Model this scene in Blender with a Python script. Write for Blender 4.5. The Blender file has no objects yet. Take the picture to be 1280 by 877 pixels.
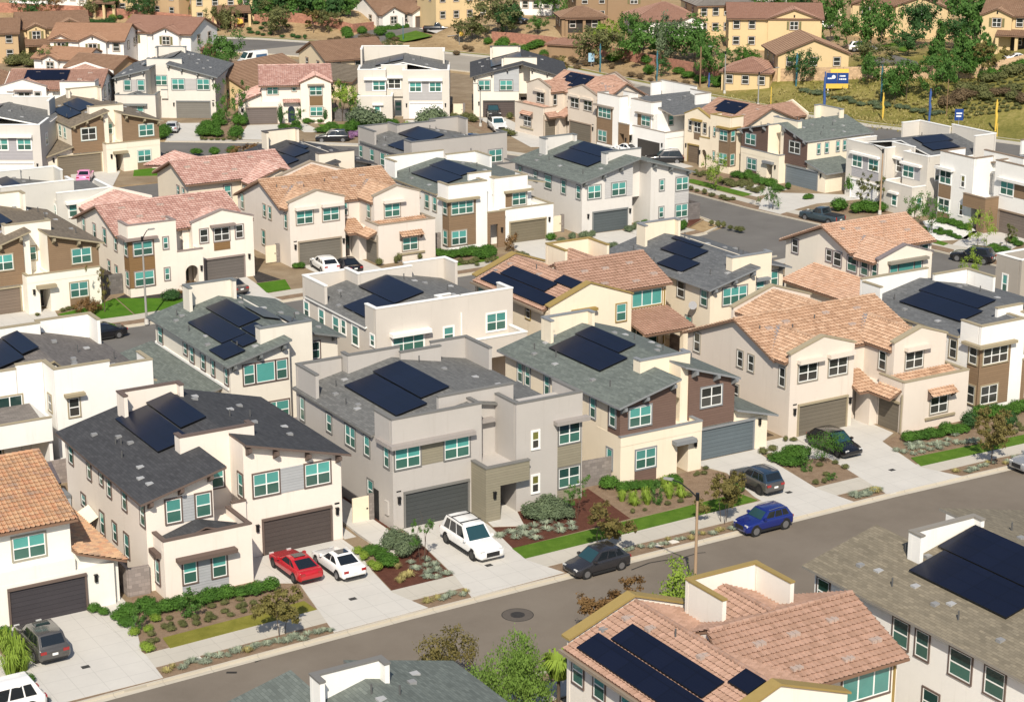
# A hillside tract of two-storey stucco houses seen from the air.  World: +X runs along the near street,
# +Y away from it, metres.  Everything is placed on real ground coordinates.
import bpy, bmesh, math, random
from mathutils import Vector, Matrix, noise
rnd = random.Random(7)
SC = bpy.context.scene
COL = SC.collection
D2 = bpy.data
# ------------------------------------------------------------------ camera, light, sky
PITCH = math.radians(16.546); YAW = math.radians(31.158)
cam = D2.objects.new('camera', D2.cameras.new('camera')); COL.objects.link(cam)
cam.location = (0, 0, 50); cam.rotation_euler = (math.pi/2 - PITCH, 0, -YAW)
cam.data.sensor_width = 36; cam.data.lens = 36*2469/1280
cam.data.clip_start = 1; cam.data.clip_end = 5000
SC.camera = cam
SUN_EL = math.radians(43); SUN_AZ = YAW + math.radians(1.5)     # shadows run away from the camera
sl = D2.lights.new('sun', 'SUN'); sl.energy = 4.8; sl.angle = math.radians(.53); sl.color = (1, .92, .79)
so = D2.objects.new('sun', sl); COL.objects.link(so)
sd = Vector((math.sin(SUN_AZ)*math.cos(SUN_EL), math.cos(SUN_AZ)*math.cos(SUN_EL), -math.sin(SUN_EL)))
so.rotation_euler = sd.to_track_quat('-Z', 'Y').to_euler(); so.location = (-200, -300, 300)
W = D2.worlds.new('World'); SC.world = W; W.use_nodes = True
nt = W.node_tree; bg = nt.nodes['Background']
sky = nt.nodes.new('ShaderNodeTexSky'); sky.sky_type = 'NISHITA'; sky.sun_disc = False
sky.sun_elevation = SUN_EL; sky.sun_rotation = SUN_AZ + math.pi
nt.links.new(sky.outputs[0], bg.inputs[0]); bg.inputs[1].default_value = .10
SC.view_settings.view_transform = 'Standard'; SC.view_settings.look = 'None'
SC.view_settings.exposure = .2; SC.view_settings.gamma = 1
SC.render.engine = 'CYCLES'; SC.cycles.max_bounces = 5; SC.cycles.diffuse_bounces = 3
SC.cycles.glossy_bounces = 2; SC.cycles.transmission_bounces = 2; SC.cycles.transparent_max_bounces = 4
# ------------------------------------------------------------------ materials
MATS = {}
def nodes(name):
    m = D2.materials.new(name); m.use_nodes = True
    t = m.node_tree; b = t.nodes['Principled BSDF']
    return m, t, b
def N(t, kind, **kw):
    n = t.nodes.new('ShaderNode'+kind)
    for k, v in kw.items():
        if k.startswith('i_'):
            n.inputs[int(k[2:]) if k[2:].isdigit() else k[2:].replace('_', ' ')].default_value = v
        else: setattr(n, k, v)
    return n
def rgb(c): return (c[0], c[1], c[2], 1)
def mixc(t, fac, a, b, mode='MIX'):
    n = t.nodes.new('ShaderNodeMix'); n.data_type = 'RGBA'; n.blend_type = mode
    for s, v in ((0, fac), (6, a), (7, b)):
        if hasattr(v, 'links'): t.links.new(v, n.inputs[s])
        else: n.inputs[s].default_value = v if s == 0 else rgb(v)
    return n.outputs[2]
def mth(t, op, a, b=0., c=None):
    n = t.nodes.new('ShaderNodeMath'); n.operation = op
    for i, v in enumerate((a, b, c)):
        if v is None: continue
        if hasattr(v, 'links'): t.links.new(v, n.inputs[i])
        else: n.inputs[i].default_value = v
    return n.outputs[0]
def ramp(t, fac, *stops):
    n = t.nodes.new('ShaderNodeValToRGB'); e = n.color_ramp.elements
    while len(e) < len(stops): e.new(.5)
    for k, (p, c) in zip(e, stops): k.position = p; k.color = rgb(c)
    t.links.new(fac, n.inputs[0]); return n.outputs[0]
def noi(t, vec, scale, detail=3, rough=.6):
    n = N(t, 'TexNoise', i_Scale=scale, i_Detail=detail, i_Roughness=rough)
    if vec is not None: t.links.new(vec, n.inputs['Vector'])
    return n.outputs['Fac']
def bump(t, b, h, strength, dist):
    n = N(t, 'Bump', i_Strength=strength, i_Distance=dist); t.links.new(h, n.inputs['Height'])
    t.links.new(n.outputs[0], b.inputs['Normal'])
def coord(t, kind='Object'): return t.nodes.new('ShaderNodeTexCoord').outputs[kind]
def pos(t): return t.nodes.new('ShaderNodeNewGeometry').outputs['Position']
def sca(c, k): return tuple(min(.95, x*k) for x in c)
def M_plain(name, c, rough=.6, var=.08, scale=3, metal=0, spec=.3, nb=0):
    if name in MATS: return MATS[name]
    m, t, b = nodes(name); p = pos(t)
    f = noi(t, p, scale, 4)
    t.links.new(mixc(t, f, sca(c, 1-var*1.6), sca(c, 1+var*1.6)), b.inputs['Base Color'])
    b.inputs['Roughness'].default_value = rough; b.inputs['Metallic'].default_value = metal
    b.inputs['Specular IOR Level'].default_value = spec
    if nb: bump(t, b, noi(t, p, scale*8, 3), nb, .02)
    MATS[name] = m; return m
def M_stucco(c):
    k = 'stucco_%02d_%02d_%02d' % tuple(int(x*99) for x in c)
    if k in MATS: return MATS[k]
    m, t, b = nodes(k); p = pos(t)
    a = noi(t, p, .35, 5, .65); f = noi(t, p, 2.2, 4, .7)
    mp = N(t, 'Mapping'); mp.inputs['Scale'].default_value = (1.6, 1.6, .12); t.links.new(p, mp.inputs[0])
    st = noi(t, mp.outputs[0], 1.3, 4, .7)
    c1 = mixc(t, a, sca(c, .90), sca(c, 1.08)); c2 = mixc(t, mth(t, 'MULTIPLY', f, .22), c1, sca(c, .80))
    stain = mth(t, 'MULTIPLY', mth(t, 'SUBTRACT', st, .56), 1.6)
    n = N(t, 'Math', operation='MAXIMUM'); t.links.new(stain, n.inputs[0]); n.inputs[1].default_value = 0
    c3 = mixc(t, n.outputs[0], c2, sca((c[0], c[1]*.96, c[2]*.9), .72))
    t.links.new(c3, b.inputs['Base Color']); b.inputs['Roughness'].default_value = .92
    b.inputs['Specular IOR Level'].default_value = .12
    bump(t, b, noi(t, p, 9, 3, .7), .22, .03)
    MATS[k] = m; return m
def M_siding(c, pitch=.19):
    k = 'siding_%02d_%02d_%02d_%02d' % (*[int(x*99) for x in c], int(pitch*100))
    if k in MATS: return MATS[k]
    m, t, b = nodes(k); p = pos(t)
    sx = N(t, 'SeparateXYZ'); t.links.new(p, sx.inputs[0])
    fr = mth(t, 'FRACT', mth(t, 'DIVIDE', sx.outputs[2], pitch))
    row = mth(t, 'FLOOR', mth(t, 'DIVIDE', sx.outputs[2], pitch))
    wn = N(t, 'TexWhiteNoise', noise_dimensions='1D'); t.links.new(row, wn.inputs['W'])
    gap = mth(t, 'LESS_THAN', fr, .1)
    f = noi(t, p, 1.5, 4)
    c1 = mixc(t, f, sca(c, .88), sca(c, 1.1)); c1 = mixc(t, mth(t, 'MULTIPLY', wn.outputs[0], .35), c1, sca(c, .82))
    t.links.new(mixc(t, mth(t, 'MULTIPLY', gap, .5), c1, sca(c, .5)), b.inputs['Base Color'])
    b.inputs['Roughness'].default_value = .75; b.inputs['Specular IOR Level'].default_value = .2
    bump(t, b, mth(t, 'SUBTRACT', 1., fr), .5, .03)
    MATS[k] = m; return m
def M_shingle(c, key):
    k = 'shingle_'+key
    if k in MATS: return MATS[k]
    m, t, b = nodes(k); uv = coord(t, 'UV')
    br = N(t, 'TexBrick', offset=.5, i_Scale=1.0); t.links.new(uv, br.inputs[0])
    for nm, v in (('Mortar Size', .012), ('Mortar Smooth', .2), ('Bias', 0.), ('Brick Width', .42), ('Row Height', .19)): br.inputs[nm].default_value = v
    br.inputs[1].default_value = rgb(sca(c, .70)); br.inputs[2].default_value = rgb(sca(c, 1.28)); br.inputs[3].default_value = rgb(sca(c, .45))
    b2 = N(t, 'TexBrick', offset=.35, i_Scale=1.0); t.links.new(uv, b2.inputs[0])
    for nm, v in (('Mortar Size', .0), ('Brick Width', 1.1), ('Row Height', .19)): b2.inputs[nm].default_value = v
    b2.inputs[1].default_value = rgb((.62, .62, .62)); b2.inputs[2].default_value = rgb((1.1, 1.08, 1.04))
    p = pos(t); f = noi(t, p, .5, 4, .7)
    c1 = mixc(t, .55, br.outputs[0], b2.outputs[0], 'MULTIPLY')
    c2 = mixc(t, f, sca(c, .75), sca(c, 1.2)); c3 = mixc(t, .4, c1, c2)
    t.links.new(c3, b.inputs['Base Color']); b.inputs['Roughness'].default_value = .9; b.inputs['Specular IOR Level'].default_value = .25
    bump(t, b, br.outputs['Fac'], -.35, .02)
    MATS[k] = m; return m
def M_tile(cols, key):
    k = 'roof_tile_'+key
    if k in MATS: return MATS[k]
    m, t, b = nodes(k); uv = coord(t, 'UV')
    fl = N(t, 'VectorMath', operation='FLOOR'); t.links.new(uv, fl.inputs[0])
    wn = N(t, 'TexWhiteNoise', noise_dimensions='2D'); t.links.new(fl.outputs[0], wn.inputs['Vector'])
    p = pos(t); blot = noi(t, p, .28, 3)
    v = mth(t, 'ADD', mth(t, 'MULTIPLY', wn.outputs[0], .6), mth(t, 'MULTIPLY', blot, .4)); v = mth(t, 'SUBTRACT', v, .0)
    n = len(cols); cr = ramp(t, v, *[(i/(n-1)*.96+.02, c) for i, c in enumerate(cols)])
    f = noi(t, p, 6, 3)
    t.links.new(mixc(t, mth(t, 'MULTIPLY', f, .4), cr, sca(cols[n//2], .62)), b.inputs['Base Color'])
    b.inputs['Roughness'].default_value = .85; b.inputs['Specular IOR Level'].default_value = .25
    MATS[k] = m; return m
def M_glass(key, c, blind=.12):
    k = 'window_glass_'+key
    if k in MATS: return MATS[k]
    m, t, b = nodes(k); p = pos(t)
    oi = t.nodes.new('ShaderNodeObjectInfo').outputs['Random']
    sx = N(t, 'SeparateXYZ'); t.links.new(p, sx.inputs[0])
    fr = mth(t, 'FRACT', mth(t, 'MULTIPLY', sx.outputs[2], 15.))
    sl_ = mth(t, 'MULTIPLY', mth(t, 'LESS_THAN', fr, .35), blind)
    f = noi(t, p, .9, 2)  # broad noise paints soft reflection tones into the glass colour
    c0 = mixc(t, oi, (c[0]*.45+.015, c[1]*.40+.01, c[2]*.40+.01), sca(c, 1.12)); c1 = mixc(t, f, sca(c, .7), c0)
    t.links.new(mixc(t, sl_, c1, sca(c, .35)), b.inputs['Base Color'])
    b.inputs['Roughness'].default_value = .08; b.inputs['Specular IOR Level'].default_value = .65
    MATS[k] = m; return m
def M_solar():
    k = 'solar_cells'
    if k in MATS: return MATS[k]
    m, t, b = nodes(k); uv = coord(t, 'UV')
    br = N(t, 'TexBrick', offset=0., i_Scale=1.0); t.links.new(uv, br.inputs[0])
    for nm, v in (('Mortar Size', .022), ('Brick Width', 1.05), ('Row Height', 1.75)): br.inputs[nm].default_value = v
    br.inputs[1].default_value = rgb((.005, .0075, .020)); br.inputs[2].default_value = rgb((.0065, .0095, .025)); br.inputs[3].default_value = rgb((.003, .004, .009))
    b2 = N(t, 'TexBrick', offset=0., i_Scale=1.0); t.links.new(uv, b2.inputs[0])
    for nm, v in (('Mortar Size', .006), ('Brick Width', .175), ('Row Height', .175)): b2.inputs[nm].default_value = v
    b2.inputs[1].default_value = b2.inputs[2].default_value = rgb((1, 1, 1)); b2.inputs[3].default_value = rgb((2.2, 1.8, 1.4))
    f = noi(t, pos(t), .6, 3)
    c = mixc(t, .6, br.outputs[0], b2.outputs[0], 'MULTIPLY'); c = mixc(t, mth(t, 'MULTIPLY', f, .5), c, (.010, .012, .022))
    t.links.new(c, b.inputs['Base Color']); b.inputs['Roughness'].default_value = .3
    b.inputs['Specular IOR Level'].default_value = .2
    MATS[k] = m; return m
def M_ground(key, stops, scale=.6, fine=14, nb=.4, rough=.95, mixfine=.35):
    if key in MATS: return MATS[key]
    m, t, b = nodes(key); p = pos(t)
    a = noi(t, p, scale, 6, .62); f = noi(t, p, fine, 4, .75)
    v = mth(t, 'ADD', mth(t, 'MULTIPLY', a, 1-mixfine), mth(t, 'MULTIPLY', f, mixfine))
    v = mth(t, 'ADD', mth(t, 'MULTIPLY', mth(t, 'SUBTRACT', v, .5), 1.9), .5)
    t.links.new(ramp(t, v, *stops), b.inputs['Base Color'])
    b.inputs['Roughness'].default_value = rough; b.inputs['Specular IOR Level'].default_value = .15
    if nb: bump(t, b, f, nb, .05)
    MATS[key] = m; return m
def M_concrete(key, c, joint=1.5):
    if key in MATS: return MATS[key]
    m, t, b = nodes(key); p = pos(t)
    a = noi(t, p, .3, 6, .65); f = noi(t, p, 3, 5, .75)
    cc = mixc(t, a, sca(c, .84), sca(c, 1.12)); cc = mixc(t, mth(t, 'MULTIPLY', f, .3), cc, sca(c, .74))
    sx = N(t, 'SeparateXYZ'); t.links.new(p, sx.inputs[0])
    j = None
    for i in (0, 1):
        q = mth(t, 'LESS_THAN', mth(t, 'FRACT', mth(t, 'DIVIDE', sx.outputs[i], joint if i == 0 else joint*1.02)), .02)
        j = q if j is None else mth(t, 'MAXIMUM', j, q)
    wn = noi(t, p, 1.1, 5, .8)
    sp = mth(t, 'MULTIPLY', mth(t, 'MAXIMUM', mth(t, 'SUBTRACT', wn, .6), 0.), 1.5)
    cc = mixc(t, sp, cc, sca(c, .55))
    t.links.new(mixc(t, mth(t, 'MULTIPLY', j, .38), cc, sca(c, .45)), b.inputs['Base Color'])
    b.inputs['Roughness'].default_value = .9; b.inputs['Specular IOR Level'].default_value = .15
    MATS[key] = m; return m
def M_block(c=(.26, .22, .20), key='wall_block'):
    if key in MATS: return MATS[key]
    m, t, b = nodes(key); uv = coord(t, 'UV')
    br = N(t, 'TexBrick', offset=.5, i_Scale=1.0); t.links.new(uv, br.inputs[0])
    for nm, v in (('Mortar Size', .01), ('Brick Width', .4), ('Row Height', .2)): br.inputs[nm].default_value = v
    br.inputs[1].default_value = rgb(sca(c, .75)); br.inputs[2].default_value = rgb(sca(c, 1.3)); br.inputs[3].default_value = rgb(sca(c, .7))
    f = noi(t, pos(t), 1.2, 4)
    t.links.new(mixc(t, mth(t, 'MULTIPLY', f, .5), br.outputs[0], sca(c, 1.0)), b.inputs['Base Color'])
    b.inputs['Roughness'].default_value = .95; bump(t, b, br.outputs['Fac'], -.4, .02)
    MATS[key] = m; return m
def M_leaf(key, c1, c2, c3=None):
    k = 'leaf_'+key
    if k in MATS: return MATS[k]
    m, t, b = nodes(k); p = pos(t)
    f = noi(t, p, 1.3, 4, .7); f = mth(t, 'ADD', mth(t, 'MULTIPLY', mth(t, 'SUBTRACT', f, .5), 2.2), .5)
    oi = t.nodes.new('ShaderNodeObjectInfo').outputs['Random']
    c = mixc(t, f, c1, c2)
    if c3: c = mixc(t, mth(t, 'MULTIPLY', noi(t, p, 9, 2), .55), c, c3)
    c = mixc(t, mth(t, 'MULTIPLY', oi, .35), c, sca(c2, 1.25))
    t.links.new(c, b.inputs['Base Color']); b.inputs['Roughness'].default_value = .7; b.inputs['Specular IOR Level'].default_value = .2
    tr = t.nodes.new('ShaderNodeBsdfTranslucent'); t.links.new(c, tr.inputs[0])
    mx = t.nodes.new('ShaderNodeMixShader'); mx.inputs[0].default_value = .28
    t.links.new(b.outputs[0], mx.inputs[1]); t.links.new(tr.outputs[0], mx.inputs[2])
    t.links.new(mx.outputs[0], t.nodes['Material Output'].inputs[0])
    MATS[k] = m; return m
def M_paint(key, c, rough=.25, metal=.0, coat=.8):
    k = 'paint_'+key
    if k in MATS: return MATS[k]
    m, t, b = nodes(k)
    f = noi(t, pos(t), 2.5, 3)
    t.links.new(mixc(t, f, sca(c, .9), sca(c, 1.1)), b.inputs['Base Color']); b.inputs['Roughness'].default_value = rough
    b.inputs['Metallic'].default_value = metal; b.inputs['Coat Weight'].default_value = coat; b.inputs['Coat Roughness'].default_value = .06
    MATS[k] = m; return m
# ------------------------------------------------------------------ mesh builder
class MB:
    def __init__(s, tf=None, flip=False): s.v = []; s.f = []; s.uv = []; s.mi = []; s.tf = tf; s.flip = flip
    def add(s, vs, fs, uvs=None, mi=0):
        o = len(s.v)
        for p in vs: s.v.append(s.tf(p) if s.tf else tuple(p))
        for i, f in enumerate(fs):
            u = uvs[i] if uvs else [(0, 0)]*len(f)
            ff = [o+k for k in f]
            if s.flip: ff = ff[::-1]; u = list(u)[::-1]
            s.f.append(ff); s.uv.append(u); s.mi.append(mi)
    def box(s, x0, x1, y0, y1, z0, z1, mi=0, bev=0):
        if x0 > x1: x0, x1 = x1, x0
        if y0 > y1: y0, y1 = y1, y0
        vs = [(x0,y0,z0),(x1,y0,z0),(x1,y1,z0),(x0,y1,z0),(x0,y0,z1),(x1,y0,z1),(x1,y1,z1),(x0,y1,z1)]
        fs = [(0,3,2,1),(4,5,6,7),(0,1,5,4),(1,2,6,5),(2,3,7,6),(3,0,4,7)]
        dx, dy, dz = x1-x0, y1-y0, z1-z0
        uv = [[(0,0)]*4, [(0,0),(dx,0),(dx,dy),(0,dy)], [(0,0),(dx,0),(dx,dz),(0,dz)], [(0,0),(dy,0),(dy,dz),(0,dz)], [(0,0),(dx,0),(dx,dz),(0,dz)], [(0,0),(dy,0),(dy,dz),(0,dz)]]
        s.add(vs, fs, uv, mi)
    def prism(s, poly, d, mi=0, mi_side=None):
        """poly: planar 3D points; extruded by vector d"""
        n = len(poly); a = [Vector(p) for p in poly]; d = Vector(d); b = [p+d for p in a]
        nr = Vector((0,0,0))
        for i in range(n): nr += a[i].cross(a[(i+1) % n])
        if nr.dot(d) < 0: a.reverse(); b.reverse()
        vs = a+b; fs = [tuple(range(n-1, -1, -1)), tuple(range(n, 2*n))]
        ms = mi if mi_side is None else mi_side
        s.add(vs, fs, None, mi)
        s.add(vs, [(i, (i+1) % n, n+(i+1) % n, n+i) for i in range(n)], None, ms)
    def tube(s, pts, r, seg=8, cap=True, mi=0):
        pts = [Vector(p) for p in pts]; rr = r if isinstance(r, (list, tuple)) else [r]*len(pts)
        vs = []; fs = []; m = len(pts)
        for i, p in enumerate(pts):
            t = (pts[min(i+1, m-1)]-pts[max(i-1, 0)]).normalized()
            a = t.cross(Vector((0,0,1))) if abs(t.z) < .95 else t.cross(Vector((1,0,0)))
            a.normalize(); b = t.cross(a)
            for k in range(seg):
                q = 2*math.pi*k/seg; vs.append(p+(a*math.cos(q)+b*math.sin(q))*rr[i])
        for i in range(m-1):
            for k in range(seg):
                k2 = (k+1) % seg; fs.append((i*seg+k, (i+1)*seg+k, (i+1)*seg+k2, i*seg+k2))
        if cap: fs.append(tuple(range(seg))); fs.append(tuple((m-1)*seg+k for k in range(seg-1, -1, -1)))
        s.add(vs, fs, None, mi)
    def mesh(s, name, mats):
        me = D2.meshes.new(name); me.from_pydata([tuple(v) for v in s.v], [], s.f)
        ul = me.uv_layers.new(name='UVMap'); flat = []
        for u in s.uv:
            for q in u: flat += [q[0], q[1]]
        ul.data.foreach_set('uv', flat)
        me.polygons.foreach_set('material_index', s.mi)
        for m in (mats if isinstance(mats, (list, tuple)) else [mats]): me.materials.append(m)
        me.update(); return me
    def obj(s, name, mats, parent=None, **kw):
        return link(name, s.mesh(name, mats), parent, **kw)
def link(name, me, parent=None, loc=None, rz=0, label=None):
    o = D2.objects.new(name, me); COL.objects.link(o)
    if parent: o.parent = parent
    if loc: o.location = loc
    if rz: o.rotation_euler = (0, 0, rz)
    if label: o['label'] = label
    return o
def tag(o, label, cat, group=None, kind=None):
    if label: o['label'] = label
    if cat: o['category'] = cat
    if group: o['group'] = group
    if kind: o['kind'] = kind
    return o
def empty(name, loc=(0,0,0), rz=0):
    o = D2.objects.new(name, None); COL.objects.link(o); o.location = loc; o.rotation_euler = (0,0,rz); o.empty_display_size = .3
    return o
def copy_tree(o, parent=None):
    c = o.copy(); COL.objects.link(c)
    if parent: c.parent = parent
    for ch in list(KIDS.get(o.name, o.children)): copy_tree(ch, c)
    return c
KIDS = {}
# ------------------------------------------------------------------ roofs
def frame_of(poly):
    """horizontal dir, up-slope dir, normal of a planar polygon"""
    a = [Vector(p) for p in poly]; n = Vector((0,0,0))
    for i in range(len(a)): n += a[i].cross(a[(i+1) % len(a)])
    n.normalize()
    if n.z < 0: n = -n
    if n.z > .9999: e = Vector((1,0,0))
    else: e = Vector((0,0,1)).cross(n).normalized()
    return e, n.cross(e).normalized(), n
def slab(mb, poly, t=.16, mi=0, ms=1):
    e, s, n = frame_of(poly); a = [Vector(p) for p in poly]
    nr = Vector((0,0,0))
    for i in range(len(a)): nr += a[i].cross(a[(i+1) % len(a)])
    if nr.z < 0: a.reverse()
    m = len(a); b = [p-Vector((0,0,t)) for p in a]
    mb.add(a, [tuple(range(m))], [[(p.dot(e), p.dot(s)) for p in a]], mi)
    vs = a+b
    mb.add(vs, [tuple(range(2*m-1, m-1, -1))]+[(i, m+i, m+(i+1) % m, (i+1) % m) for i in range(m)], None, ms)
TW, TE = .31, .37
def tiles(mb, poly, mi=0, k=6):
    """barrel tile relief over a convex planar polygon"""
    e, s, n = frame_of(poly); a = [Vector(p) for p in poly]; o = a[0]
    us = [(p-o).dot(e) for p in a]; vs = [(p-o).dot(s) for p in a]
    c0, c1 = math.floor(min(us)/TW)-1, math.ceil(max(us)/TW)+1; r0, r1 = math.floor(min(vs)/TE)-1, math.ceil(max(vs)/TE)+1
    bm = bmesh.new(); uvl = bm.loops.layers.uv.new('UVMap'); nx = (c1-c0)*k
    def wave(i):
        ph = (i % k)/k; return .075*max(0, math.sin(2*math.pi*ph))+.02*math.sin(4*math.pi*ph)
    rows = []
    for r in range(r0, r1):
        lo, hi, nxt = [], [], []
        for i in range(nx+1):
            x = (c0+i/k)*TW; w = wave(i)
            lo.append(bm.verts.new(o+e*x+s*(r*TE-.03)+n*(w+.085))); hi.append(bm.verts.new(o+e*x+s*((r+1)*TE)+n*(w+.0)))
        for i in range(nx):
            f = bm.faces.new((lo[i], lo[i+1], hi[i+1], hi[i])); cc = (c0+(i+.5)/k)
            for L, q in zip(f.loops, (.15, .15, .85, .85)): L[uvl].uv = (math.floor(cc)+.5, r+q)
            f.smooth = True
        rows.append((lo, hi))
    for (lo, hi), (l2, h2) in zip(rows, rows[1:]):
        for i in range(nx):
            f = bm.faces.new((hi[i], hi[i+1], l2[i+1], l2[i]))
            for L in f.loops: L[uvl].uv = (999.5, .5)
    m = len(a); cen = sum(a, Vector((0,0,0)))/m
    for i in range(m):
        p, q = a[i], a[(i+1) % m]; no = (q-p).cross(n)
        if no.dot(cen-p) > 0: no = -no
        if no.length < 1e-6: continue
        bmesh.ops.bisect_plane(bm, geom=bm.verts[:]+bm.edges[:]+bm.faces[:], plane_co=p, plane_no=no.normalized(), clear_outer=True)
    bm.verts.index_update()
    vv = [tuple(v.co) for v in bm.verts]; ff = [[v.index for v in f.verts] for f in bm.faces]
    uu = [[tuple(L[uvl].uv) for L in f.loops] for f in bm.faces]
    mb.add(vv, ff, uu, mi); bm.free()
def ridge(mb, p, q, r=.13, mi=0):
    p, q = Vector(p), Vector(q); d = (q-p); L = d.length; n = max(1, int(L/.42)); d /= n
    up = Vector((0,0,1)); sd_ = d.cross(up).normalized(); up = sd_.cross(d).normalized()
    for i in range(n):
        a = p+d*i; b = p+d*(i+1.08); vs = []
        for c, rr in ((a, r*1.18), (b, r*.88)):
            for k in range(6):
                t = math.pi*k/5; vs.append(c+sd_*math.cos(t)*rr+up*math.sin(t)*rr)
        mb.add(vs, [(j, j+1, 7+j, 6+j) for j in range(5)]+[(5,4,3,2,1,0)], [[(i+.5, .5)]*4]*5+[[(999.5,.5)]*6], mi)
# ------------------------------------------------------------------ palette
WHITE = (.83, .81, .77); CREAM = (.80, .70, .55); PINKW = (.78, .70, .62); GREYS = (.46, .43, .40); GREIGE = (.60, .55, .49)
WARM = (.78, .72, .62); TANW = (.68, .60, .52); YELW = (.74, .56, .28); BROWNW = (.28, .19, .11); LGREY = (.55, .54, .51)
TR_BR = (.13, .095, .08); TR_GR = (.17, .165, .155); TR_TAN = (.33, .28, .19); TR_WH = (.80, .79, .76); TR_OLV = (.30, .215, .075); TR_BG = (.22, .23, .24)
S_GREY = (.36, .37, .38); S_OLV = (.25, .225, .165); S_BRN = (.155, .10, .08); S_TAN = (.23, .155, .095)
SH_DARK = M_shingle((.060, .061, .066), 'charcoal'); SH_GREY = M_shingle((.155, .155, .15), 'grey'); SH_GRN = M_shingle((.145, .165, .150), 'grey_green')
SH_TAN = M_shingle((.215, .185, .135), 'tan'); SH_BRN = M_shingle((.19, .155, .115), 'brown'); SH_MID = M_shingle((.13, .135, .14), 'mid_grey')
T_TAN = M_tile([(.24,.16,.11), (.39,.245,.16), (.48,.31,.205), (.57,.40,.28), (.43,.26,.165)], 'tan')
T_BRN = M_tile([(.28,.17,.12), (.35,.22,.16), (.41,.26,.195), (.46,.30,.225)], 'brown')
T_PINK = M_tile([(.30,.17,.145), (.43,.25,.21), (.51,.32,.27), (.62,.44,.38), (.45,.27,.23)], 'pink')
T_MULTI = M_tile([(.17,.135,.115), (.32,.22,.155), (.47,.29,.175), (.55,.36,.22), (.50,.26,.15), (.33,.24,.185), (.25,.20,.17)], 'multi')
T_FARB = M_tile([(.24,.15,.10), (.30,.19,.125), (.34,.22,.15)], 'far_brown')
T_FARR = M_tile([(.29,.165,.12), (.35,.205,.15), (.39,.235,.175)], 'far_red')
T_FARO = M_tile([(.36,.21,.13), (.42,.255,.165), (.47,.29,.19)], 'far_orange')
VINYL = M_plain('white_vinyl', (.80, .80, .77), .5, .02)
G_UP = M_glass('teal_blind', (.105, .40, .36), .22); G_LO = M_glass('green_screen', (.06, .17, .135), .3)
G_DK = M_glass('dark_upper', (.030, .040, .036), .5); G_DK2 = M_glass('dark_screen', (.070, .072, .064), .3)
G_OL = M_glass('olive_blind', (.23, .24, .06), .3); G_BL = M_glass('dark_green', (.02, .075, .068), .5)
GL = {'t': (G_UP, G_LO), 'd': (G_DK, G_DK2), 'o': (G_OL, G_DK2), 'g': (G_BL, G_LO)}
BLACK = M_plain('black_metal', (.012, .012, .013), .4, .05); METAL = M_plain('pipe_metal', (.10, .10, .10), .5, .1)
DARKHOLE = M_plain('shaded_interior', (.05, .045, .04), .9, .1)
WINC = {}
def win_meshes(w, h, n, sty, trim, gl):
    key = (round(w, 2), round(h, 2), n, sty, trim, gl)
    if key in WINC: return WINC[key]
    tr = MB(); tw = .10
    if trim:
        tr.box(-tw, w+tw, -.07, 0, h, h+tw); tr.box(-tw, w+tw, -.085, 0, -tw, 0)
        tr.box(-tw, 0, -.065, 0, 0, h); tr.box(w, w+tw, -.065, 0, 0, h)
    fr = MB(); fw = .055
    fr.box(0, w, -.05, 0, 0, fw); fr.box(0, w, -.05, 0, h-fw, h); fr.box(0, fw, -.05, 0, fw, h-fw); fr.box(w-fw, w, -.05, 0, fw, h-fw)
    for i in range(1, n): fr.box(w*i/n-.04, w*i/n+.04, -.048, 0, fw, h-fw)
    up, lo = MB(), MB()
    for i in range(n):
        a, b = w*i/n+.04, w*(i+1)/n-.04
        if sty == 'hung' or (sty == 'trip' and i != 1):
            fr.box(a, b, -.046, 0, h*.5-.035, h*.5+.035)
            up.box(a, b, -.025, 0, h*.5+.035, h-fw); lo.box(a, b, -.03, 0, fw, h*.5-.035)
        else: up.box(a, b, -.025, 0, fw, h-fw)
    r = (tr.mesh('window', M_plain('trim_%d_%d_%d' % tuple(int(c*99) for c in trim), trim, .7, .06)) if trim else None,
         fr.mesh('frame', VINYL), up.mesh('pane', GL[gl][0]), lo.mesh('screen', GL[gl][1]) if lo.v else None)
    WINC[key] = r; return r
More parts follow.
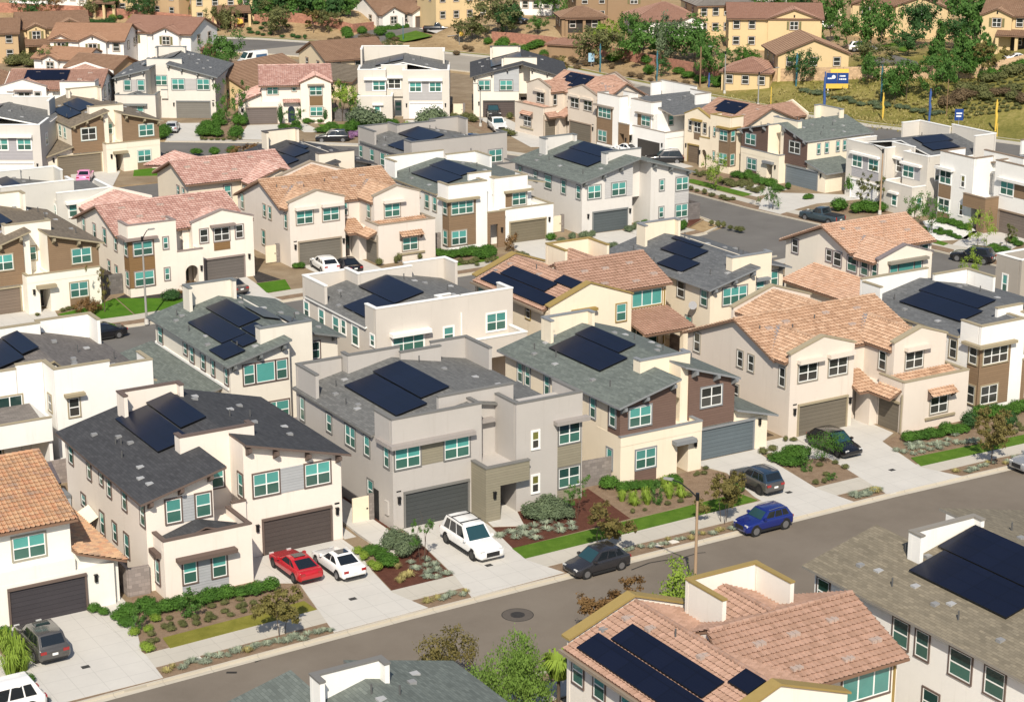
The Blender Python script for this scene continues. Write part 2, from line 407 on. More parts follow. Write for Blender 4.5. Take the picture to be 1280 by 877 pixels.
class House:
    def __init__(s, name, label, x, y, rot=0, W=14.4, mir=False, wall=WARM, trim=TR_BR, wtrim=None, roof=None, gar=(.10,.085,.075), side=S_GREY, z=0, group=None, awn=None, lod=0, gl='t', cat='house', zs=1.):
        s.e = empty(name, (x, y, z), math.radians(rot)); tag(s.e, label, cat, group)
        if zs != 1.: s.e.scale = (1, 1, zs)
        s.W = W; s.mir = mir; s.cw = wall; s.trim = trim; s.wtrim = wtrim if wtrim is not None else trim; s.roofm = roof; s.cg = gar; s.cs = side; s.cawn = awn or trim; s.lod = lod; s.gl = gl
        s.mb = []; s.tf = (lambda p: (W-p[0], p[1], p[2])) if mir else None
    def new(s): return MB(s.tf, s.mir)
    def m(s, name, mats):
        b = s.new(); s.mb.append((name, b, mats)); return b
    def wallm(s): return s.m('wall', M_stucco(s.cw))
    def part(s, name, mb, mats): return mb.obj(name, mats, s.e)
    # --- masses
    def box(s, u0, u1, v0, v1, z0, z1, c=None, name='siding', sid=True):
        if c is None: s.wallm().box(u0, u1, v0, v1, z0, z1)
        else:
            b = s.new(); b.box(u0, u1, v0, v1, z0, z1); s.part(name, b, M_siding(c) if sid else M_stucco(c))
    def pu(s, poly, v0, v1, c=None, name='siding'):
        b = s.wallm() if c is None else s.new()
        b.prism([(u, v0, z) for u, z in poly], (0, v1-v0, 0))
        if c is not None: s.part(name, b, M_siding(c))
    def pv(s, poly, u0, u1, c=None):
        b = s.wallm(); b.prism([(u0, v, z) for v, z in poly], (u1-u0, 0, 0))
    def capm(s): return s.m('parapet_cap', M_plain('trim_%d_%d_%d' % tuple(int(c*99) for c in s.trim), s.trim, .7, .06))
    def cap(s, u0, u1, v0, v1, z, h=.1): s.capm().box(u0-.045, u1+.045, v0-.045, v1+.045, z, z+h)
    def pw(s, u0, u1, v0, v1, z0, z1): s.wallm().box(u0-.007, u1+.007, v0-.007, v1+.007, z0, z1); s.cap(u0, u1, v0, v1, z1)
    def ring(s, u0, u1, v0, v1, z0, z1, sides='flrb', t=.24):
        """parapet walls round a rectangle"""
        if 'f' in sides: s.pw(u0, u1, v0, v0+t, z0, z1)
        if 'b' in sides: s.pw(u0, u1, v1-t, v1, z0, z1)
        a = v0+t if 'f' in sides else v0; b = v1-t if 'b' in sides else v1
        if 'l' in sides: s.pw(u0, u0+t, a+.09, b-.09, z0, z1)
        if 'r' in sides: s.pw(u1-t, u1, a+.09, b-.09, z0, z1)
    def slab(s, poly, t=.16):
        slab(s.m('roof', [s.roofm, M_plain('fascia_%d_%d_%d' % tuple(int(c*99) for c in s.trim), s.trim, .7, .06)]), poly, t)
    def tile(s, poly, k=None):
        b = s.new(); tiles(b, poly, 0, k or (6 if s.lod == 0 else 4)); o = s.part('tile_roof', b, s.roofm)
        b = s.new(); em = M_plain('eave_brown', (.20, .12, .08), .8); slab(b, [(p[0], p[1], p[2]-.03) for p in poly], .13); b.obj('eave_board', [em, em], o)
    def ridge(s, p, q, r=.13): ridge(s.m('ridge_cap', s.roofm), p, q, r)
    # --- parts
    def win(s, face, a0, a1, z0, z1, pos, n=None, sty='hung', gl=None, trim=0):
        w, h = a1-a0, z1-z0; n = n or max(1, round(w/.95))
        trim = s.wtrim if trim == 0 else trim
        ms = win_meshes(w, h, n, sty, trim, gl or s.gl)
        if s.mir:
            if face in 'fb': a0, a1 = s.W-a1, s.W-a0
            else: face = {'l': 'r', 'r': 'l'}[face]; pos = s.W-pos
        loc, rz = {'f': ((a0, pos, z0), 0), 'b': ((a1, pos, z0), math.pi), 'l': ((pos, a1, z0), -math.pi/2), 'r': ((pos, a0, z0), math.pi/2)}[face]
        if ms[0]: o = link('window', ms[0], s.e, loc, rz); link('frame', ms[1], o)
        else: o = link('window', ms[1], s.e, loc, rz)
        link('pane', ms[2], o)
        if ms[3]: link('screen', ms[3], o)
    def gar(s, u0, u1, z1, v, c=None, z0=.02):
        c = c or s.cg; b = s.new(); b.box(u0, u1, v-.03, v, z0, z1); d = s.part('garage_door', b, M_siding(c, .3))
        h = s.new(); h.box(u0-.12, u1+.12, v-.16, v, z1, z1+.16); h.box(u0-.12, u0, v-.12, v, z0, z1); h.box(u1, u1+.12, v-.12, v, z0, z1)
        h.obj('door_frame', M_plain('trim_%d_%d_%d' % tuple(int(c_*99) for c_ in s.trim), s.trim, .7, .06), d)
    def gar_l(s, u, v0, v1, z1, c=None):
        c = c or s.cg; b = s.new(); b.box(u-.03, u, v0, v1, .02, z1); d = s.part('garage_door', b, M_siding(c, .3))
        h = s.new(); h.box(u-.16, u, v0-.1, v1+.1, z1, z1+.16); h.obj('door_frame', M_plain('trim_%d_%d_%d' % tuple(int(c_*99) for c_ in s.trim), s.trim, .7, .06), d)
    def door(s, u0, u1, v, z1=2.4, c=(.03, .03, .035)):
        b = s.new(); b.box(u0, u1, v-.04, v, .1, z1); d = s.part('front_door', b, M_plain('door_%d_%d_%d' % tuple(int(c_*99) for c_ in c), c, .5))
        h = s.new(); h.box(u0+.12, u1-.12, v-.05, v-.04, .9, 1.3); h.box(u0+.12, u1-.12, v-.05, v-.04, 1.6, 2.1); h.obj('door_light', G_BL, d)
    def awn(s, face, a0, a1, pos, z, d=.55, h=.28, c=None, tilt=0):
        c = c or s.cawn; b = s.new()
        if face == 'f': b.prism([(a0, pos, z), (a0, pos-d, z), (a0, pos-d, z+h), (a0, pos, z+h+tilt)], (a1-a0, 0, 0))
        else: b.prism([(pos, a0, z), (pos-d, a0, z), (pos-d, a0, z+h), (pos, a0, z+h+tilt)], (0, a1-a0, 0))
        s.part('awning', b, M_stucco(c))
    def tileawn(s, a0, a1, v, z):
        b = s.new(); tiles(b, [(a0, v-.75, z), (a1, v-.75, z), (a1, v-.02, z+.45), (a0, v-.02, z+.45)], 0, 6)
        for a in (a0+.12, a1-.12): b.prism([(a-.05, v, z-.45), (a-.05, v-.08, z-.45), (a-.05, v-.6, z-.02), (a-.05, v, z+.3)], (.1, 0, 0), 1)
        s.part('awning', b, [s.roofm, M_plain('trim_%d_%d_%d' % tuple(int(c_*99) for c_ in TR_BR), TR_BR, .7)])
    def brackets(s, pts, d=.62, c=None, face='f'):
        c = c or s.trim; m = M_plain('trim_%d_%d_%d' % tuple(int(x*99) for x in c), c, .7, .06)
        for (u, v, z) in pts:
            b = s.new()
            if face == 'f': b.prism([(u-.11, v, z), (u-.11, v-d, z), (u-.11, v-d, z-.24), (u-.11, v, z-.6)], (.22, 0, 0))
            else: b.prism([(u, v-.11, z), (u-d, v-.11, z), (u-d, v-.11, z-.24), (u, v-.11, z-.6)], (0, .22, 0))
            s.part('bracket', b, m)
    def lamp(s, u, v, z):
        b = s.new(); b.box(u-.09, u+.09, v-.16, v, z-.22, z+.22); b.box(u-.12, u+.12, v-.19, v, z+.22, z+.28); s.part('wall_lamp', b, BLACK)
    def pipe(s, u, v, z0, z1):
        b = s.new(); b.box(u-.05, u+.05, v-.11, v-.01, z0, z1); s.part('downspout', b, M_plain('trim_%d_%d_%d' % tuple(int(c_*99) for c_ in s.trim), s.trim, .7, .06))
    def solar(s, zf, u0, u1, v0, v1, off=.15):
        """panel strip lying on a roof plane zf(u, v)"""
        P = [(u, v, zf(u, v)+off) for u, v in ((u0, v0), (u1, v0), (u1, v1), (u0, v1))]
        b = s.new(); a = [Vector(p) for p in P]; lu, lv = (a[1]-a[0]).length, (a[3]-a[0]).length
        top = [p+Vector((0,0,.05)) for p in a]
        b.add(top, [(0,1,2,3)], [[(0,0),(lu,0),(lu,lv),(0,lv)]], 0)
        b.add(a+top, [(3,2,1,0)]+[(i, (i+1) % 4, 4+(i+1) % 4, 4+i) for i in range(4)], None, 1)
        s.part('solar_array', b, [M_solar(), BLACK])
    def vents(s, zf, pts):
        for i, (u, v) in enumerate(pts):
            b = s.new(); z = zf(u, v)
            if i % 3 == 0: b.box(u-.19, u+.19, v-.17, v+.17, z-.08, z+.13); m = M_plain('vent_grey', (.25, .25, .25), .6); nm = 'roof_vent'
            elif i % 3 == 1: b.tube([(u, v, z-.1), (u, v, z+.5)], .05, 7); m = METAL; nm = 'vent_pipe'
            else: b.box(u-.22, u+.22, v-.2, v+.2, z-.05, z+.06); m = M_plain('vent_light', (.38, .38, .38), .6); nm = 'roof_vent'
            s.part(nm, b, m)
    def tvents(s, zf, pts):
        for u, v in pts:
            b = s.new()
            for du in (-.17, .17): b.box(u+du-.15, u+du+.15, v-.2, v+.2, zf(u, v)-.05, zf(u, v)+.15)
            s.part('roof_vent', b, M_plain('vent_tile', (.42, .33, .28), .8))
    def done(s):
        for k, b, m in s.mb:
            if b.v: s.part(k, b, m)
        return s
def lin(z0, u0, sl): return lambda u, v=0: z0+sl*(u-u0)
# ------------------------------------------------------------------ house kinds
def shed_roof(h, uL, uR, ur, zL, zR, vL, vR, v1, un, vt, tower=None, back=None, tz=8.3, bz=8.8, open_v=None):
    """two shed planes meeting at ur; the left plane's street end stops at un until the wall tower at vt"""
    sl = None
    zr = zL + .25*(ur-uL); a = (zr-zL)/(ur-uL); b = (zr-zR)/(uR-ur)
    L = lin(zL, uL, a); R = lambda u, v=0: zr-b*(u-ur)
    h.slab([(uL, vL, zL), (un, vL, L(un)), (un, vt, L(un)), (uL, vt, zL)])
    h.slab([(uL, vt, zL), (ur, vt, zr), (ur, v1, zr), (uL, v1, zL)])
    h.slab([(ur, vR, zr), (uR, vR, zR), (uR, v1, zR), (ur, v1, zr)])
    if tower:
        u0, u1 = tower; h.pw(u0, u1, vt, vt+.28, 3., tz)
        h.wallm().box(u0, u0+.26, vt+.28, vt+.9, 3., tz-.001); h.wallm().box(u1-.26, u1, vt+.28, vt+.9, 3., tz-.001)
        h.cap(u0, u0+.26, vt+.33, vt+.9, tz-.003); h.cap(u1-.26, u1, vt+.33, vt+.9, tz-.003)
    if back:
        u0, u1 = back; v = v1-1.9; h.pw(u0, u1, v, v+.28, 5., bz)
        for (a0, a1, dd) in ((u0, u0+.26, 1.1), (u1-.26, u1, .6)):
            h.wallm().box(a0, a1, v-dd, v, 5., bz-.001); h.cap(a0, a1, v-dd, v-.05, bz-.003)
    return L, R
# ------------------------------------------------------------------ near row
def h_cream(name, label, x, y, rot=0, mir=False, full=True, **kw):
    """shed roofs both ways, one-storey wing on the left with a low parapet, double garage on the right"""
    h = House(name, label, x, y, rot, 14.5, mir, **kw)
    L, R = shed_roof(h, -.5, 14.9, 7.4, 6.12, 6.1, 1.3, 3.0, 17.5, 5.3, 5.8, (4.0, 9.2), (3.5, 8.0), 8.35, 8.8)
    h.pu([(0, 0), (4.55, 0), (4.55, L(4.55)-.17), (0, L(0)-.17)], 1.9, 17)            # left two-storey mass
    h.pu([(4.56, 0), (7.4, 0), (7.4, L(7.4)-.17), (4.56, L(4.56)-.17)], 5.9, 16.98)
    h.pu([(7.41, 0), (14.4, 0), (14.4, R(14.4)-.17), (7.41, R(7.41)-.17)], 3.6, 17)     # garage mass
    h.box(.38, 6.25, .22, 3.7, 0, 3.4)                                                  # entry wing
    h.pw(.36, 6.26, 0, .22, 0, 3.92); h.pw(.36, .58, .31, 1.8, 3.2, 3.90); h.pw(6.04, 6.26, .31, 3.5, 3.2, 3.90)
    h.slab([(.58, .24, 3.45), (3.3, .24, 4.25), (3.3, 1.88, 4.25), (.58, 1.88, 3.45)], .1); h.slab([(3.3, .24, 4.25), (6.04, .24, 3.45), (6.04, 1.88, 3.45), (3.3, 1.88, 4.25)], .1)
    h.box(4.56, 7.4, 3.7, 5.9, 0, 3.0); h.pw(6.45, 7.38, 3.38, 3.6, 2.9, 4.15)
    # front
    for u in (1.35, 3.35): h.win('f', u, u+1.0, 4.3, 5.85, 1.9, 1)
    h.box(2.46, 3.24, 1.86, 1.9, 4.2, 5.9, h.cs)
    h.win('f', 5.2, 6.9, 4.5, 5.9, 5.8, 2); h.win('l', 3.75, 4.5, 4.25, 5.8, 7.41, 1)
    for u in (8.05, 11.75): h.win('f', u, u+1.82, 4.2, 5.75, 3.6, 2)
    h.box(9.98, 11.64, 3.56, 3.6, 4.12, 5.82, h.cs)
    h.win('f', 1.55, 2.45, .85, 2.35, 0, 1); h.win('f', 3.5, 4.45, .85, 2.3, 0, 1)
    h.box(1.45, 4.58, -.03, 0, .02, .74, h.cs); h.box(2.56, 3.39, -.031, 0, .745, 2.4, h.cs)
    h.awn('f', 1.1, 5.05, 0, 2.45, .6, .25)
    h.win('l', .9, 1.55, .75, 2.3, .36, 1); h.awn('l', .5, 1.75, .36, 2.7, .35, .3)
    h.gar(8.65, 13.5, 2.42, 3.6); h.lamp(8.2, 3.6, 2.0); h.lamp(14.0, 3.6, 2.05)
    b = h.new(); b.box(13.85, 14.2, 3.57, 3.6, 2.55, 2.66); h.part('number_plate', b, BLACK)
    h.brackets([(.25, 1.9, 6.1), (2.3, 1.9, 6.62), (4.3, 1.9, 7.12)]); h.brackets([(7.7, 3.6, 7.75), (9.6, 3.6, 7.2), (11.9, 3.6, 6.6), (14.1, 3.6, 6.05)])
    if full:
        for a, b_, z0, z1 in ((2.0, 2.75, 4.3, 5.75), (5.2, 5.95, 4.3, 5.75), (8.0, 8.7, 4.3, 5.7), (9.5, 10.1, 4.65, 5.5), (11.8, 12.5, 4.3, 5.7), (15.4, 16.2, 4.3, 5.7), (5.2, 6.0, 1.05, 2.6), (7.4, 8.1, 1.4, 2.65), (9.75, 10.5, 1.1, 2.6), (13.3, 14.1, 1.9, 2.7)):
            h.win('l', a, b_, z0, z1, 0, 1)
    for u0, u1, v0, v1 in ((3.0, 5.3, 7.2, 15.1), (5.45, 7.3, 9.3, 15.6)): h.solar(L, u0, u1, v0, v1)
    h.vents(L, ((1.2, 14.3), (1.9, 11.0), (1.5, 6.5), (2.4, 10.6), (1.2, 9.0), (1.0, 3.6), (2.2, 12.3), (1.7, 11.5), (.9, 4.9)))
    h.vents(R, ((8.6, 14.5), (9.5, 10.5), (9.0, 15.5), (10.8, 9.4), (11.2, 11.0), (10.4, 12.6), (12.2, 6.8), (9.2, 6.2), (12.8, 9.0), (11.6, 13.8)))
    h.L, h.R = L, R
    return h.done()
def h_flat(name, label, x, y, rot=0, mir=False, solar=True, slit=True, **kw):
    """flat stucco boxes behind parapets, garage left, tower with stacked windows right, boarded porch between"""
    h = House(name, label, x, y, rot, 14.4, mir, **kw)
    # local origin at (left wall, garage front - 1.3)
    zr = lambda u, v=0: 6.15+.2*u if u < 7.3 else 6.15+1.46-.2*(u-7.3)
    h.slab([(-.25, 3.9, 6.1), (7.3, 3.9, 7.61), (7.3, 16.6, 7.61), (-.25, 16.6, 6.1)]); h.slab([(7.3, 2.5, 7.61), (14.5, 2.5, 6.17), (14.5, 16.6, 6.17), (7.3, 16.6, 7.61)])
    h.slab([(.2, 1.6, 6.6), (7.0, 1.6, 7.7), (7.0, 3.9, 7.7), (.2, 3.9, 6.6)], .1)
    h.box(0, 7.1, 1.5, 16.4, 0, 6.05); h.box(7.11, 14.38, 3.3, 16.39, 0, 6.1)
    h.pu([(.05, 6.0), (14.3, 6.0), (14.3, 6.1), (7.3, 7.44), (.05, 5.99)], 4.0, 16.3)
    # garage volume with parapet
    h.pw(0, 6.95, 1.28, 1.52, 0, 7.9); h.pw(0, .24, 1.61, 3.8, 6., 7.88); h.pw(6.71, 6.95, 1.61, 2.9, 5.5, 7.88)
    # raised centre wall, tower
    h.pw(4.5, 10.5, 2.92, 3.2, 3., 8.3); h.box(9.0, 14.3, .2, 3.3, 0, 7.0)
    h.pw(8.98, 14.4, 0, .22, 0, 7.85); h.pw(8.98, 9.22, .31, 2.83, 3.5, 7.83); h.pw(14.16, 14.4, .31, 3.6, 3.5, 7.83)
    h.slab([(9.2, .2, 7.3), (14.2, .2, 6.4), (14.2, 3.3, 6.4), (9.2, 3.3, 7.3)], .1)
    # back parapets
    h.pw(0, .24, 13.0, 16.0, 5.5, 7.9); h.pw(0, 3.6, 16.09, 16.33, 5.5, 7.9); h.pw(3.7, 8.0, 15.2, 15.45, 6, 8.25); h.pw(3.7, 3.95, 15.54, 16.3, 6, 8.22); h.pw(7.8, 11.2, 14.6, 14.84, 6, 8.0); h.pw(11.2, 14.4, 16.09, 16.33, 5.5, 7.9); h.pw(14.16, 14.4, 12.5, 16.0, 5.5, 7.9)
    # fronts
    h.win('f', .18, 2.1, 4.35, 5.8, 1.28, 2); h.win('f', 4.0, 5.95, 4.35, 5.8, 1.28, 2); h.win('l', 1.75, 2.45, 4.35, 5.8, 0, 1)
    h.box(2.22, 3.88, 1.25, 1.28, 4.3, 5.86, h.cs)
    h.awn('f', -.3, 6.25, 1.28, 5.92, .5, .28); h.awn('l', 1.28, 3.1, 0, 5.925, .34, .275)
    h.gar(.9, 5.8, 2.5, 1.28); h.lamp(.42, 1.28, 2.1); h.lamp(6.3, 1.28, 2.0)
    b = h.new(); b.box(.25, .6, 1.25, 1.28, 2.72, 2.8); h.part('number_plate', b, BLACK)
    # porch box
    h.box(6.1, 6.35, -.75, 1.27, 0, 3.9, h.cs, 'porch_siding'); h.box(6.351, 7.25, -.75, -.5, 0, 3.9, h.cs, 'porch_siding'); h.box(7.251, 9.6, -.75, -.5, 2.5, 3.9, h.cs, 'porch_siding')
    h.box(6.36, 9.0, -.49, 2.9, 2.6, 3.55); h.cap(6.1, 9.6, -.75, -.5, 3.9); h.cap(6.1, 6.35, -.4, 1.2, 3.9); h.lamp(6.75, -.75, 1.9)
    h.door(7.6, 8.6, 3.3)
    h.win('f', 7.0, 7.6, 4.5, 5.9, 2.92, 1, gl='d'); h.awn('f', 7.0, 8.7, 2.92, 6.0, .55, .25)
    for z in ((4.4, 5.65), (1.15, 2.4)): h.win('f', 10.25, 10.8, *z, 0, 1, gl='o' if not kw.get('gl') else None, trim=TR_WH)
    for z in ((4.3, 5.75), (1.05, 2.5)): h.win('f', 12.45, 14.2, *z, 0, 2, gl='g' if not kw.get('gl') else None)
    h.box(12.35, 14.33, -.035, 0, 2.62, 4.18, h.cs); h.box(12.35, 14.33, -.034, 0, .02, .93, h.cs)
    h.awn('f', 12.0, 14.75, 0, 5.88, .55, .28)
    for a, b_, z0, z1, n in ((4.6, 5.4, 4.3, 5.7, 1), (6.8, 8.3, 4.2, 5.65, 2), (10.5, 11.3, 4.3, 5.6, 1), (15.0, 15.7, 3.9, 5.6, 1), (4.2, 5.0, 1.2, 2.6, 1)): h.win('l', a, b_, z0, z1, 0, n)
    b = h.new(); b.box(-.04, 0, 3.4, 4.3, .05, 2.2); h.part('side_door', b, M_plain('dark_door', (.03, .03, .03), .5))
    b = h.new(); b.box(-.12, 0, 1.9, 2.4, .9, 1.9); h.part('meter_box', b, M_stucco(h.cw))
    if solar: h.solar(zr, 2.3, 4.75, 5.0, 13.1); h.solar(zr, 4.9, 7.2, 6.2, 13.6)
    h.vents(zr, ((1.3, 12.5), (2.0, 13.8), (1.2, 8.8), (1.5, 9.3), (1.0, 10.2), (3.0, 14.4), (10.0, 12.0), (9.0, 14.0), (11.5, 10.0), (9.6, 5.0), (8.4, 4.2), (12.3, 8), (10.8, 5.6)))
    return h.done()
def h_siding(name, label, x, y, rot=0, mir=False, solar=True, entryc=None, **kw):
    """shed roofs, boarded upper fronts, window and entry left, garage right under a low lean-to roof"""
    h = House(name, label, x, y, rot, 14.6, mir, **kw)
    L, R = shed_roof(h, -.5, 11.3, 6.2, 6.15, 6.2, -.6, .7, 16.5, 4.9, 2.8, (3.6, 8.1), (2.6, 7.0), 8.1, 8.7)
    h.pu([(0, 0), (4.85, 0), (4.85, L(4.85)-.17), (0, L(0)-.17)], .1, 16)
    h.pu([(4.86, 0), (6.2, 0), (6.2, L(6.2)-.17), (4.86, L(4.86)-.17)], 2.9, 15.99)
    h.pu([(6.21, 0), (11.1, 0), (11.1, R(11.1)-.17), (6.21, R(6.21)-.17)], 1.35, 16)
    # boarded fronts
    h.pu([(-.03, 3.75), (4.88, 3.75), (4.88, L(4.88)-.18), (-.03, L(0)-.18)], 0, .1, h.cs); h.box(-.03, 0, .1, 1.6, 3.75, 5.95, h.cs)
    h.pu([(6.9, 2.7), (11.13, 2.7), (11.13, R(11.1)-.18), (6.9, R(6.9)-.18)], 1.2, 1.35, h.cs)
    # lower wing + entry
    h.box(-.02, 5.0, -.1, 3, 0, 3.7); h.pw(-.03, 7.2, -.12, .08, 3.0, 3.72); h.box(6.0, 7.2, -.1, 2.8, 0, 3.4); h.box(5.0, 6.0, -.1, 2.8, 2.35, 3.4); h.pw(6.98, 7.2, .18, 2.7, 3.0, 3.70)
    h.box(5.0, 6.0, 2.0, 2.8, 0, 2.35); h.door(5.05, 5.95, 2.0, 2.3, entryc or (.05, .04, .035)); h.awn('f', 4.5, 6.35, -.12, 2.42, .6, .3)
    h.win('f', .75, 2.65, 4.3, 5.75, 0, 2); h.win('l', .55, 1.3, 4.3, 5.75, -.03, 1); h.win('f', 8.0, 9.9, 4.25, 5.75, 1.2, 2, gl='d' if not kw.get('gl') else None)
    h.win('f', 1.3, 3.05, 1.05, 2.5, -.12, 2); h.box(1.22, 3.13, -.155, -.12, .05, .93, h.cs); h.win('l', .9, 1.6, 1.0, 2.5, -.025, 1)
    h.win('f', 5.2, 5.9, 4.5, 5.8, 2.8, 1)
    h.lamp(6.6, -.12, 2.1)
    # garage + lean-to
    h.box(7.21, 11.15, 1.4, 6, 0, 2.7); h.box(11.11, 14.5, 1.38, 8.5, 0, 2.6)
    h.gar(7.5, 13.1, 2.4, 1.36); h.lamp(13.7, 1.36, 2.1)
    h.pu([(11.16, 2.55), (14.45, 2.55), (14.45, 2.58), (11.16, 3.45)], 1.45, 8.4)
    h.slab([(11.16, .8, 3.68), (15.1, .8, 2.62), (15.1, 9.0, 2.62), (11.16, 9.0, 3.68)])
    h.brackets([(.1, 0, 6.05), (2.0, 0, 6.55), (4.4, 0, 7.1)]); h.brackets([(7.2, 1.2, 7.3), (9.2, 1.2, 6.72), (10.9, 1.2, 6.2)])
    for a, b_, z0, z1, n in ((3.2, 3.9, 4.2, 5.7, 1), (9.5, 10.2, 4.2, 5.7, 1), (12.3, 13.0, 4.2, 5.7, 1), (13.4, 14.1, 4.2, 5.7, 1), (6.5, 7.2, 1.2, 2.6, 1)): h.win('l', a, b_, z0, z1, 0, n)
    for a, b_ in ((3.6, 4.3), (5.4, 6.2), (8.0, 8.7), (9.6, 10.3), (11.0, 12.4)): h.win('r', a, b_, 4.3, 5.6, 11.1)
    if solar and mir: h.solar(R, 6.5, 8.5, 5.4, 12.0); h.solar(R, 8.6, 10.4, 4.4, 11.0)
    elif solar: h.solar(L, 1.9, 4.4, 5.6, 12.7); h.solar(L, 4.5, 6.1, 7.0, 13.0)
    h.vents(L, ((.8, 13.0), (1.3, 13.8), (.8, 10.0), (.9, 5.0), (1.1, 3.0), (2.5, 14.0), (3.5, 14.5), (1.5, 11.0)))
    h.vents(R, ((7.5, 12.0), (8.4, 10.5), (8.8, 12.4), (9.6, 9.0), (9.0, 7.5), (10.2, 10.8), (7.7, 6.5), (10.2, 5.5), (8.0, 4.2)))
    return h.done()
def h_gables(name, label, x, y, rot=0, mir=False, solar=False, **kw):
    """tiled gables: double garage in the left gable, wing with a third garage door on the right"""
    h = House(name, label, x, y, rot, 14.6, mir, **kw)
    # origin: left wall, wing front at v=0 ; garage gable front v=3.7 ; back 17
    zm = lambda u, v=0: 8.0-.4*(10.5-v)
    k = 6 if h.lod == 0 else 4
    h.pv([(3.95, 0), (17, 0), (17, 5.6), (10.5, 7.8), (5.3, 5.72), (3.95, 5.72)], 0, 6.3)
    h.pu([(.02, 5.7), (6.28, 5.7), (6.28, 5.95), (3.05, 7.1), (.02, 5.95)], 3.97, 10)
    h.pv([(5.5, 0), (16.98, 0), (16.98, 5.6), (10.5, 7.8), (5.5, 5.8)], 6.31, 13.9)
    # raised gable wall with broad cap
    def gable(u0, u1, v, zb, ze, zp):
        um = (u0+u1)/2
        h.wallm().prism([(u0, v, zb), (u1, v, zb), (u1, v, ze), (um, v, zp), (u0, v, ze)], (0, .3, 0))
        for a, b in (((u0, ze), (um, zp)), ((um, zp), (u1, ze))):
            du = .12 if b[0] == u1 else -.12
            p = [(a[0]-(.12 if a[0] == u0 else 0), a[1]+.005), (b[0]+(.12 if b[0] == u1 else 0), b[1]+.005)]
            h.capm().prism([(p[0][0], v-.06, p[0][1]), (p[1][0], v-.06, p[1][1]), (p[1][0], v-.06, p[1][1]+.14), (p[0][0], v-.06, p[0][1]+.14)], (0, .5, 0))
    gable(-.02, 6.3, 3.68, 0, 6.75, 7.75); gable(8.9, 14.3, 2.0, 3.2, 6.75, 7.65)
    h.box(8.92, 14.28, 2.3, 9, 0, 5.75); h.pu([(8.95, 5.7), (14.25, 5.7), (14.25, 5.95), (11.6, 6.9), (8.95, 5.95)], 2.35, 9.5)
    # roofs
    h.tile([(-.4, 5.3, zm(0, 5.3)), (14.2, 5.3, zm(0, 5.3)), (14.2, 10.5, 8.0), (-.4, 10.5, 8.0)], k)
    h.tile([(-.4, 17.4, 5.24), (-.4, 10.5, 8.0), (14.2, 10.5, 8.0), (14.2, 17.4, 5.24)], k)
    for (a, b, v0, ze, zp, ve) in ((-.38, 6.4, 3.95, 6.06, 7.38, 10.5), (8.7, 14.6, 2.28, 6.06, 7.22, 9.6)):
        um = (a+b)/2
        vr, ve = 10.5-(8.0-zp)/.4+.25, 10.5-(8.0-ze)/.4+.25
        h.tile([(a, v0, ze), (um, v0, zp), (um, vr, zp), (a, ve, ze)], k); h.tile([(um, v0, zp), (b, v0, ze), (b, ve, ze), (um, vr, zp)], k)
        h.ridge((um, v0+.2, zp+.05), (um, 10.5-(8.0-zp)/.4, zp+.05))
        b_ = h.new()      # lead valley flashings
        for s0 in (a+.9, ):
            q = 10.5-(8.0-zp)/.4; e0 = Vector((a+.35, 10.5-(8.0-ze-.15)/.4+.3, ze+.16)); e1 = Vector((um-.15, q-.05, zp+.02)); d = Vector((.17, -.1, .02)); w_ = Vector((0, 0, .07))
            b_.add([e0+w_-d, e0+w_+d, e1+w_+d, e1+w_-d], [(0, 1, 2, 3)])
        h.part('valley_flashing', b_, M_plain('lead_grey', (.20, .20, .22), .5))
    h.ridge((-.35, 10.5, 8.05), (14.15, 10.5, 8.05))
    # rear cross gable behind the ridge
    h.tile([(5.2, 17.6, 6.1), (9.2, 17.6, 7.5), (9.2, 11.5, 7.5), (5.2, 11.5, 6.1)], k); h.tile([(9.2, 17.6, 7.5), (13.2, 17.6, 6.1), (13.2, 11.5, 6.1), (9.2, 11.5, 7.5)], k)
    gable(5.1, 13.3, 17.6, 0, 6.5, 7.85); h.box(5.3, 13.1, 16.9, 17.6, 0, 6.0)
    # wing with parapet, porch roof, third garage door facing left
    h.box(8.32, 15.0, .2, 5.4, 0, 3.3); h.pw(8.3, 15.02, 0, .22, 0, 4.15); h.pw(8.3, 8.52, .31, 2.9, 0, 4.13); h.pw(14.8, 15.02, .31, 3.0, 3, 4.13)
    h.tile([(8.6, .3, 3.6), (14.7, .3, 3.6), (14.7, 1.95, 4.2), (8.6, 1.95, 4.2)], k)
    h.gar_l(8.3, .45, 2.75, 2.35); h.box(7.5, 8.3, 2.95, 4.6, 0, 2.8); h.pipe(8.15, .1, .1, 3.2)
    h.box(6.31, 8.6, 5.0, 5.5, 0, 2.6); h.door(6.6, 7.4, 5.0, 2.3, (.06, .05, .045))
    h.tile([(6.2, 2.7, 2.95), (8.35, 2.7, 2.95), (8.35, 5.4, 3.95), (6.2, 5.4, 3.95)], k); h.tile([(7.15, .3, 2.92), (7.15, 2.8, 2.92), (8.38, 2.8, 3.5), (8.38, .3, 3.5)], k)
    # windows
    for u in (.75, 3.75): h.win('f', u, u+1.85, 4.45, 5.82, 3.68, 2); h.awn('f', u-.2, u+2.3, 3.68, 5.98, .5, .32, h.cw, -.05)
    h.win('f', 10.1, 11.9, 4.45, 5.82, 2.0, 2); h.awn('f', 9.9, 12.4, 2.0, 5.98, .5, .32, h.cw, -.05)
    h.win('f', 11.1, 12.9, 1.15, 2.5, 0, 2); h.tileawn(10.7, 13.4, 0, 2.75); h.box(10.6, 13.7, -.16, 0, .72, .9, TR_TAN, 'window_sill', False)
    h.gar(.95, 5.7, 2.5, 3.68); h.lamp(.5, 3.68, 2.1); h.lamp(6.05, 3.68, 2.1)
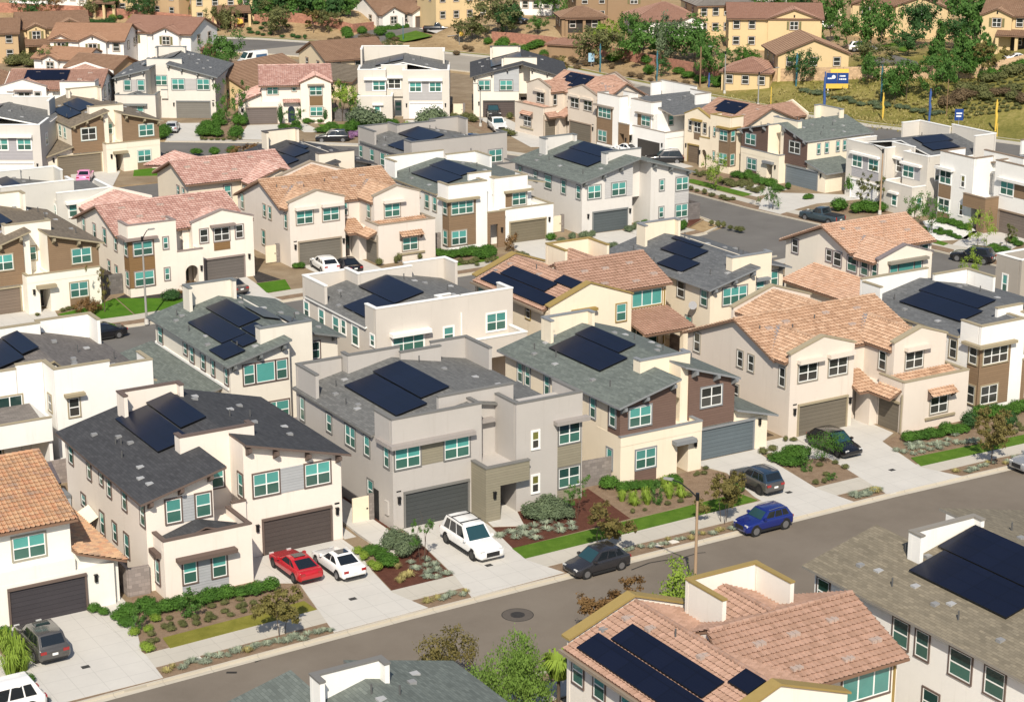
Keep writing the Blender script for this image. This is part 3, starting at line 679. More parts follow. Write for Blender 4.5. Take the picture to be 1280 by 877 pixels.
    b = h.new(); b.box(.35, .72, 3.65, 3.68, 2.65, 2.74); h.part('number_plate', b, BLACK)
    h.win('f', 6.6, 7.5, 4.4, 5.7, 5.5, 1); h.win('l', 2.9, 3.7, 4.3, 5.8, 8.92, 1)
    for a, b_, z0, z1 in ((4.3, 5.0, 4.0, 5.5), (8.2, 8.9, 4.2, 5.5), (9.6, 10.3, 4.2, 5.5), (15.3, 16.1, 4.0, 5.6), (10, 10.8, 1.1, 2.6), (13.2, 13.9, 1.3, 2.5)): h.win('l', a, b_, z0, z1, 0, 1)
    for a in (5.5, 9, 13): h.win('r', a, a+1.0, 4.2, 5.6, 13.9)
    h.tvents(zm, ((1.8, 8.8), (3.8, 9.2), (8, 9.4), (11.2, 9.3), (9.3, 7.6)))
    for (u, v) in ((1.0, 8.9), (3.9, 8.4), (6.6, 9.0)):
        b = h.new(); b.tube([(u, v, zm(u, v)-.1), (u, v, zm(u, v)+.35)], .05, 6); h.part('vent_pipe', b, METAL)
    if solar:
        zb = lambda u, v=0: 8.0-.4*abs(10.5-v)
        h.solar(zm, 6.6, 9.6, 6.8, 10.2); h.solar(zm, 9.7, 12.2, 7.8, 10.2)
    return h.done()
def h_bay(name, label, x, y, rot=0, mir=False, solar=True, car_open=False, **kw):
    """white parapet boxes, two-storey corner bay left, boarded entry, garage right with an upper deck"""
    h = House(name, label, x, y, rot, 13.6, mir, **kw)
    zr = lambda u, v=0: 6.1+.2*u if u < 6.5 else 7.4-.2*(u-6.5)
    h.slab([(-.2, 2.4, 6.06), (6.5, 2.4, 7.4), (6.5, 14.6, 7.4), (-.2, 14.6, 6.06)]); h.slab([(6.5, 2.4, 7.4), (13.6, 2.4, 5.98), (13.6, 14.6, 5.98), (6.5, 14.6, 7.4)])
    h.box(0, 4.7, .25, 14.5, 0, 5.9); h.box(4.71, 11.2, 1.5, 14.48, 0, 5.9)
    h.pu([(.05, 5.88), (11.1, 5.88), (11.1, 6.3), (6.5, 7.2), (.05, 5.9)], 2.6, 14.4)
    h.pw(-.02, 4.72, 0, .25, 0, 7.4); h.pw(-.02, .22, .34, 2.3, 5.5, 7.38); h.pw(4.48, 4.72, .34, 1.8, 5.5, 7.38)
    h.slab([(.22, .25, 6.7), (4.48, .25, 7.3), (4.48, 2.4, 7.3), (.22, 2.4, 6.7)], .1)
    h.pw(3.6, 6.4, 2.0, 2.25, 5.5, 7.9); h.pw(6.2, 10.4, 1.0, 1.25, 2.5, 7.3); h.pw(10.16, 10.4, 1.34, 3.2, 5.5, 7.28); h.pw(6.2, 6.44, 1.34, 3.0, 5.5, 7.28)
    h.pw(-.02, .22, 12, 14.2, 5.5, 7.9); h.pw(-.02, 7.4, 14.29, 14.53, 5.5, 8.1); h.pw(7.2, 11.2, 13.2, 13.44, 5.5, 7.8); h.pw(10.96, 11.2, 10, 13.1, 5.5, 7.8)
    # corner bay
    h.box(-.05, 3.3, -.04, 0, .7, 5.6, h.cs); h.box(-.05, -.02, -.039, 1.3, .7, 5.6, h.cs)
    h.win('f', .3, 2.95, 4.2, 5.55, -.04, 3); h.win('f', .3, 2.1, .9, 2.4, -.04, 2); h.win('l', .25, 1.1, 4.2, 5.55, -.05, 1); h.win('l', .25, 1.1, .9, 2.4, -.05, 1)
    h.awn('f', -.5, 3.6, -.04, 5.68, .45, .22); h.awn('l', -.04, 1.7, -.05, 5.685, .42, .21)
    # entry
    h.box(4.72, 6.85, -.2, .05, 2.6, 3.95, h.cs); h.box(4.72, 5.0, -.199, 1.5, 0, 2.6, h.cs); h.box(5.95, 6.85, -.2, .05, 0, 2.6, h.cs); h.box(5.0, 6.8, .06, 1.5, 2.6, 3.8); h.door(5.1, 5.9, 1.5, 2.4, (.20, .20, .17)); h.cap(4.72, 6.85, -.2, .05, 3.95)
    h.lamp(6.4, -.2, 1.9)
    # garage
    h.box(6.86, 13.5, .92, 7.5, 0, 3.3); h.pw(6.86, 13.55, .7, .92, 0, 3.8); h.pw(13.33, 13.55, 1.01, 6.0, 3, 3.78)
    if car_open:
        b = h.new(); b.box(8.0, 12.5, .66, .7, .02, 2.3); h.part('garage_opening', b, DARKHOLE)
    else: h.gar(8.0, 12.5, 2.3, .7)
    h.lamp(13.0, .7, 2.1)
    h.win('f', 8.45, 10.2, 4.1, 5.45, 1.0, 2); h.box(7.6, 8.34, .965, 1.0, 4.0, 5.5, h.cs); h.awn('f', 7.4, 10.9, 1.0, 5.6, .5, .2)
    for a, b_, z0, z1 in ((2.6, 3.4, 4.1, 5.6), (4.3, 5.2, 4.1, 5.6), (6.4, 7.0, 4.9, 5.6), (8.0, 8.6, 4.9, 5.6), (9.6, 10.2, 4.9, 5.6)): h.win('l', a, b_, z0, z1, 0, 1)
    for a in (4, 8): h.win('r', a, a+1.0, 4.2, 5.5, 11.2)
    if solar: h.solar(zr, 1.7, 4.2, 4.2, 11.5); h.solar(zr, 4.3, 6.4, 5.0, 12.0)
    h.vents(zr, ((1.0, 10), (2.0, 12.4), (1.0, 6), (8.0, 11), (9.0, 9.5), (8.5, 7), (9.6, 12)))
    return h.done()
def h_arch(name, label, x, y, rot=0, mir=False, solar=False, **kw):
    """tile roof, parapet corner bay left, arched porch, garage under a front gable right"""
    h = House(name, label, x, y, rot, 14.0, mir, **kw)
    k = 6 if h.lod == 0 else 4
    zm = lambda u, v=0: 7.7-.36*(8.0-v)
    h.pv([(1.0, 0), (15, 0), (15, 5.3), (8.0, 7.5), (2.2, 5.4), (1.0, 5.4)], 0, 4.9); h.pv([(3.0, 0), (14.98, 0), (14.98, 5.3), (8.0, 7.5), (3.0, 5.6)], 4.91, 13.85); h.box(.02, 4.9, .2, 3, 0, 5.4)
    h.tile([(-.45, 2.3, zm(0, 2.3)), (13.6, 2.3, zm(0, 2.3)), (13.6, 8.0, 7.7), (-.45, 8.0, 7.7)], k); h.tile([(-.45, 15.4, 5.04), (-.45, 8.0, 7.7), (13.6, 8.0, 7.7), (13.6, 15.4, 5.04)], k); h.ridge((-.4, 8, 7.75), (13.5, 8, 7.75))
    h.pw(-.02, 4.95, 0, .24, 0, 7.15); h.pw(-.02, .22, .33, 2.6, 5, 7.13); h.pw(4.71, 4.95, .33, 2.0, 4, 7.13)
    h.tile([(.3, .3, 6.0), (2.4, .3, 6.7), (2.4, 4.6, 6.7), (.3, 4.6, 6.0)], k); h.tile([(2.4, .3, 6.7), (4.6, .3, 6.0), (4.6, 4.6, 6.0), (2.4, 4.6, 6.7)], k)
    h.tile([(.6, 16, 5.9), (4.6, 16, 7.3), (4.6, 8.6, 7.3), (.6, 12.6, 5.9)], k); h.tile([(4.6, 16, 7.3), (8.6, 16, 5.9), (8.6, 12.6, 5.9), (4.6, 8.6, 7.3)], k); h.wallm().prism([(.5, 16, 0), (8.7, 16, 0), (8.7, 16, 6.3), (4.6, 16, 7.65), (.5, 16, 6.3)], (0, .3, 0))
    # garage gable
    um = 10.55
    h.wallm().prism([(7.3, 1.7, 0), (13.88, 1.7, 0), (13.88, 1.7, 6.2), (um, 1.7, 7.2), (7.3, 1.7, 6.2)], (0, .3, 0)); h.box(7.32, 13.86, 2.0, 6, 0, 5.7)
    for a, b in (((7.18, 6.205), (um, 7.205)), ((um, 7.205), (14.0, 6.205))): h.capm().prism([(a[0], 1.64, a[1]), (b[0], 1.64, b[1]), (b[0], 1.64, b[1]+.13), (a[0], 1.64, a[1]+.13)], (0, .48, 0))
    h.tile([(7.1, 2.0, 5.75), (um, 2.0, 6.85), (um, 5.9, 6.85), (7.1, 2.9, 5.75)], k); h.tile([(um, 2.0, 6.85), (14.1, 2.0, 5.75), (14.1, 2.9, 5.75), (um, 5.9, 6.85)], k); h.ridge((um, 2.2, 6.9), (um, 5.6, 6.9))
    h.box(6.6, 7.3, 2.6, 4, 2.9, 5.6)
    # arched porch
    u0, u1, zc, r = 5.75, 7.1, 1.75, .675; uc = (u0+u1)/2
    arc = [(uc-r*math.cos(math.pi*i/14), zc+r*math.sin(math.pi*i/14)) for i in range(15)]
    h.wallm().prism([(u, .02, z) for u, z in [(4.96, 0), (u0, 0)]+arc+[(u1, 0), (7.66, 0), (7.66, 3.95), (4.96, 3.95)]], (0, .28, 0))
    h.cap(4.96, 7.66, .02, .3, 3.95); h.box(4.96, 5.4, .31, 2.5, 0, 2.9); h.box(7.38, 7.66, .31, 1.69, 0, 3.9); h.box(4.97, 7.37, .31, 2.6, 2.7, 3.2); h.box(5.4, 7.3, 2.2, 2.8, 0, 2.7); h.door(5.9, 6.9, 2.2, 2.3); h.lamp(7.4, .02, 2.0)
    # bay
    h.box(-.05, 2.6, -.04, 0, .9, 5.6, h.cs); h.box(-.05, -.02, -.039, 1.3, .9, 5.6, h.cs)
    for z in ((4.1, 5.45), (1.05, 2.5)): h.win('f', .45, 2.4, *z, -.04, 2); h.win('l', .2, 1.0, *z, -.05, 1)
    h.awn('f', -.5, 2.9, -.04, 5.7, .45, .22); h.awn('l', -.04, 1.9, -.05, 5.705, .42, .21)
    for z in ((4.45, 5.6), (1.3, 2.5)): h.win('f', 3.55, 4.05, *z, 0, 1)
    h.win('f', 8.1, 8.95, 4.15, 5.5, 1.7, 1, gl='d'); h.win('f', 11.95, 12.75, 4.15, 5.5, 1.7, 1, gl='d'); h.win('f', 9.6, 11.25, 4.1, 5.45, 1.7, 2, gl='d'); h.box(9.55, 11.3, 1.66, 1.7, 3.15, 3.95, h.cs); h.awn('f', 9.2, 11.8, 1.7, 5.6, .5, .22)
    h.gar(8.5, 12.7, 2.3, 1.7); h.lamp(13.3, 1.7, 2.1)
    for a, b_, z0, z1 in ((3.2, 3.95, 4.0, 5.5), (6.2, 7.1, 4.0, 5.6), (9.2, 10.0, 4.0, 5.5), (12.4, 13.2, 4.0, 5.5), (3.4, 4.1, .9, 2.4), (5.5, 6.2, 1.4, 2.5)): h.win('l', a, b_, z0, z1, 0, 1)
    h.tvents(zm, ((2, 7), (6, 6.8), (9.5, 7.2), (5.5, 4.6), (3.2, 5.2)))
    if solar: h.solar(zm, 5.0, 11.2, 4.8, 7.6)
    return h.done()
# ------------------------------------------------------------------ second row: backs to the camera
def h_back_white(name, label, x, y, **kw):            # R2a, origin (42.3, 134)
    h = House(name, label, x, y, 0, 10, wall=WHITE, trim=TR_TAN, roof=SH_BRN2, **kw)
    zr = lambda u, v=0: 8.0-.27*abs(u-.9)
    h.slab([(.9, 0, 7.9), (7.8, 0, 6.05), (7.8, 13, 6.05), (.9, 13, 7.9)]); h.slab([(-8, 2.6, 5.5), (.9, 2.6, 7.9), (.9, 13, 7.9), (-8, 13, 5.5)])
    h.box(.02, 7.4, .2, 13, 0, 5.9); h.box(-8, .01, 2.8, 13, 0, 5.9); h.pu([(-8, 5.3), (7.3, 5.8), (.9, 7.6)], .3+2.6, 12.8)
    h.pw(0, 4.2, 0, .24, 0, 8.0); h.pw(4.2, 7.5, .004, .23, 0, 7.6); h.pw(7.26, 7.5, .33, 2.6, 5, 7.58); h.pw(0, .24, .33, 2.7, 3.5, 7.98); h.pw(-2.0, -.05, 2.5, 2.74, 0, 8.0); h.pw(-8, -2.05, 2.51, 2.75, 0, 7.7)
    h.pw(-6, 2.8, 11.6, 11.84, 5.5, 8.3); h.pw(2.8, 7.3, 12.6, 12.84, 5.5, 8.2); h.pw(7.06, 7.3, 10.6, 12.5, 5.5, 8.18); h.pw(2.6, 2.84, 11.93, 12.5, 5.5, 8.1)
    h.win('f', .92, 1.72, 4.25, 5.65, 0, 1, gl='d'); h.awn('f', .6, 2.1, 0, 5.85, .5, .22)
    h.win('f', -3.6, -1.75, 4.35, 5.75, 2.5, 2, 'pic', gl='g'); h.win('l', 1.0, 1.75, 4.5, 5.75, 0, 1, gl='d')
    # covered patio in front
    h.box(-9, -1.0, -1.9, -1.65, 3.35, 5.1); h.box(-1.24, -1.0, -1.64, 2.5, 0, 5.09); h.cap(-9, -1, -1.9, -1.65, 5.1, .05); h.slab([(-9, -1.6, 4.2), (-1.2, -1.6, 4.2), (-1.2, 2.5, 5.0), (-9, 2.5, 5.0)], .1)
    h.box(-9, -1.25, -1.6, 2.4, 3.3, 3.5)
    h.win('f', -7.5, -3.5, .1, 2.4, 2.5, 4, 'pic', gl='g')
    h.solar(zr, -3.3, -.6, 5.0, 12); h.solar(zr, -.5, .8, 5.8, 11.0)
    h.vents(lambda u, v: zr(u, v), ((2.2, 2.0), (3.4, 1.6), (2.0, 1.3), (2.6, 3.4), (4.6, 2.4), (5.5, 3.0), (6.3, 1.6), (4.0, 6.5), (5.2, 8.0), (3.0, 9.0), (6.5, 5.5)))
    return h.done()
def h_back_shed(name, label, x, y, sol=0, low=False, **kw):   # R2b/R2e, origin (left wall, rear face)
    h = House(name, label, x, y, 0, 14, **kw)
    L, R = shed_roof(h, -.5, 11.2, 5.2, 6.1, 6.0, -.6, 2.6, 16.2, 5.0, .9, (3.0, 7.4), (2.2, 6.6), 8.2, 8.75)
    h.pu([(0, 0), (5.0, 0), (5.0, L(5.0)-.17), (0, L(0)-.17)], 0, 15.5); h.pu([(5.01, 0), (7.4, 0), (7.4, 7.0), (5.01, 7.2)], .9, 15.4); h.pu([(7.41, 0), (10.8, 0), (10.8, R(10.8)-.17), (7.41, R(7.41)-.17)], 3.4, 15.5)
    h.brackets([(.25, 0, 6.05), (2.4, 0, 6.6), (4.4, 0, 7.05)]); h.brackets([(7.9, 3.4, 6.8), (10.4, 3.4, 6.1)])
    if low:
        h.win('f', 1.1, 2.0, 4.25, 5.8, 0, 1); h.win('f', 2.15, 3.7, 4.25, 5.8, 0, 1, 'pic'); h.win('f', 3.85, 4.75, 4.25, 5.8, 0, 1); h.win('f', 1.6, 4.8, 1.0, 2.5, 0, 3, 'trip')
        h.win('f', 8.3, 9.2, 4.3, 5.7, 3.4, 1, gl='g')
        for a, b, z0 in ((.4, 1.0, 4.3), (3.0, 3.6, 4.3), (4.9, 5.7, 4.3), (7.2, 8.0, 4.3), (8.6, 9.3, 4.6), (13.9, 14.9, 4.15)): h.win('l', a, b, z0, 5.55, 0, 1)
        h.slab([(-5.2, 1.6, 2.7), (-.02, 1.6, 3.85), (-.02, 16.5, 3.85), (-5.2, 16.5, 2.7)]); h.box(-4.8, -.03, 2.1, 16, 0, 2.6); h.pu([(-4.8, 2.58), (-.03, 2.58), (-.03, 3.6)], 2.15, 15.9); h.box(-.1, 0, .3, 15.5, 3.9, 4.1, WHITE, 'flashing', False)
    else:
        h.win('f', 1.35, 4.0, 4.3, 5.85, 0, 3); h.win('f', 5.75, 6.65, 4.5, 5.75, .9, 1); h.awn('f', 5.45, 7.0, .9, 5.8, .5, .24)
        h.win('f', 8.6, 10.2, 4.25, 5.6, 3.4, 2)
        h.win('l', .4, 1.35, 4.3, 5.7, 0, 1); h.win('l', 3.8, 4.85, 4.3, 5.75, 0, 1, gl='d'); h.win('l', 2.6, 3.5, 1.5, 2.8, 0, 1); h.win('l', 9, 10, 4.3, 5.7, 0, 1)
        b = h.new(); b.tube([(-.1, 1.9, 4.0), (-.45, 1.9, 4.15)], .03, 6); b.tube([(-.45, 1.9, 4.15), (-.50, 1.85, 4.17)], [.36, .38], 14); h.part('satellite_dish', b, M_plain('dish_grey', (.32, .32, .33), .6))
    if sol == 1:   # two upper strips, three lower panels
        h.solar(L, 1.0, 3.1, 3.8, 10.8); h.solar(L, 3.25, 5.15, 5.6, 12.4); h.solar(L, -.2, 1.6, .6, 3.6); h.solar(L, 1.75, 3.3, 2.2, 5.3) if 0 else h.solar(L, 1.75, 3.1, 1.5, 3.65); h.solar(L, 3.25, 4.5, 2.4, 5.2)
        h.solar(R, 5.6, 7.2, 6.0, 10.0); h.solar(R, 7.4, 8.6, 5.0, 7.6)
    else: h.solar(L, .3, 2.4, 4.8, 8.6); h.solar(L, 2.5, 4.5, 6.4, 11.2); h.solar(L, 4.6, 5.1+.05, 8, 12.4)
    h.vents(L, ((.7, 12.5), (1.2, 13.6), (1.0, 6.9), (.3, 5.0), (1.6, 2.2), (2.6, 1.0), (1.4, 13.0), (.5, 9.3), (3.4, 1.6)))
    h.vents(R, ((6.2, 12), (7.0, 13.5), (7.8, 11), (8.6, 9.4), (9.2, 8), (9.6, 6.4), (9.9, 5.0), (8.0, 5.8), (7.0, 4.4), (10.3, 10)))
    return h.done()
def h_back_flat(name, label, x, y, **kw):             # R2c, origin (70, 137)
    h = House(name, label, x, y, 0, 13, **kw)
    zr = lambda u, v=0: 6.1+.22*u if u < 6.6 else 7.55-.22*(u-6.6)
    h.slab([(-.2, 1.6, 6.05), (6.6, 1.6, 7.55), (6.6, 13, 7.55), (-.2, 13, 6.05)]); h.slab([(6.6, .3, 7.55), (12.7, .3, 6.2), (12.7, 13, 6.2), (6.6, 13, 7.55)])
    h.box(0, 12.8, .24, 13, 0, 5.95); h.pu([(.05, 5.9), (12.6, 5.9), (12.6, 6.0), (6.6, 7.35)], 1.7, 12.9)
    h.pw(0, 7.9, 0, .24, 0, 7.9); h.pw(7.9, 12.9, -.004, .236, 0, 7.9); h.pw(0, .24, .33, 1.9, 5, 7.88); h.pw(12.66, 12.9, .33, 2.2, 5, 7.88); h.pw(6.2, 6.44, .33, 1.1, 6, 7.86); h.pw(6.2, 7.6, 1.19, 1.4, 6, 7.84)
    h.pw(0, .24, 9.4, 13.4, 5, 7.7); h.pw(0, 4.0, 13.49, 13.73, 5, 7.7); h.pw(3.9, 4.14, 10.9, 13.4, 5, 7.9); h.pw(4.14, 9.2, 10.9, 11.14, 5, 7.95); h.pw(9.0, 13.2, 11.9, 12.14, 5, 8.0); h.pw(12.96, 13.2, 9.9, 11.8, 5, 8.0)
    h.win('f', 1.5, 4.35, 4.0, 5.35, 0, 3); h.awn('f', 1.2, 4.85, 0, 5.4, .6, .32, WHITE)
    h.win('f', 6.25, 7.15, 4.2, 5.45, 0, 1, gl='o' if 0 else 't'); h.win('f', 10.35, 12.2, 4.5, 6.0, 0, 2); h.pipe(7.9, 0, 4.3, 6.5)
    h.wallm().box(7.5, 12.75, -2.6, -2.36, 3.05, 4.75); h.wallm().box(6.0, 7.5, -2.6, -2.36, 0, 4.75); h.box(12.3, 12.75, -2.59, -2.37, 0, 3.05); h.cap(6, 12.75, -2.6, -2.36, 4.75); h.pw(12.51, 12.75, -2.27, -.1, 3, 4.73); h.box(6, 12.5, -2.36, 0, 3.0, 4.1)
    for a, b_, z0, z1 in ((12.6, 13.5, 4.1, 5.5), (9.6, 10.6, 4.1, 5.5), (6.8, 7.9, 4.0, 5.5), (5.5, 6.3, 4.4, 5.6), (3.2, 4.3, 4.0, 5.6), (-.0+.3, 1.0, 4.7, 5.6)): h.win('l', a, b_, z0, z1, 0, 1)
    h.solar(zr, .6, 3.5, 2.6, 7.2); h.solar(zr, 3.6, 6.4, 3.6, 10.2)
    h.vents(zr, ((.6, 8), (1.6, 9.6), (.9, 5.5), (2.2, 11), (7.6, 9.4), (8.4, 9.0), (9.0, 8.2), (10, 6), (9.4, 4), (11, 2.6), (8.2, 2.2), (11.4, 8)))
    return h.done()
def h_tile_court(name, label, x, y, rot=0, mir=False, rear=True, wall=CREAM, **kw):    # R2d / H7: origin (left wall, rear face of the left gable)
    h = House(name, label, x, y, rot, 17, mir, wall=wall, trim=TR_OLV, wtrim=TR_OLV if rear else TR_BR, roof=T_BRN, **kw)
    k = 6
    zl = lambda u, v=0: 5.85+.38*(u+.5)
    um, zp = 4.0, 7.55
    h.tile([(-.5, .5, 5.85), (um, .5, zp), (um, 12.2, zp), (-.5, 12.2, 5.85)], k); h.tile([(um, .5, zp), (8.5, .5, 5.85), (8.5, 12.2, 5.85), (um, 12.2, zp)], k); h.ridge((um, .6, zp+.04), (um, 12.1, zp+.04))
    h.pu([(0, 0), (8.2, 0), (8.2, 5.7), (um, 7.3), (0, 5.7)], .32, 12.3)
    for v in (.02, 12.3):
        h.wallm().prism([(-.02, v, 0), (8.3, v, 0), (8.3, v, 6.2), (um, v, 7.75), (-.02, v, 6.2)], (0, .28, 0))
        for a, b in (((-.15, 6.205), (um, 7.765)), ((um, 7.765), (8.45, 6.205))): h.capm().prism([(a[0], v-.12, a[1]), (b[0], v-.12, b[1]), (b[0], v-.12, b[1]+.12), (a[0], v-.12, a[1]+.12)], (0, .75, 0))
    # main block, ridge across
    zb = lambda u, v=0: 8.0-.42*abs(v-6.3)
    h.tile([(3.2, 1.7, zb(0, 1.7)), (13.9, 1.7, zb(0, 1.7)), (13.9, 6.3, 8.0), (4.3, 6.3, 8.0)], k); h.tile([(13.9, 11.6, zb(0, 11.6)), (3.4, 11.6, zb(0, 11.6)), (4.6, 6.3, 8.0), (13.9, 6.3, 8.0)], k); h.ridge((4.4, 6.3, 8.05), (13.8, 6.3, 8.05))
    h.pv([(2.2, 0), (11.2, 0), (11.2, 5.8), (6.3, 7.8), (2.2, 5.9)], 4.5, 13.5)
    # street-side tower with parapet and its own small tile roof
    h.pw(6.5, 11.2, 10.9, 11.14, 4, 8.6); h.pw(6.5, 6.74, 7.9, 10.81, 4, 8.58); h.pw(10.96, 11.2, 7.9, 10.81, 4, 8.58)
    h.tile([(6.8, 6.6, 7.0), (8.85, 6.6, 7.85), (8.85, 10.9, 7.85), (6.8, 10.9, 7.0)], k); h.tile([(8.85, 6.6, 7.85), (10.9, 6.6, 7.0), (10.9, 10.9, 7.0), (8.85, 10.9, 7.85)], k); h.ridge((8.85, 6.8, 7.9), (8.85, 10.7, 7.9))
    # rear windows
    h.win('f', 6.7, 7.7, 4.0, 5.5, 0, 1, gl='o' if 0 else 't'); h.win('f', 3.55, 4.3, 3.8, 5.4, 0, 1, gl='d'); h.awn('f', 2.1, 4.5, 0, 5.45, .55, .22, TR_OLV)
    h.win('f', 9.85, 13.0, 4.25, 5.7, 2.2, 3, 'pic'); h.win('l', 3.2, 3.9, 4.4, 5.7, 0, 1, gl='d')
    for a in (6.5, 9.0, 11.0): h.win('l', a, a+1.0, 4.0, 5.5, 0, 1)
    h.pipe(13.3, 2.2, .2, 5.6)
    if rear:
        h.tile([(8.3, -2.2, 3.05), (13.6, -2.2, 3.05), (13.6, 2.2, 3.95), (8.3, 2.2, 3.95)], k); h.box(12.5, 13.2, -1.9, -1.4, 0, 2.75); h.box(8.4, 8.8, -1.9, -1.4, 0, 2.75); h.box(8.4, 13.2, -1.9, -1.6, 2.7, 3.0)
        h.win('f', 9.2, 12.6, .1, 2.4, 2.2, 3, 'pic', gl='g')
        h.pw(-.6, 2.7, -.9, -.7, 0, 5.4); h.pw(2.46, 2.7, -.6, .0, 0, 5.38); h.slab([(-.5, -.7, 5.2), (2.4, -.7, 5.2), (2.4, .02, 5.3), (-.5, .02, 5.3)], .1)
    g = h.new(); g.box(-.68, -.5, .3, 12.4, 5.62, 5.8); h.part('gutter', g, M_plain('gutter_tan', (.26, .21, .16), .5))
    h.solar(zl, -.2, 1.15, .9, 11.4, .2); h.solar(zl, 1.25, 2.6, 3.0 if rear else 2.5, 10.4, .2); h.solar(zl, 2.7, 3.75, .7, 3.8, .2) if rear else h.solar(zl, 2.7, 3.8, -0+.8, 2.4, .2)
    h.tvents(zl, ((3.1, 9.4), (2.9, 11.2), (3.3, 5.2)) if not rear else ((3.0, 6.5), (2.9, 11.2)))
    h.tvents(zb, ((6.5, 4.8), (8.7, 4.8), (11.4, 5.0), (10.5, 2.6), (12.8, 3.2), (7.4, 2.9)))
    h.vents(zl, ((1.6, 11.6), (3.4, 7.7)))
    return h.done()
def h_back_gable(name, label, x, y, **kw):            # R2f, origin (120.4, 133.8)
    h = House(name, label, x, y, 0, 10.6, wall=WARM, trim=(.20, .17, .17), roof=T_TAN2, awn=(.25, .23, .19), **kw)
    k = 5; zm = lambda u, v=0: 7.95-.42*abs(v-7.8)
    h.tile([(-.5, 3.4, zm(0, 3.4)), (10.3, 3.4, zm(0, 3.4)), (10.3, 7.8, 7.95), (-.5, 7.8, 7.95)], k); h.tile([(10.3, 14, zm(0, 14)), (-.5, 14, zm(0, 14)), (-.5, 7.8, 7.95), (10.3, 7.8, 7.95)], k); h.ridge((-.4, 7.8, 8), (10.2, 7.8, 8))
    h.pv([(3.8, 0), (13.5, 0), (13.5, 5.4), (7.8, 7.7), (3.8, 6.0)], 0, 10)
    h.tile([(-.45, .25, 5.85), (3.2, .25, 7.05), (3.2, 5.9, 7.05), (-.45, 3.1, 5.85)], k); h.tile([(3.2, .25, 7.05), (6.9, .25, 5.85), (6.9, 3.1, 5.85), (3.2, 5.9, 7.05)], k); h.ridge((3.2, .4, 7.1), (3.2, 5.6, 7.1))
    h.pu([(0.02, 0), (6.4, 0), (6.4, 5.7), (3.2, 6.8), (.02, 5.7)], .2, 7)
    h.wallm().prism([(-.03, -.06, 0), (6.5, -.06, 0), (6.5, -.06, 6.2), (3.2, -.06, 7.25), (-.03, -.06, 6.2)], (0, .28, 0))
    for a, b in (((-.15, 6.205), (3.2, 7.26)), ((3.2, 7.26), (6.62, 6.205))): h.capm().prism([(a[0], -.15, a[1]), (b[0], -.15, b[1]), (b[0], -.15, b[1]+.12), (a[0], -.15, a[1]+.12)], (0, .55, 0))
    b = h.new(); e0, e1 = Vector((.0, 4.0, 6.2)), Vector((3.0, 5.5, 7.1)); d = Vector((.15, -.1, .02)); b.add([e0-d, e0+d, e1+d, e1-d], [(0, 1, 2, 3)]); h.part('valley_flashing', b, M_plain('lead_grey', (.20, .20, .22), .5))
    h.win('f', 1.3, 2.3, 4.7, 5.6, -.06, 1, 'pic', gl='t'); h.win('f', 2.35, 4.25, 4.7, 5.6, -.06, 1, 'pic', gl='t'); h.win('f', 4.3, 5.25, 4.7, 5.6, -.06, 1, 'pic', gl='t'); h.awn('f', 1.0, 5.7, -.06, 5.7, .55, .25)
    h.win('f', 8.7, 9.6, 5.0, 5.8, 3.8, 1, 'pic', gl='g')
    for a, b_, z0 in ((11.6, 12.5, 4.4), (6.6, 7.4, 4.6), (5.2, 6.3, 4.4), (3.0, 4.3, 4.35), (1.4, 2.4, 4.35), (-.0+.1, .85, 4.3)): h.win('l', a, b_, z0, 5.75, 0 if z0 > 0 else 0, 1, gl='g' if a < 5 else 'd')
    h.tile([(-4.2, -1.2, 2.9), (-.02, -1.2, 4.0), (-.02, 9.0, 4.0), (-4.2, 9.0, 2.9)], k); h.box(-3.8, -.03, -.8, 8.6, 0, 2.8); h.pu([(-3.8, 2.78), (-.03, 2.78), (-.03, 3.75)], -.75, 8.5); h.win('f', -3.0, -1.6, 1.0, 2.4, -.8, 1, gl='t')
    h.tvents(zm, ((3, 6.6), (6.5, 7.0), (8.2, 5.4))); h.vents(zm, ((1.4, 6.9),))
    return h.done()
SH_BRN2 = M_shingle((.16, .145, .135), 'grey_brown')
T_PINK2 = M_tile([(.30,.17,.12), (.44,.27,.20), (.52,.34,.26), (.46,.27,.20)], 'pinkish')
T_TAN2 = M_tile([(.25,.165,.12), (.42,.265,.18), (.52,.34,.245), (.58,.40,.29), (.48,.28,.18), (.33,.26,.215)], 'mixed_tan')
# ------------------------------------------------------------------ the houses, one by one
H = 'houses of the tract'
# near row
h_cream('shed_roof_house', 'cream shed-roofed house with charcoal shingles behind the red coupe', 40, 108.4, wall=PINKW, trim=TR_BR, roof=SH_DARK, gar=(.075, .06, .055), group=H)
h_flat('flat_roof_house', 'grey flat-parapet house with a boarded porch behind the white SUV', 58, 110.2, wall=GREYS, trim=TR_GR, wtrim=TR_GR, roof=SH_GREY, gar=(.06, .065, .065), side=S_OLV, group=H, awn=(.33, .30, .28))
h_siding('sided_house', 'cream house with dark brown boarded upper front and a blue-grey garage door', 76, 110.7, wall=CREAM, trim=TR_BG, roof=SH_GRN, gar=(.11, .135, .15), side=S_BRN, group=H)
h_gables('tile_gable_house', 'beige house with orange-tan tile gables behind the black car on its drive', 93, 108.9, wall=TANW, trim=TR_TAN, wtrim=(.30, .27, .22), roof=T_TAN, gar=(.15, .13, .10), group=H, gl='d')
h_bay('corner_bay_house', 'white house with a brown two-storey corner bay at the right edge of the near row', 109.4, 109.2, wall=WHITE, trim=TR_TAN, wtrim=TR_TAN, roof=SH_MID, gar=(.12, .1, .08), side=S_TAN, group=H, gl='d')
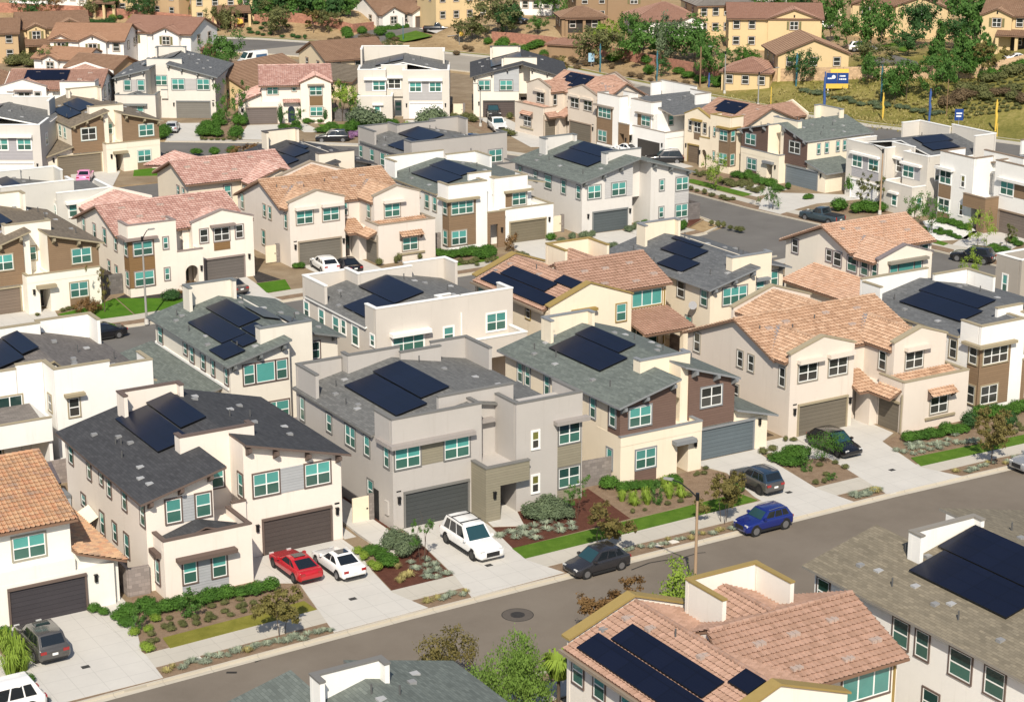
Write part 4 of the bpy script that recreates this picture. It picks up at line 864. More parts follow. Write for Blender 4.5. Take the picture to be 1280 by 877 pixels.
def h_edge_tile(x, y):                                   # H1 : only its right part is in view
    h = House('tile_roof_house', 'white house with mottled orange tile roof at the lower left edge', x, y, 0, 12, wall=(.80, .77, .70), trim=TR_BR, wtrim=(.30, .28, .22), roof=T_MULTI, gar=(.05, .045, .05), group=H)
    zf = lambda u, v=0: 6.0+.36*(v+.5)
    h.tile([(-8, -.2, 6.0), (6.2, -.2, 6.0), (6.2, 6.5, 8.4), (-8, 6.5, 8.4)]); h.tile([(6.2, 13, 6.0), (-8, 13, 6.0), (-8, 6.5, 8.4), (6.2, 6.5, 8.4)]); h.ridge((-8, 6.5, 8.45), (6.1, 6.5, 8.45))
    h.pv([(.3, 0), (12.6, 0), (12.6, 5.9), (6.5, 8.1), (.3, 5.9)], -8, 5.8)
    h.tile([(4.4, -.55, 3.0), (8.75, -.55, 3.0), (8.75, 12.5, 3.75), (4.4, 12.5, 3.75)][0:4]) if 0 else h.tile([(9.0, -.6, 2.85), (9.0, 13, 2.85), (5.82, 13, 4.0), (5.82, -.6, 4.0)])
    h.pu([(5.81, 0), (8.6, 0), (8.6, 2.8), (5.81, 3.75)], .02, 12.5)
    h.box(-8, 8.2, -.35, .29, 0, 2.75); h.box(-8, 5.79, -.34, .28, 2.75, 3.6)
    h.win('f', 2.2, 4.2, 3.95, 5.4, .3, 2); h.gar(1.6, 6.3, 2.35, -.35); h.lamp(7.0, -.35, 2.0)
    h.vents(zf, ((1.0, 4.2),))
    return h.done()
h_edge_tile(29.3, 109.9)
# second row, backs towards the camera
h_back_white('parapet_house', 'white parapet house seen from behind left of the charcoal shed roof', 42.3, 134, group=H)
h_back_shed('back_shed_house', 'shed-roofed house with seven solar panels and a long low side roof', 56.2, 134.6, sol=1, low=True, wall=(.72, .67, .58), trim=(.17, .18, .18), wtrim=TR_BR, roof=SH_GRN, group=H)
h_back_flat('white_capped_house', 'greige flat-roofed house with white parapet caps seen from behind', 70, 137, wall=GREIGE, trim=TR_WH, wtrim=TR_WH, roof=SH_GREY, group=H)
h_tile_court('brown_tile_house', 'cream house with brown tile roof, olive gable trim and a tiled patio cover', 85.7, 135.5, rear=True, group=H)
h_back_shed('grey_shed_house', 'cream shed-roofed house with grey shingles and a satellite dish', 101.3, 134, wall=CREAM, trim=TR_BG, wtrim=(.20, .19, .17), roof=SH_MID, group=H)
h_back_gable('back_gable_house', 'cream house with mottled tan tiles and a low tiled side roof seen from behind', 120.4, 133.8, group=H)
def h_corner_grey(x, y):
    h = House('edge_parapet_house', 'brown-grey parapet house cut by the right edge above the white bay house', x, y, 0, 12, wall=(.40, .36, .31), trim=TR_WH, wtrim=TR_WH, roof=SH_GREY, group=H)
    h.box(0.01, 12, .24, 3.2, 0, 5.9); h.pw(0, 5, 0, .24, 0, 7.3); h.pw(0, .24, .33, 3.1, 0, 7.28); h.slab([(.3, .3, 6.1), (11, .3, 7.0), (11, 3.2, 7.0), (.3, 3.2, 6.1)]); h.pw(.33, 5, 2.96, 3.2, 0, 7.26)
    h.win('l', 1.6, 2.2, 3.9, 5.6, 0, 1); h.win('f', 1.0, 2.4, 4.2, 5.7, 0, 2)
    return h.done()
h_corner_grey(128.2, 123.6)
# across the near street, roofs towards the camera
h_tile_court('front_tile_house', 'big brown-tiled house in the lower foreground with a white tower parapet', 51.5, 67.0, rear=False, wall=(.82, .76, .68), group=H)
def h_front_shed(x, y, name, label, roof, sol, **kw):
    h = House(name, label, x, y, 0, 15, wall=WHITE, trim=(.24, .22, .19), roof=roof, group=H, **kw)
    L, R = shed_roof(h, -.5, 15, 8.0, 6.1, 6.3, -6, -6, 13.2, 8.0, -6)
    h.pu([(0, 0), (8, 0), (8, L(8)-.17), (0, L(0)-.17)], -5, 12.5); h.pu([(8.01, 0), (14.5, 0), (14.5, R(14.5)-.17), (8.01, R(8.01)-.17)], -5, 10.5)
    return h, L, R
def h_tan_shingle(x, y):                                  # H8, local v=0 is Y=68
    h = House('tan_shingle_house', 'white house with tan shingle roof and two long solar strips, lower right', x, y, 0, 15, wall=WHITE, trim=(.24, .22, .19), wtrim=TR_BR, roof=SH_TAN, group=H, gl='g')
    L = lin(6.1, -.5, .25); R = lambda u, v=0: L(8.4)-.22*(u-8.4)
    h.slab([(-.5, -9, 6.1), (8.4, -9, L(8.4)), (8.4, 9.0, L(8.4)), (-.5, 9.0, 6.1)]); h.slab([(-.5, 9.0, 6.1), (5.0, 9.0, L(5.0)), (5.0, 13.1, L(5.0)), (-.5, 13.1, 6.1)]); h.slab([(8.4, -9, R(8.4)), (16, -9, R(16)), (16, 11.6, R(16)), (8.4, 11.6, R(8.4))])
    h.pu([(0, 0), (8.4, 0), (8.4, L(8.4)-.17), (0, L(0)-.17)], -8.5, 8.8); h.pu([(0, 0), (4.8, 0), (4.8, L(4.8)-.17), (0, L(0)-.17)], 8.81, 12.5); h.pu([(8.41, 0), (15.5, 0), (15.5, R(15.5)-.17), (8.41, R(8.41)-.17)], -8.5, 11)
    h.pw(3.6, 8.5, 8.6, 8.88, 5, 8.75); h.wallm().box(3.6, 3.86, 7.9, 8.59, 5, 8.749); h.wallm().box(8.24, 8.5, 8.0, 8.59, 5, 8.749); h.cap(3.6, 3.86, 7.9, 8.5, 8.747); h.cap(8.24, 8.5, 8.0, 8.5, 8.747)
    for a, b in ((11.2, 12.2), (4.6, 5.8), (3.0, 4.0), (-.2, 1.4), (-2.6, -1.2), (-5.4, -4.4)): h.win('l', a, b, 4.1, 5.6, 0, 1)
    for a, b in ((7.0, 8.0), (2, 3.2), (-2, -.8)): h.win('l', a, b, 1.1, 2.5, 0, 1)
    h.solar(L, 2.65, 5.2, .2, 7.7); h.solar(L, 5.3, 8.1, .8, 8.3)
    h.vents(L, ((1.5, 10.4), (1.2, 7.4), (2.0, 6.4), (1.4, 4.2), (1.2, 2.2), (2.0, 3.6), (1.2, -.9), (4.0, 9.5), (1.8, 9.2), (4.4, 8.1))); h.vents(R, ((9.4, 6), (10.2, 7.5), (11, 5.0), (9.0, 9.0)))
    return h.done()
h_tan_shingle(68.9, 68.0)
def h_low_front(x, y):                                    # R0a : roof seen at the bottom edge
    h = House('slate_shingle_house', 'grey-green shingle roof with a white parapet at the bottom edge', x, y, 0, 12, wall=WHITE, trim=TR_GR, roof=SH_GRN, group=H)
    L = lin(6.1, -.5, .25); R = lambda u, v=0: L(6.4)-.25*(u-6.4)
    h.slab([(-.5, -9, 6.1), (6.4, -9, L(6.4)), (6.4, 9.2, L(6.4)), (-.5, 9.2, 6.1)][0:4]); h.slab([(-.5, 9.2, 6.1), (4.2, 9.2, L(4.2)), (4.2, 12.6, L(4.2)), (-.5, 12.6, 6.1)]); h.slab([(6.4, -9, R(6.4)), (12.6, -9, R(12.6)), (12.6, 11.2, R(12.6)), (6.4, 11.2, R(6.4))])
    h.pu([(0, 0), (6.4, 0), (6.4, L(6.4)-.17), (0, L(0)-.17)], -8.5, 9); h.pu([(0, 0), (4, 0), (4, L(4)-.17), (0, L(0)-.17)], 9.01, 12.1); h.pu([(6.41, 0), (12.2, 0), (12.2, R(12.2)-.17), (6.41, R(6.41)-.17)], -8.5, 10.7)
    h.pw(3.6, 7.4, 8.8, 9.08, 5, 8.6); h.wallm().box(3.6, 3.86, 8.0, 8.79, 5, 8.599); h.wallm().box(7.14, 7.4, 8.2, 8.79, 5, 8.599); h.cap(3.6, 3.86, 8.0, 8.7, 8.597); h.cap(7.14, 7.4, 8.2, 8.7, 8.597)
    h.vents(L, ((4.6, 7.4), (6.0, 7.4), (6.1, 6.6), (5.6, 6.0), (4.0, 6.6))); h.vents(R, ((8.6, 8.2), (7.2, 6.8), (9.4, 9.4)))
    return h.done()
h_low_front(32.4, 69.0)
# third row, fronts towards the camera
h_siding('brown_sided_house', 'cream house with tan-brown boarded upper front left of the street lamp', 46.8, 178.2, mir=True, wall=(.83, .78, .68), trim=TR_TAN, wtrim=TR_TAN, roof=SH_BRN, gar=(.18, .14, .11), side=S_TAN, group=H, gl='t')
h_arch('arched_porch_house', 'cream house with pink tile roof and an arched porch behind the street lamp', 64.7, 178.9, wall=(.80, .73, .64), trim=(.26, .21, .19), roof=T_PINK, gar=(.13, .115, .105), side=(.22, .13, .06), group=H)
h_gables('tan_gable_house', 'beige house with tan tile gables and turquoise windows behind two parked cars', 83.2, 178.1, wall=(.70, .63, .56), trim=(.30, .25, .19), wtrim=(.30, .25, .2), roof=T_TAN, gar=(.16, .145, .12), group=H)
h_bay('white_bay_house', 'white house with brown corner bay and olive garage door in the third row', 100.1, 178.5, wall=WHITE, trim=TR_TAN, wtrim=(.30, .27, .22), roof=SH_GRN, gar=(.17, .145, .10), side=S_TAN, group=H)
def h_twin(name, label, x, y, rot=0, mir=False, side=None, entry=True, **kw):
    """shed roof left over the garage, tall slot entry, narrow two-storey front right with stacked windows"""
    h = House(name, label, x, y, rot, 13.6, mir, side=side or (.48, .47, .46), **kw)
    L, R = shed_roof(h, -.5, 14.0, 7.3, 6.0, 6.0, .7, -.6, 16, 7.3, .8, None, (2.6, 7.2), 8.3, 8.6)
    h.pw(4.2, 9.4, 3.6, 3.88, 5, 8.4); h.wallm().box(4.2, 4.46, 2.9, 3.59, 5, 8.399); h.cap(4.2, 4.46, 2.9, 3.5, 8.397)
    h.pu([(0, 0), (6.7, 0), (6.7, L(6.7)-.17), (0, L(0)-.17)], 1.3, 15.5); h.pu([(6.71, 3.3), (8.3, 3.3), (8.3, R(8.3)-.17), (7.3, L(7.3)-.17), (6.71, L(6.71)-.17)], 2.2, 15.4); h.box(6.71, 8.3, 3.4, 15.4, 0, 3.3)
    h.pu([(8.31, 0), (13.5, 0), (13.5, R(13.5)-.17), (8.31, R(8.31)-.17)], .01, 15.5)
    h.pu([(3.0, 3.75), (6.72, 3.75), (6.72, L(6.72)-.18), (3.0, L(3.0)-.18)], 1.26, 1.3, h.cs)
    h.box(11.6, 13.53, -.03, .01, .1, 5.7, h.cs)
    h.win('f', .75, 2.45, 3.95, 5.4, 1.3, 2); h.win('l', 1.6, 2.4, 3.95, 5.4, 0, 1); h.win('f', 3.9, 5.75, 3.95, 5.4, 1.26, 2)
    for z in ((3.95, 5.4), (.85, 2.3)): h.win('f', 11.75, 13.4, *z, -.03, 2)
    for z in ((4.2, 5.4), (1.1, 2.3)): h.win('f', 9.5, 10.1, *z, .01, 1)
    h.gar(1.5, 6.0, 2.3, 1.3); h.lamp(.8, 1.3, 2.0); h.lamp(6.4, 1.3, 2.0); h.door(7.0, 8.1, 3.4, 2.6, (.07, .065, .05) if entry else (.012, .012, .014))
    h.brackets([(.2, 1.3, 5.95), (2.7, 1.3, 6.55), (5.0, 1.3, 7.1), (6.9, 2.2, 7.5)]); h.brackets([(8.6, .01, 7.3), (10.8, .01, 6.75), (13.3, .01, 6.1)])
    for a, b_, z0 in ((4.6, 5.5, 4.0), (7.6, 9.0, 4.0), (10.6, 11.4, 4.4), (14, 14.7, 4.2)): h.win('l', a, b_, z0, 5.5, 0)
    h.solar(L, 2.6, 5.0, 4.2, 11.4); h.solar(L, 5.1, 7.2, 5.6, 12.0)
    h.vents(L, ((1.0, 12.4), (1.8, 11), (1.4, 8), (2.2, 13.5), (1.2, 3), (3.2, 2.4))); h.vents(R, ((8.6, 10), (9.5, 8), (10.4, 11)))
    return h.done()
h_twin('twin_front_house', 'pale grey shed-roofed house with grey-green shingles and slate garage door', 117.0, 177.3, wall=(.66, .63, .59), trim=(.17, .18, .18), wtrim=(.22, .22, .21), roof=SH_GRN, gar=(.085, .10, .105), group=H)
# ------------------------------------------------------------------ fourth row and the ring of fronts beyond
def h_wing(name, label, x, y, rot=0, mir=False, **kw):
    """flat roofs with white caps: one-storey wing left, double garage right, white awnings"""
    h = House(name, label, x, y, rot, 13.4, mir, **kw)
    zr = lambda u, v=0: 7.9-.2*abs(u-6.6)
    h.slab([(.2, 4.6, 6.6), (6.6, 4.6, 7.9), (6.6, 15, 7.9), (.2, 15, 6.6)]); h.slab([(6.6, 4.6, 7.9), (13.2, 4.6, 6.6), (13.2, 15, 6.6), (6.6, 15, 7.9)])
    h.box(0, 4.9, .24, 4, 0, 3.1); h.pw(0, 5.1, 0, .24, 0, 3.6); h.pw(4.86, 5.1, .33, 3.4, 0, 3.58); h.pw(0, .24, .33, 2.4, 0, 3.58)
    h.box(.02, 4.1, 2.75, 15, 0, 6.4); h.pw(0, 4.1, 2.5, 2.74, 3, 7.1); h.pw(0, .24, 2.83, 7, 3, 7.08); h.pw(3.86, 4.1, 2.83, 4.2, 3, 7.08)
    h.box(4.11, 6.7, 3.9, 14.9, 0, 6.6); h.pw(3.4, 7.2, 3.62, 3.86, 3, 7.6); h.box(6.71, 13.38, 2.05, 15, 0, 6.4); h.pw(6.6, 13.4, 1.8, 2.04, 0, 7.1); h.pw(13.16, 13.4, 2.13, 7, 5, 7.08); h.pw(6.6, 6.84, 2.13, 3.6, 0, 7.08)
    h.pw(0, 7.2, 14.6, 14.84, 5.5, 8.9); h.pw(7.2, 12.6, 14.2, 14.44, 5.5, 8.6); h.pw(0, .24, 11, 14.5, 5.5, 8.88); h.pw(12.36, 12.6, 11, 14.1, 5.5, 8.58)
    h.win('f', 2.2, 4.0, 4.1, 5.5, 2.5, 2); h.box(1.1, 2.1, 2.46, 2.5, 4.0, 5.6, h.cs); h.awn('f', .9, 4.3, 2.5, 5.65, .5, .28)
    h.win('f', 4.4, 6.2, 4.2, 5.6, 3.62, 2, gl='d'); h.awn('f', 4.2, 6.7, 3.62, 5.75, .5, .28); h.win('f', 2.5, 3.3, .9, 2.2, 0, 1); h.awn('f', 2.2, 3.8, 0, 2.35, .4, .25)
    h.box(7.5, 12.3, 1.76, 1.8, 2.75, 5.5, h.cs)
    for u in (7.6, 10.5): h.win('f', u, u+1.7, 4.0, 5.4, 1.76, 2)
    h.awn('f', 7.4, 12.4, 1.76, 5.6, .5, .28); h.gar(7.6, 12.3, 2.3, 1.8); h.lamp(7.1, 1.8, 2.0); h.lamp(12.8, 1.8, 2.0); h.door(5.3, 6.3, 3.9, 2.4, (.06, .07, .08))
    h.win('r', 4.5, 5.5, 4.1, 5.5, 13.38, 1); h.win('l', 4, 4.8, 4.1, 5.4, .02, 1); h.win('l', .9, 1.7, .9, 2.3, 0, 1)
    h.solar(zr, 2.4, 4.4, 6, 11); h.solar(zr, 4.5, 6.5, 6.5, 12)
    h.vents(zr, ((8, 9), (9, 11), (10, 7)))
    return h.done()
def h_lean_garage(name, label, x, y, rot=0, **kw):
    """pink tiles: garage under a side slope left, arched door, gabled bay with stacked windows right"""
    h = House(name, label, x, y, rot, 13.4, False, **kw); k = 4
    zm = lambda u, v=0: 7.6-.36*abs(6.5-v)
    h.pv([(1.2, 0), (12, 0), (12, 5.4), (6.5, 7.4), (1.2, 5.4)], 3.2, 13.2)
    h.tile([(2.8, .6, zm(0, .6)), (13.5, .6, zm(0, .6)), (13.5, 6.5, 7.6), (2.8, 6.5, 7.6)], k); h.tile([(13.5, 12.4, zm(0, 12.4)), (2.8, 12.4, zm(0, 12.4)), (2.8, 6.5, 7.6), (13.5, 6.5, 7.6)], k); h.ridge((2.8, 6.5, 7.65), (13.4, 6.5, 7.65))
    h.pu([(-.2, 0), (3.19, 0), (3.19, 4.2), (-.2, 3.0)], .95, 8.5); h.box(3.19, 5.8, .9, 1.3, 0, 3.2)
    h.tile([(-.6, .6, 2.95), (3.19, .6, 4.5), (3.19, 9, 4.5), (-.6, 9, 2.95)], k)
    h.wallm().prism([(8.8, .3, 0), (13.2, .3, 0), (13.2, .3, 5.9), (11, .3, 6.8), (8.8, .3, 5.9)], (0, .9, 0)); h.tile([(8.6, .2, 5.9), (11, .2, 6.95), (11, 4.5, 6.95), (8.6, 1.6, 5.9)], k); h.tile([(11, .2, 6.95), (13.4, .2, 5.9), (13.4, 1.6, 5.9), (11, 4.5, 6.95)], k)
    h.gar(.9, 5.3, 2.3, .9); h.lamp(.4, .9, 2); h.lamp(5.7, .9, 2)
    b = h.new(); uc, r, zc = 7.4, .5, 1.9; b.prism([(uc-r, 1.1, .1)]+[(uc-r*math.cos(math.pi*i/8), 1.1, zc+r*math.sin(math.pi*i/8)) for i in range(9)]+[(uc+r, 1.1, .1)], (0, .1, 0)); h.part('front_door', b, M_plain('door_navy', (.02, .03, .05), .4))
    h.tileawn(6.2, 8.7, 1.2, 3.0)
    for z in ((4.1, 5.4), (1.1, 2.4)): h.win('f', 10.1, 11.9, *z, .3, 2)
    h.box(10.05, 11.95, .26, .3, 2.6, 3.95, h.cs); h.awn('f', 9.8, 12.2, .3, 5.55, .45, .2); h.win('f', 4.0, 5.6, 4.2, 5.5, 1.2, 2); h.win('f', 7.6, 8.2, 4.6, 5.6, 1.2, 1)
    return h.done()
def h_back_pink(x, y):
    h = House('pink_tile_house', 'cream house with pink tiles in the fourth row behind the arched porch house', x, y, 0, 13.6, wall=(.74, .65, .52), trim=(.22, .17, .15), roof=T_PINK, group=H, lod=1); k = 4
    zm = lambda u, v=0: 7.9-.4*abs(v-6.5)
    h.tile([(-.5, 1.8, zm(0, 1.8)), (12.4, 1.8, zm(0, 1.8)), (12.4, 6.5, 7.9), (-.5, 6.5, 7.9)], k); h.tile([(12.4, 12, zm(0, 12)), (-.5, 12, zm(0, 12)), (-.5, 6.5, 7.9), (12.4, 6.5, 7.9)], k); h.ridge((-.4, 6.5, 7.95), (12.3, 6.5, 7.95))
    h.pv([(2.4, 0), (11.5, 0), (11.5, 5.7), (6.5, 7.7), (2.4, 6.0)], 0, 12)
    h.wallm().prism([(6.2, 0, 0), (13.6, 0, 0), (13.6, 0, 5.9), (9.9, 0, 7.2), (6.2, 0, 5.9)], (0, 2.5, 0))
    h.tile([(5.9, -.3, 5.8), (9.9, -.3, 7.25), (9.9, 5.3, 7.25), (5.9, 1.6, 5.8)], k); h.tile([(9.9, -.3, 7.25), (13.9, -.3, 5.8), (13.9, 1.6, 5.8), (9.9, 5.3, 7.25)], k)
    h.tile([(1, 8, 7.0), (3, 8, 7.6), (3, 13.6, 7.6), (-.8, 13.6, 6.2)], k); h.tile([(3, 8, 7.6), (5, 8, 7.0), (6.8, 13.6, 6.2), (3, 13.6, 7.6)], k)
    h.win('f', 7.2, 8.4, 4.0, 5.4, 0, 1); h.win('f', 4.2, 5.0, 4.0, 5.4, 2.4, 1); h.win('l', .9, 1.7, 4.0, 5.4, 6.2, 1); h.win('f', 10.6, 13.0, 4.4, 5.5, 0, 2, gl='g'); h.awn('f', 10.3, 13.2, 0, 5.55, .6, .25)
    h.win('l', 3.5, 4.1, 4.3, 5.3, 0, 1); h.win('l', 5, 5.7, 4.3, 5.3, 0, 1)
    h.tvents(zm, ((1, 5), (3.5, 5.4), (6, 3.6), (8.8, 5.6), (4.6, 3.0)))
    return h.done()
def h_grey_caps(x, y):
    h = House('grey_cap_house', 'pale greige parapet house with white caps between pink car and brown-boarded house', x, y, 0, 12, wall=(.60, .58, .53), trim=TR_WH, wtrim=TR_WH, roof=SH_GREY, group=H, lod=1)
    zr = lambda u, v=0: 7.5-.2*abs(u-3.0)
    h.box(0, 7.7, 1.2, 9, 0, 6.2); h.slab([(-4, 1.5, 6.1), (3, 1.5, 7.5), (3, 9.5, 7.5), (-4, 9.5, 6.1)]); h.slab([(3, 1.5, 7.5), (8.6, 1.5, 6.38), (8.6, 9.5, 6.38), (3, 9.5, 7.5)])
    h.pw(0, 7.8, .9, 1.14, 0, 8.0); h.pw(0, .24, 1.23, 2.2, 6, 7.98); h.pw(7.56, 7.8, 1.23, 3.0, 5, 7.98); h.pw(0, 4.4, 8.2, 8.44, 5, 8.2); h.pw(4.4, 8.4, 8.5, 8.74, 5, 8.1); h.pw(8.16, 8.4, 6.2, 8.4, 5, 8.08)
    h.box(5.6, 11.6, .24, 7, 0, 6.1); h.pw(5.6, 11.7, 0, .24, 0, 6.95); h.pw(11.46, 11.7, .33, 5, 4, 6.93); h.slab([(5.8, .3, 6.3), (11.4, .3, 6.3), (11.4, 7, 6.6), (5.8, 7, 6.6)], .1)
    h.win('f', 1.3, 2.1, 4.0, 5.6, .9, 1); h.win('f', 6.8, 11.2, 4.3, 5.6, 0, 4, 'trip'); h.awn('f', 6.4, 11.4, 0, 5.7, .55, .3, WHITE); h.win('l', .5, 1.0, 4.3, 5.6, 5.6, 1)
    h.solar(zr, -2.8, .2, 2.5, 7.5); h.solar(zr, .3, 2.9, 2.8, 8.4); h.vents(zr, ((4, 6), (5, 7), (6, 4.4), (3.6, 8)))
    return h.done()
h_grey_caps(58.5, 198.0)
h_back_pink(79.4, 197.3)
h_back_shed('black_shed_house', 'cream house with black shingle shed roof in the fourth row', 91.2, 196.6, wall=(.76, .68, .56), trim=(.10, .09, .085), roof=SH_DARK, group=H, lod=1)
h_back_flat('grey_parapet_house', 'warm grey parapet house behind the white corner bay house', 107.2, 199.8, wall=(.43, .40, .37), trim=(.15, .15, .15), wtrim=(.2, .2, .2), roof=SH_GREY, group=H, lod=1, awn=(.2, .2, .2))
h_siding('mirrored_sided_house', 'cream house with tan boarded upper front behind the pink car', 76.7, 238.8, 0, mir=True, wall=(.80, .72, .60), trim=TR_TAN, wtrim=(.5, .55, .5), roof=SH_BRN, gar=(.18, .15, .11), side=S_TAN, group=H, lod=1)
h_wing('left_edge_house', 'grey flat house with white awnings at the left edge above the pink car', 63.0, 243.2, -31, wall=(.58, .55, .51), trim=TR_WH, wtrim=TR_WH, roof=SH_GREY, gar=(.75, .74, .72), side=(.36, .35, .37), awn=WHITE, group=H, lod=1)
h_arch('pale_gable_house', 'white house with pink-brown tiles and a purple-brown garage door at the far left', 81.0, 274.3, -31, mir=True, wall=(.80, .77, .72), trim=(.26, .21, .19), roof=M_tile([(.30,.18,.14), (.42,.26,.20), (.48,.32,.26)], 'rose'), gar=(.085, .06, .065), side=(.2, .15, .12), solar=True, group=H, lod=1)
h_cream('far_shed_house', 'pale shed-roofed house with a silver car on its drive', 98.0, 274.2, -33, wall=(.66, .62, .56), trim=(.19, .20, .20), roof=SH_MID, gar=(.19, .18, .16), side=(.44, .42, .41), group=H, lod=1)
h_lean_garage('arched_door_house', 'cream house with pink tiles, arched navy door and a green front lawn', 112.6, 262.0, -24, wall=(.80, .71, .62), trim=(.3, .25, .2), wtrim=(.30, .25, .2), roof=T_PINK, gar=(.15, .125, .115), side=(.20, .125, .065), group=H, lod=1)
h_wing('white_garage_house', 'greige flat house with white garage door in the far row', 128.7, 256.4, -30, wall=(.60, .56, .50), trim=TR_WH, wtrim=TR_WH, roof=SH_GREY, gar=(.82, .80, .78), side=(.40, .39, .39), awn=WHITE, group=H, lod=1)
h_twin('charcoal_twin_house', 'cream house with charcoal shed roof behind the white pickup', 144.3, 249.6, -30, wall=(.76, .70, .60), trim=(.11, .105, .10), roof=SH_DARK, gar=(.095, .075, .07), side=(.42, .43, .44), entry=False, group=H, lod=1)
# fronts along the cross street, facing left
h = h_gables('cross_street_gable_house', 'beige house with pinkish tile gables, solar and a tile awning right of the white pickup', 144.3, 237.3, -86, mir=True, wall=(.66, .58, .49), trim=(.28, .22, .17), wtrim=(.28, .22, .17), roof=T_PINK2, gar=(.16, .14, .11), solar=True, group=H, lod=1, gl='d')
h.e.scale = (1, .75, 1)
h = h_bay('open_garage_house', 'white parapet house with its garage open behind the dark SUV', 147.5, 221.6, -85, wall=WHITE, trim=(.30, .26, .22), roof=SH_MID, gar=(.10, .10, .10), side=S_TAN, car_open=True, solar=False, group=H, lod=1)
h.e.scale = (1, .78, 1)
h = h_arch('narrow_arch_house', 'cream house with brown tiles, solar and a corner bay right of the open garage', 150.3, 207.4, -83, mir=True, wall=(.78, .68, .53), trim=TR_OLV, wtrim=(.25, .2, .14), roof=T_BRN, gar=(.16, .12, .085), side=(.20, .14, .09), solar=True, group=H, lod=1)
h.e.scale = (.72, .9, 1)
h = h_siding('cross_street_sided_house', 'cream house with dark boarded upper front and grey-green low garage roof', 152.7, 196.4, -87, wall=(.82, .73, .58), trim=TR_BG, roof=SH_GRN, gar=(.16, .19, .21), side=(.13, .085, .07), group=H, lod=1, solar=False)
h.e.scale = (1, .72, .95)
h = h_wing('cross_street_wing_house', 'pale greige flat house behind the pole at the right, white garage door', 154.2, 179.8, -90, mir=True, wall=(.62, .58, .52), trim=TR_WH, wtrim=TR_WH, roof=SH_MID, gar=(.80, .79, .77), side=(.40, .39, .40), awn=WHITE, group=H, lod=1)
h.e.scale = (1, .85, .96)
h_flat('cross_street_flat_house', 'white flat house with brown boarded porch at the right edge', 156.3, 164.4, -90, mir=True, wall=(.80, .78, .74), trim=(.24, .18, .13), wtrim=TR_WH, roof=SH_MID, gar=(.17, .14, .12), side=S_TAN, group=H, lod=1, awn=(.72, .70, .66))
# ------------------------------------------------------------------ terrain, roads, paving
FAR_EDGE = [(60, 398), (100, 384), (126, 371), (144.7, 358.5), (155.4, 348.5), (166, 333), (176, 315), (182, 302), (184.9, 289.8), (185.6, 276.8), (187.6, 250.3), (189.6, 229.6), (192.6, 216), (197.3, 205), (201, 193.8), (208, 175), (217, 150), (228, 120)]
NEAR_EDGE = [(52, 379), (74, 373), (94, 366), (118, 354), (137, 339.7), (146, 328), (157, 311), (165, 294), (171, 280), (173.5, 266), (174.4, 250), (176, 230), (179, 213), (184, 200), (188, 188), (195, 170), (204, 146), (214, 117)]
def seg_d(p, poly):
    """signed distance to a polyline, positive on its right (the far side)"""
    best = 1e9; sg = 1
    for a, b in zip(poly, poly[1:]):
        ax, ay = a; dx, dy = b[0]-ax, b[1]-ay; L = dx*dx+dy*dy
        t = max(0, min(1, ((p[0]-ax)*dx+(p[1]-ay)*dy)/L)); qx, qy = ax+t*dx-p[0], ay+t*dy-p[1]; d = qx*qx+qy*qy
        if d < best: best = d; sg = 1 if dx*(p[1]-ay)-dy*(p[0]-ax) > 0 else -1
    return math.sqrt(best)*sg
def smooth(a, b, x):
    t = max(0, min(1, (x-a)/(b-a))); return t*t*(3-2*t)
def gz(x, y):
    """terrain height"""
    if x < 120 and y < 340 or x < 150 and y < 250 or (x < 170 and y < 240): return -.16
    d = seg_d((x, y), FAR_EDGE)
    if d < 0: return -.16
    h = -.16 + .16*smooth(0, .4, d) + 3.0*smooth(3.2, 17, d)
    side = smooth(9, 16, math.hypot(x-188, (y-338)))     # the side street stays low
    dd = abs((x-168)*.62-(y-329)*.78)
    if x > 164 and y > 318: h = h*smooth(5, 13, dd) if d < 40 else h
    h += 7.5*math.exp(-(((x-243)/20)**2+((y-207)/26)**2))*smooth(8, 26, d)
    h += 26*smooth(0, 1, (x-290)/170)*smooth(0, 1, (380-abs(y-330))/160)*.9
    return h
F_ = 2469.; PC, PS = math.cos(PITCH), math.sin(PITCH); RX = (math.cos(YAW), -math.sin(YAW)); FX = (math.sin(YAW), math.cos(YAW))
def G(px, py, z=0.):
    """the ground point seen at a photograph pixel"""
    x = (px-640)/F_; yy = -(py-438.5)/F_; h = PC+yy*PS; u = -PS+yy*PC
    dx, dy = RX[0]*x+FX[0]*h, RX[1]*x+FX[1]*h; t = (z-50)/u
    return (dx*t, dy*t)
def GT(px, py):
    z = 0.
    for _ in range(14):
        x, y = G(px, py, z); z = .5*z+.5*max(gz(x, y), -.16)
    x, y = G(px, py, z); return (x, y, z)
def ppm(x, y, z=0):
    """pixels per metre at a place"""
    dep = (x*FX[0]+y*FX[1])*PC-(z-50)*PS; return F_/dep
DIRT = M_ground('dry_soil', [(0., (.15, .105, .065)), (.5, (.245, .185, .12)), (1., (.36, .29, .20))], .35, 9, .5)
BANKM = M_ground('bank_soil', [(0., (.20, .135, .07)), (.45, (.38, .27, .145)), (1., (.52, .40, .24))], .25, 5, .6)
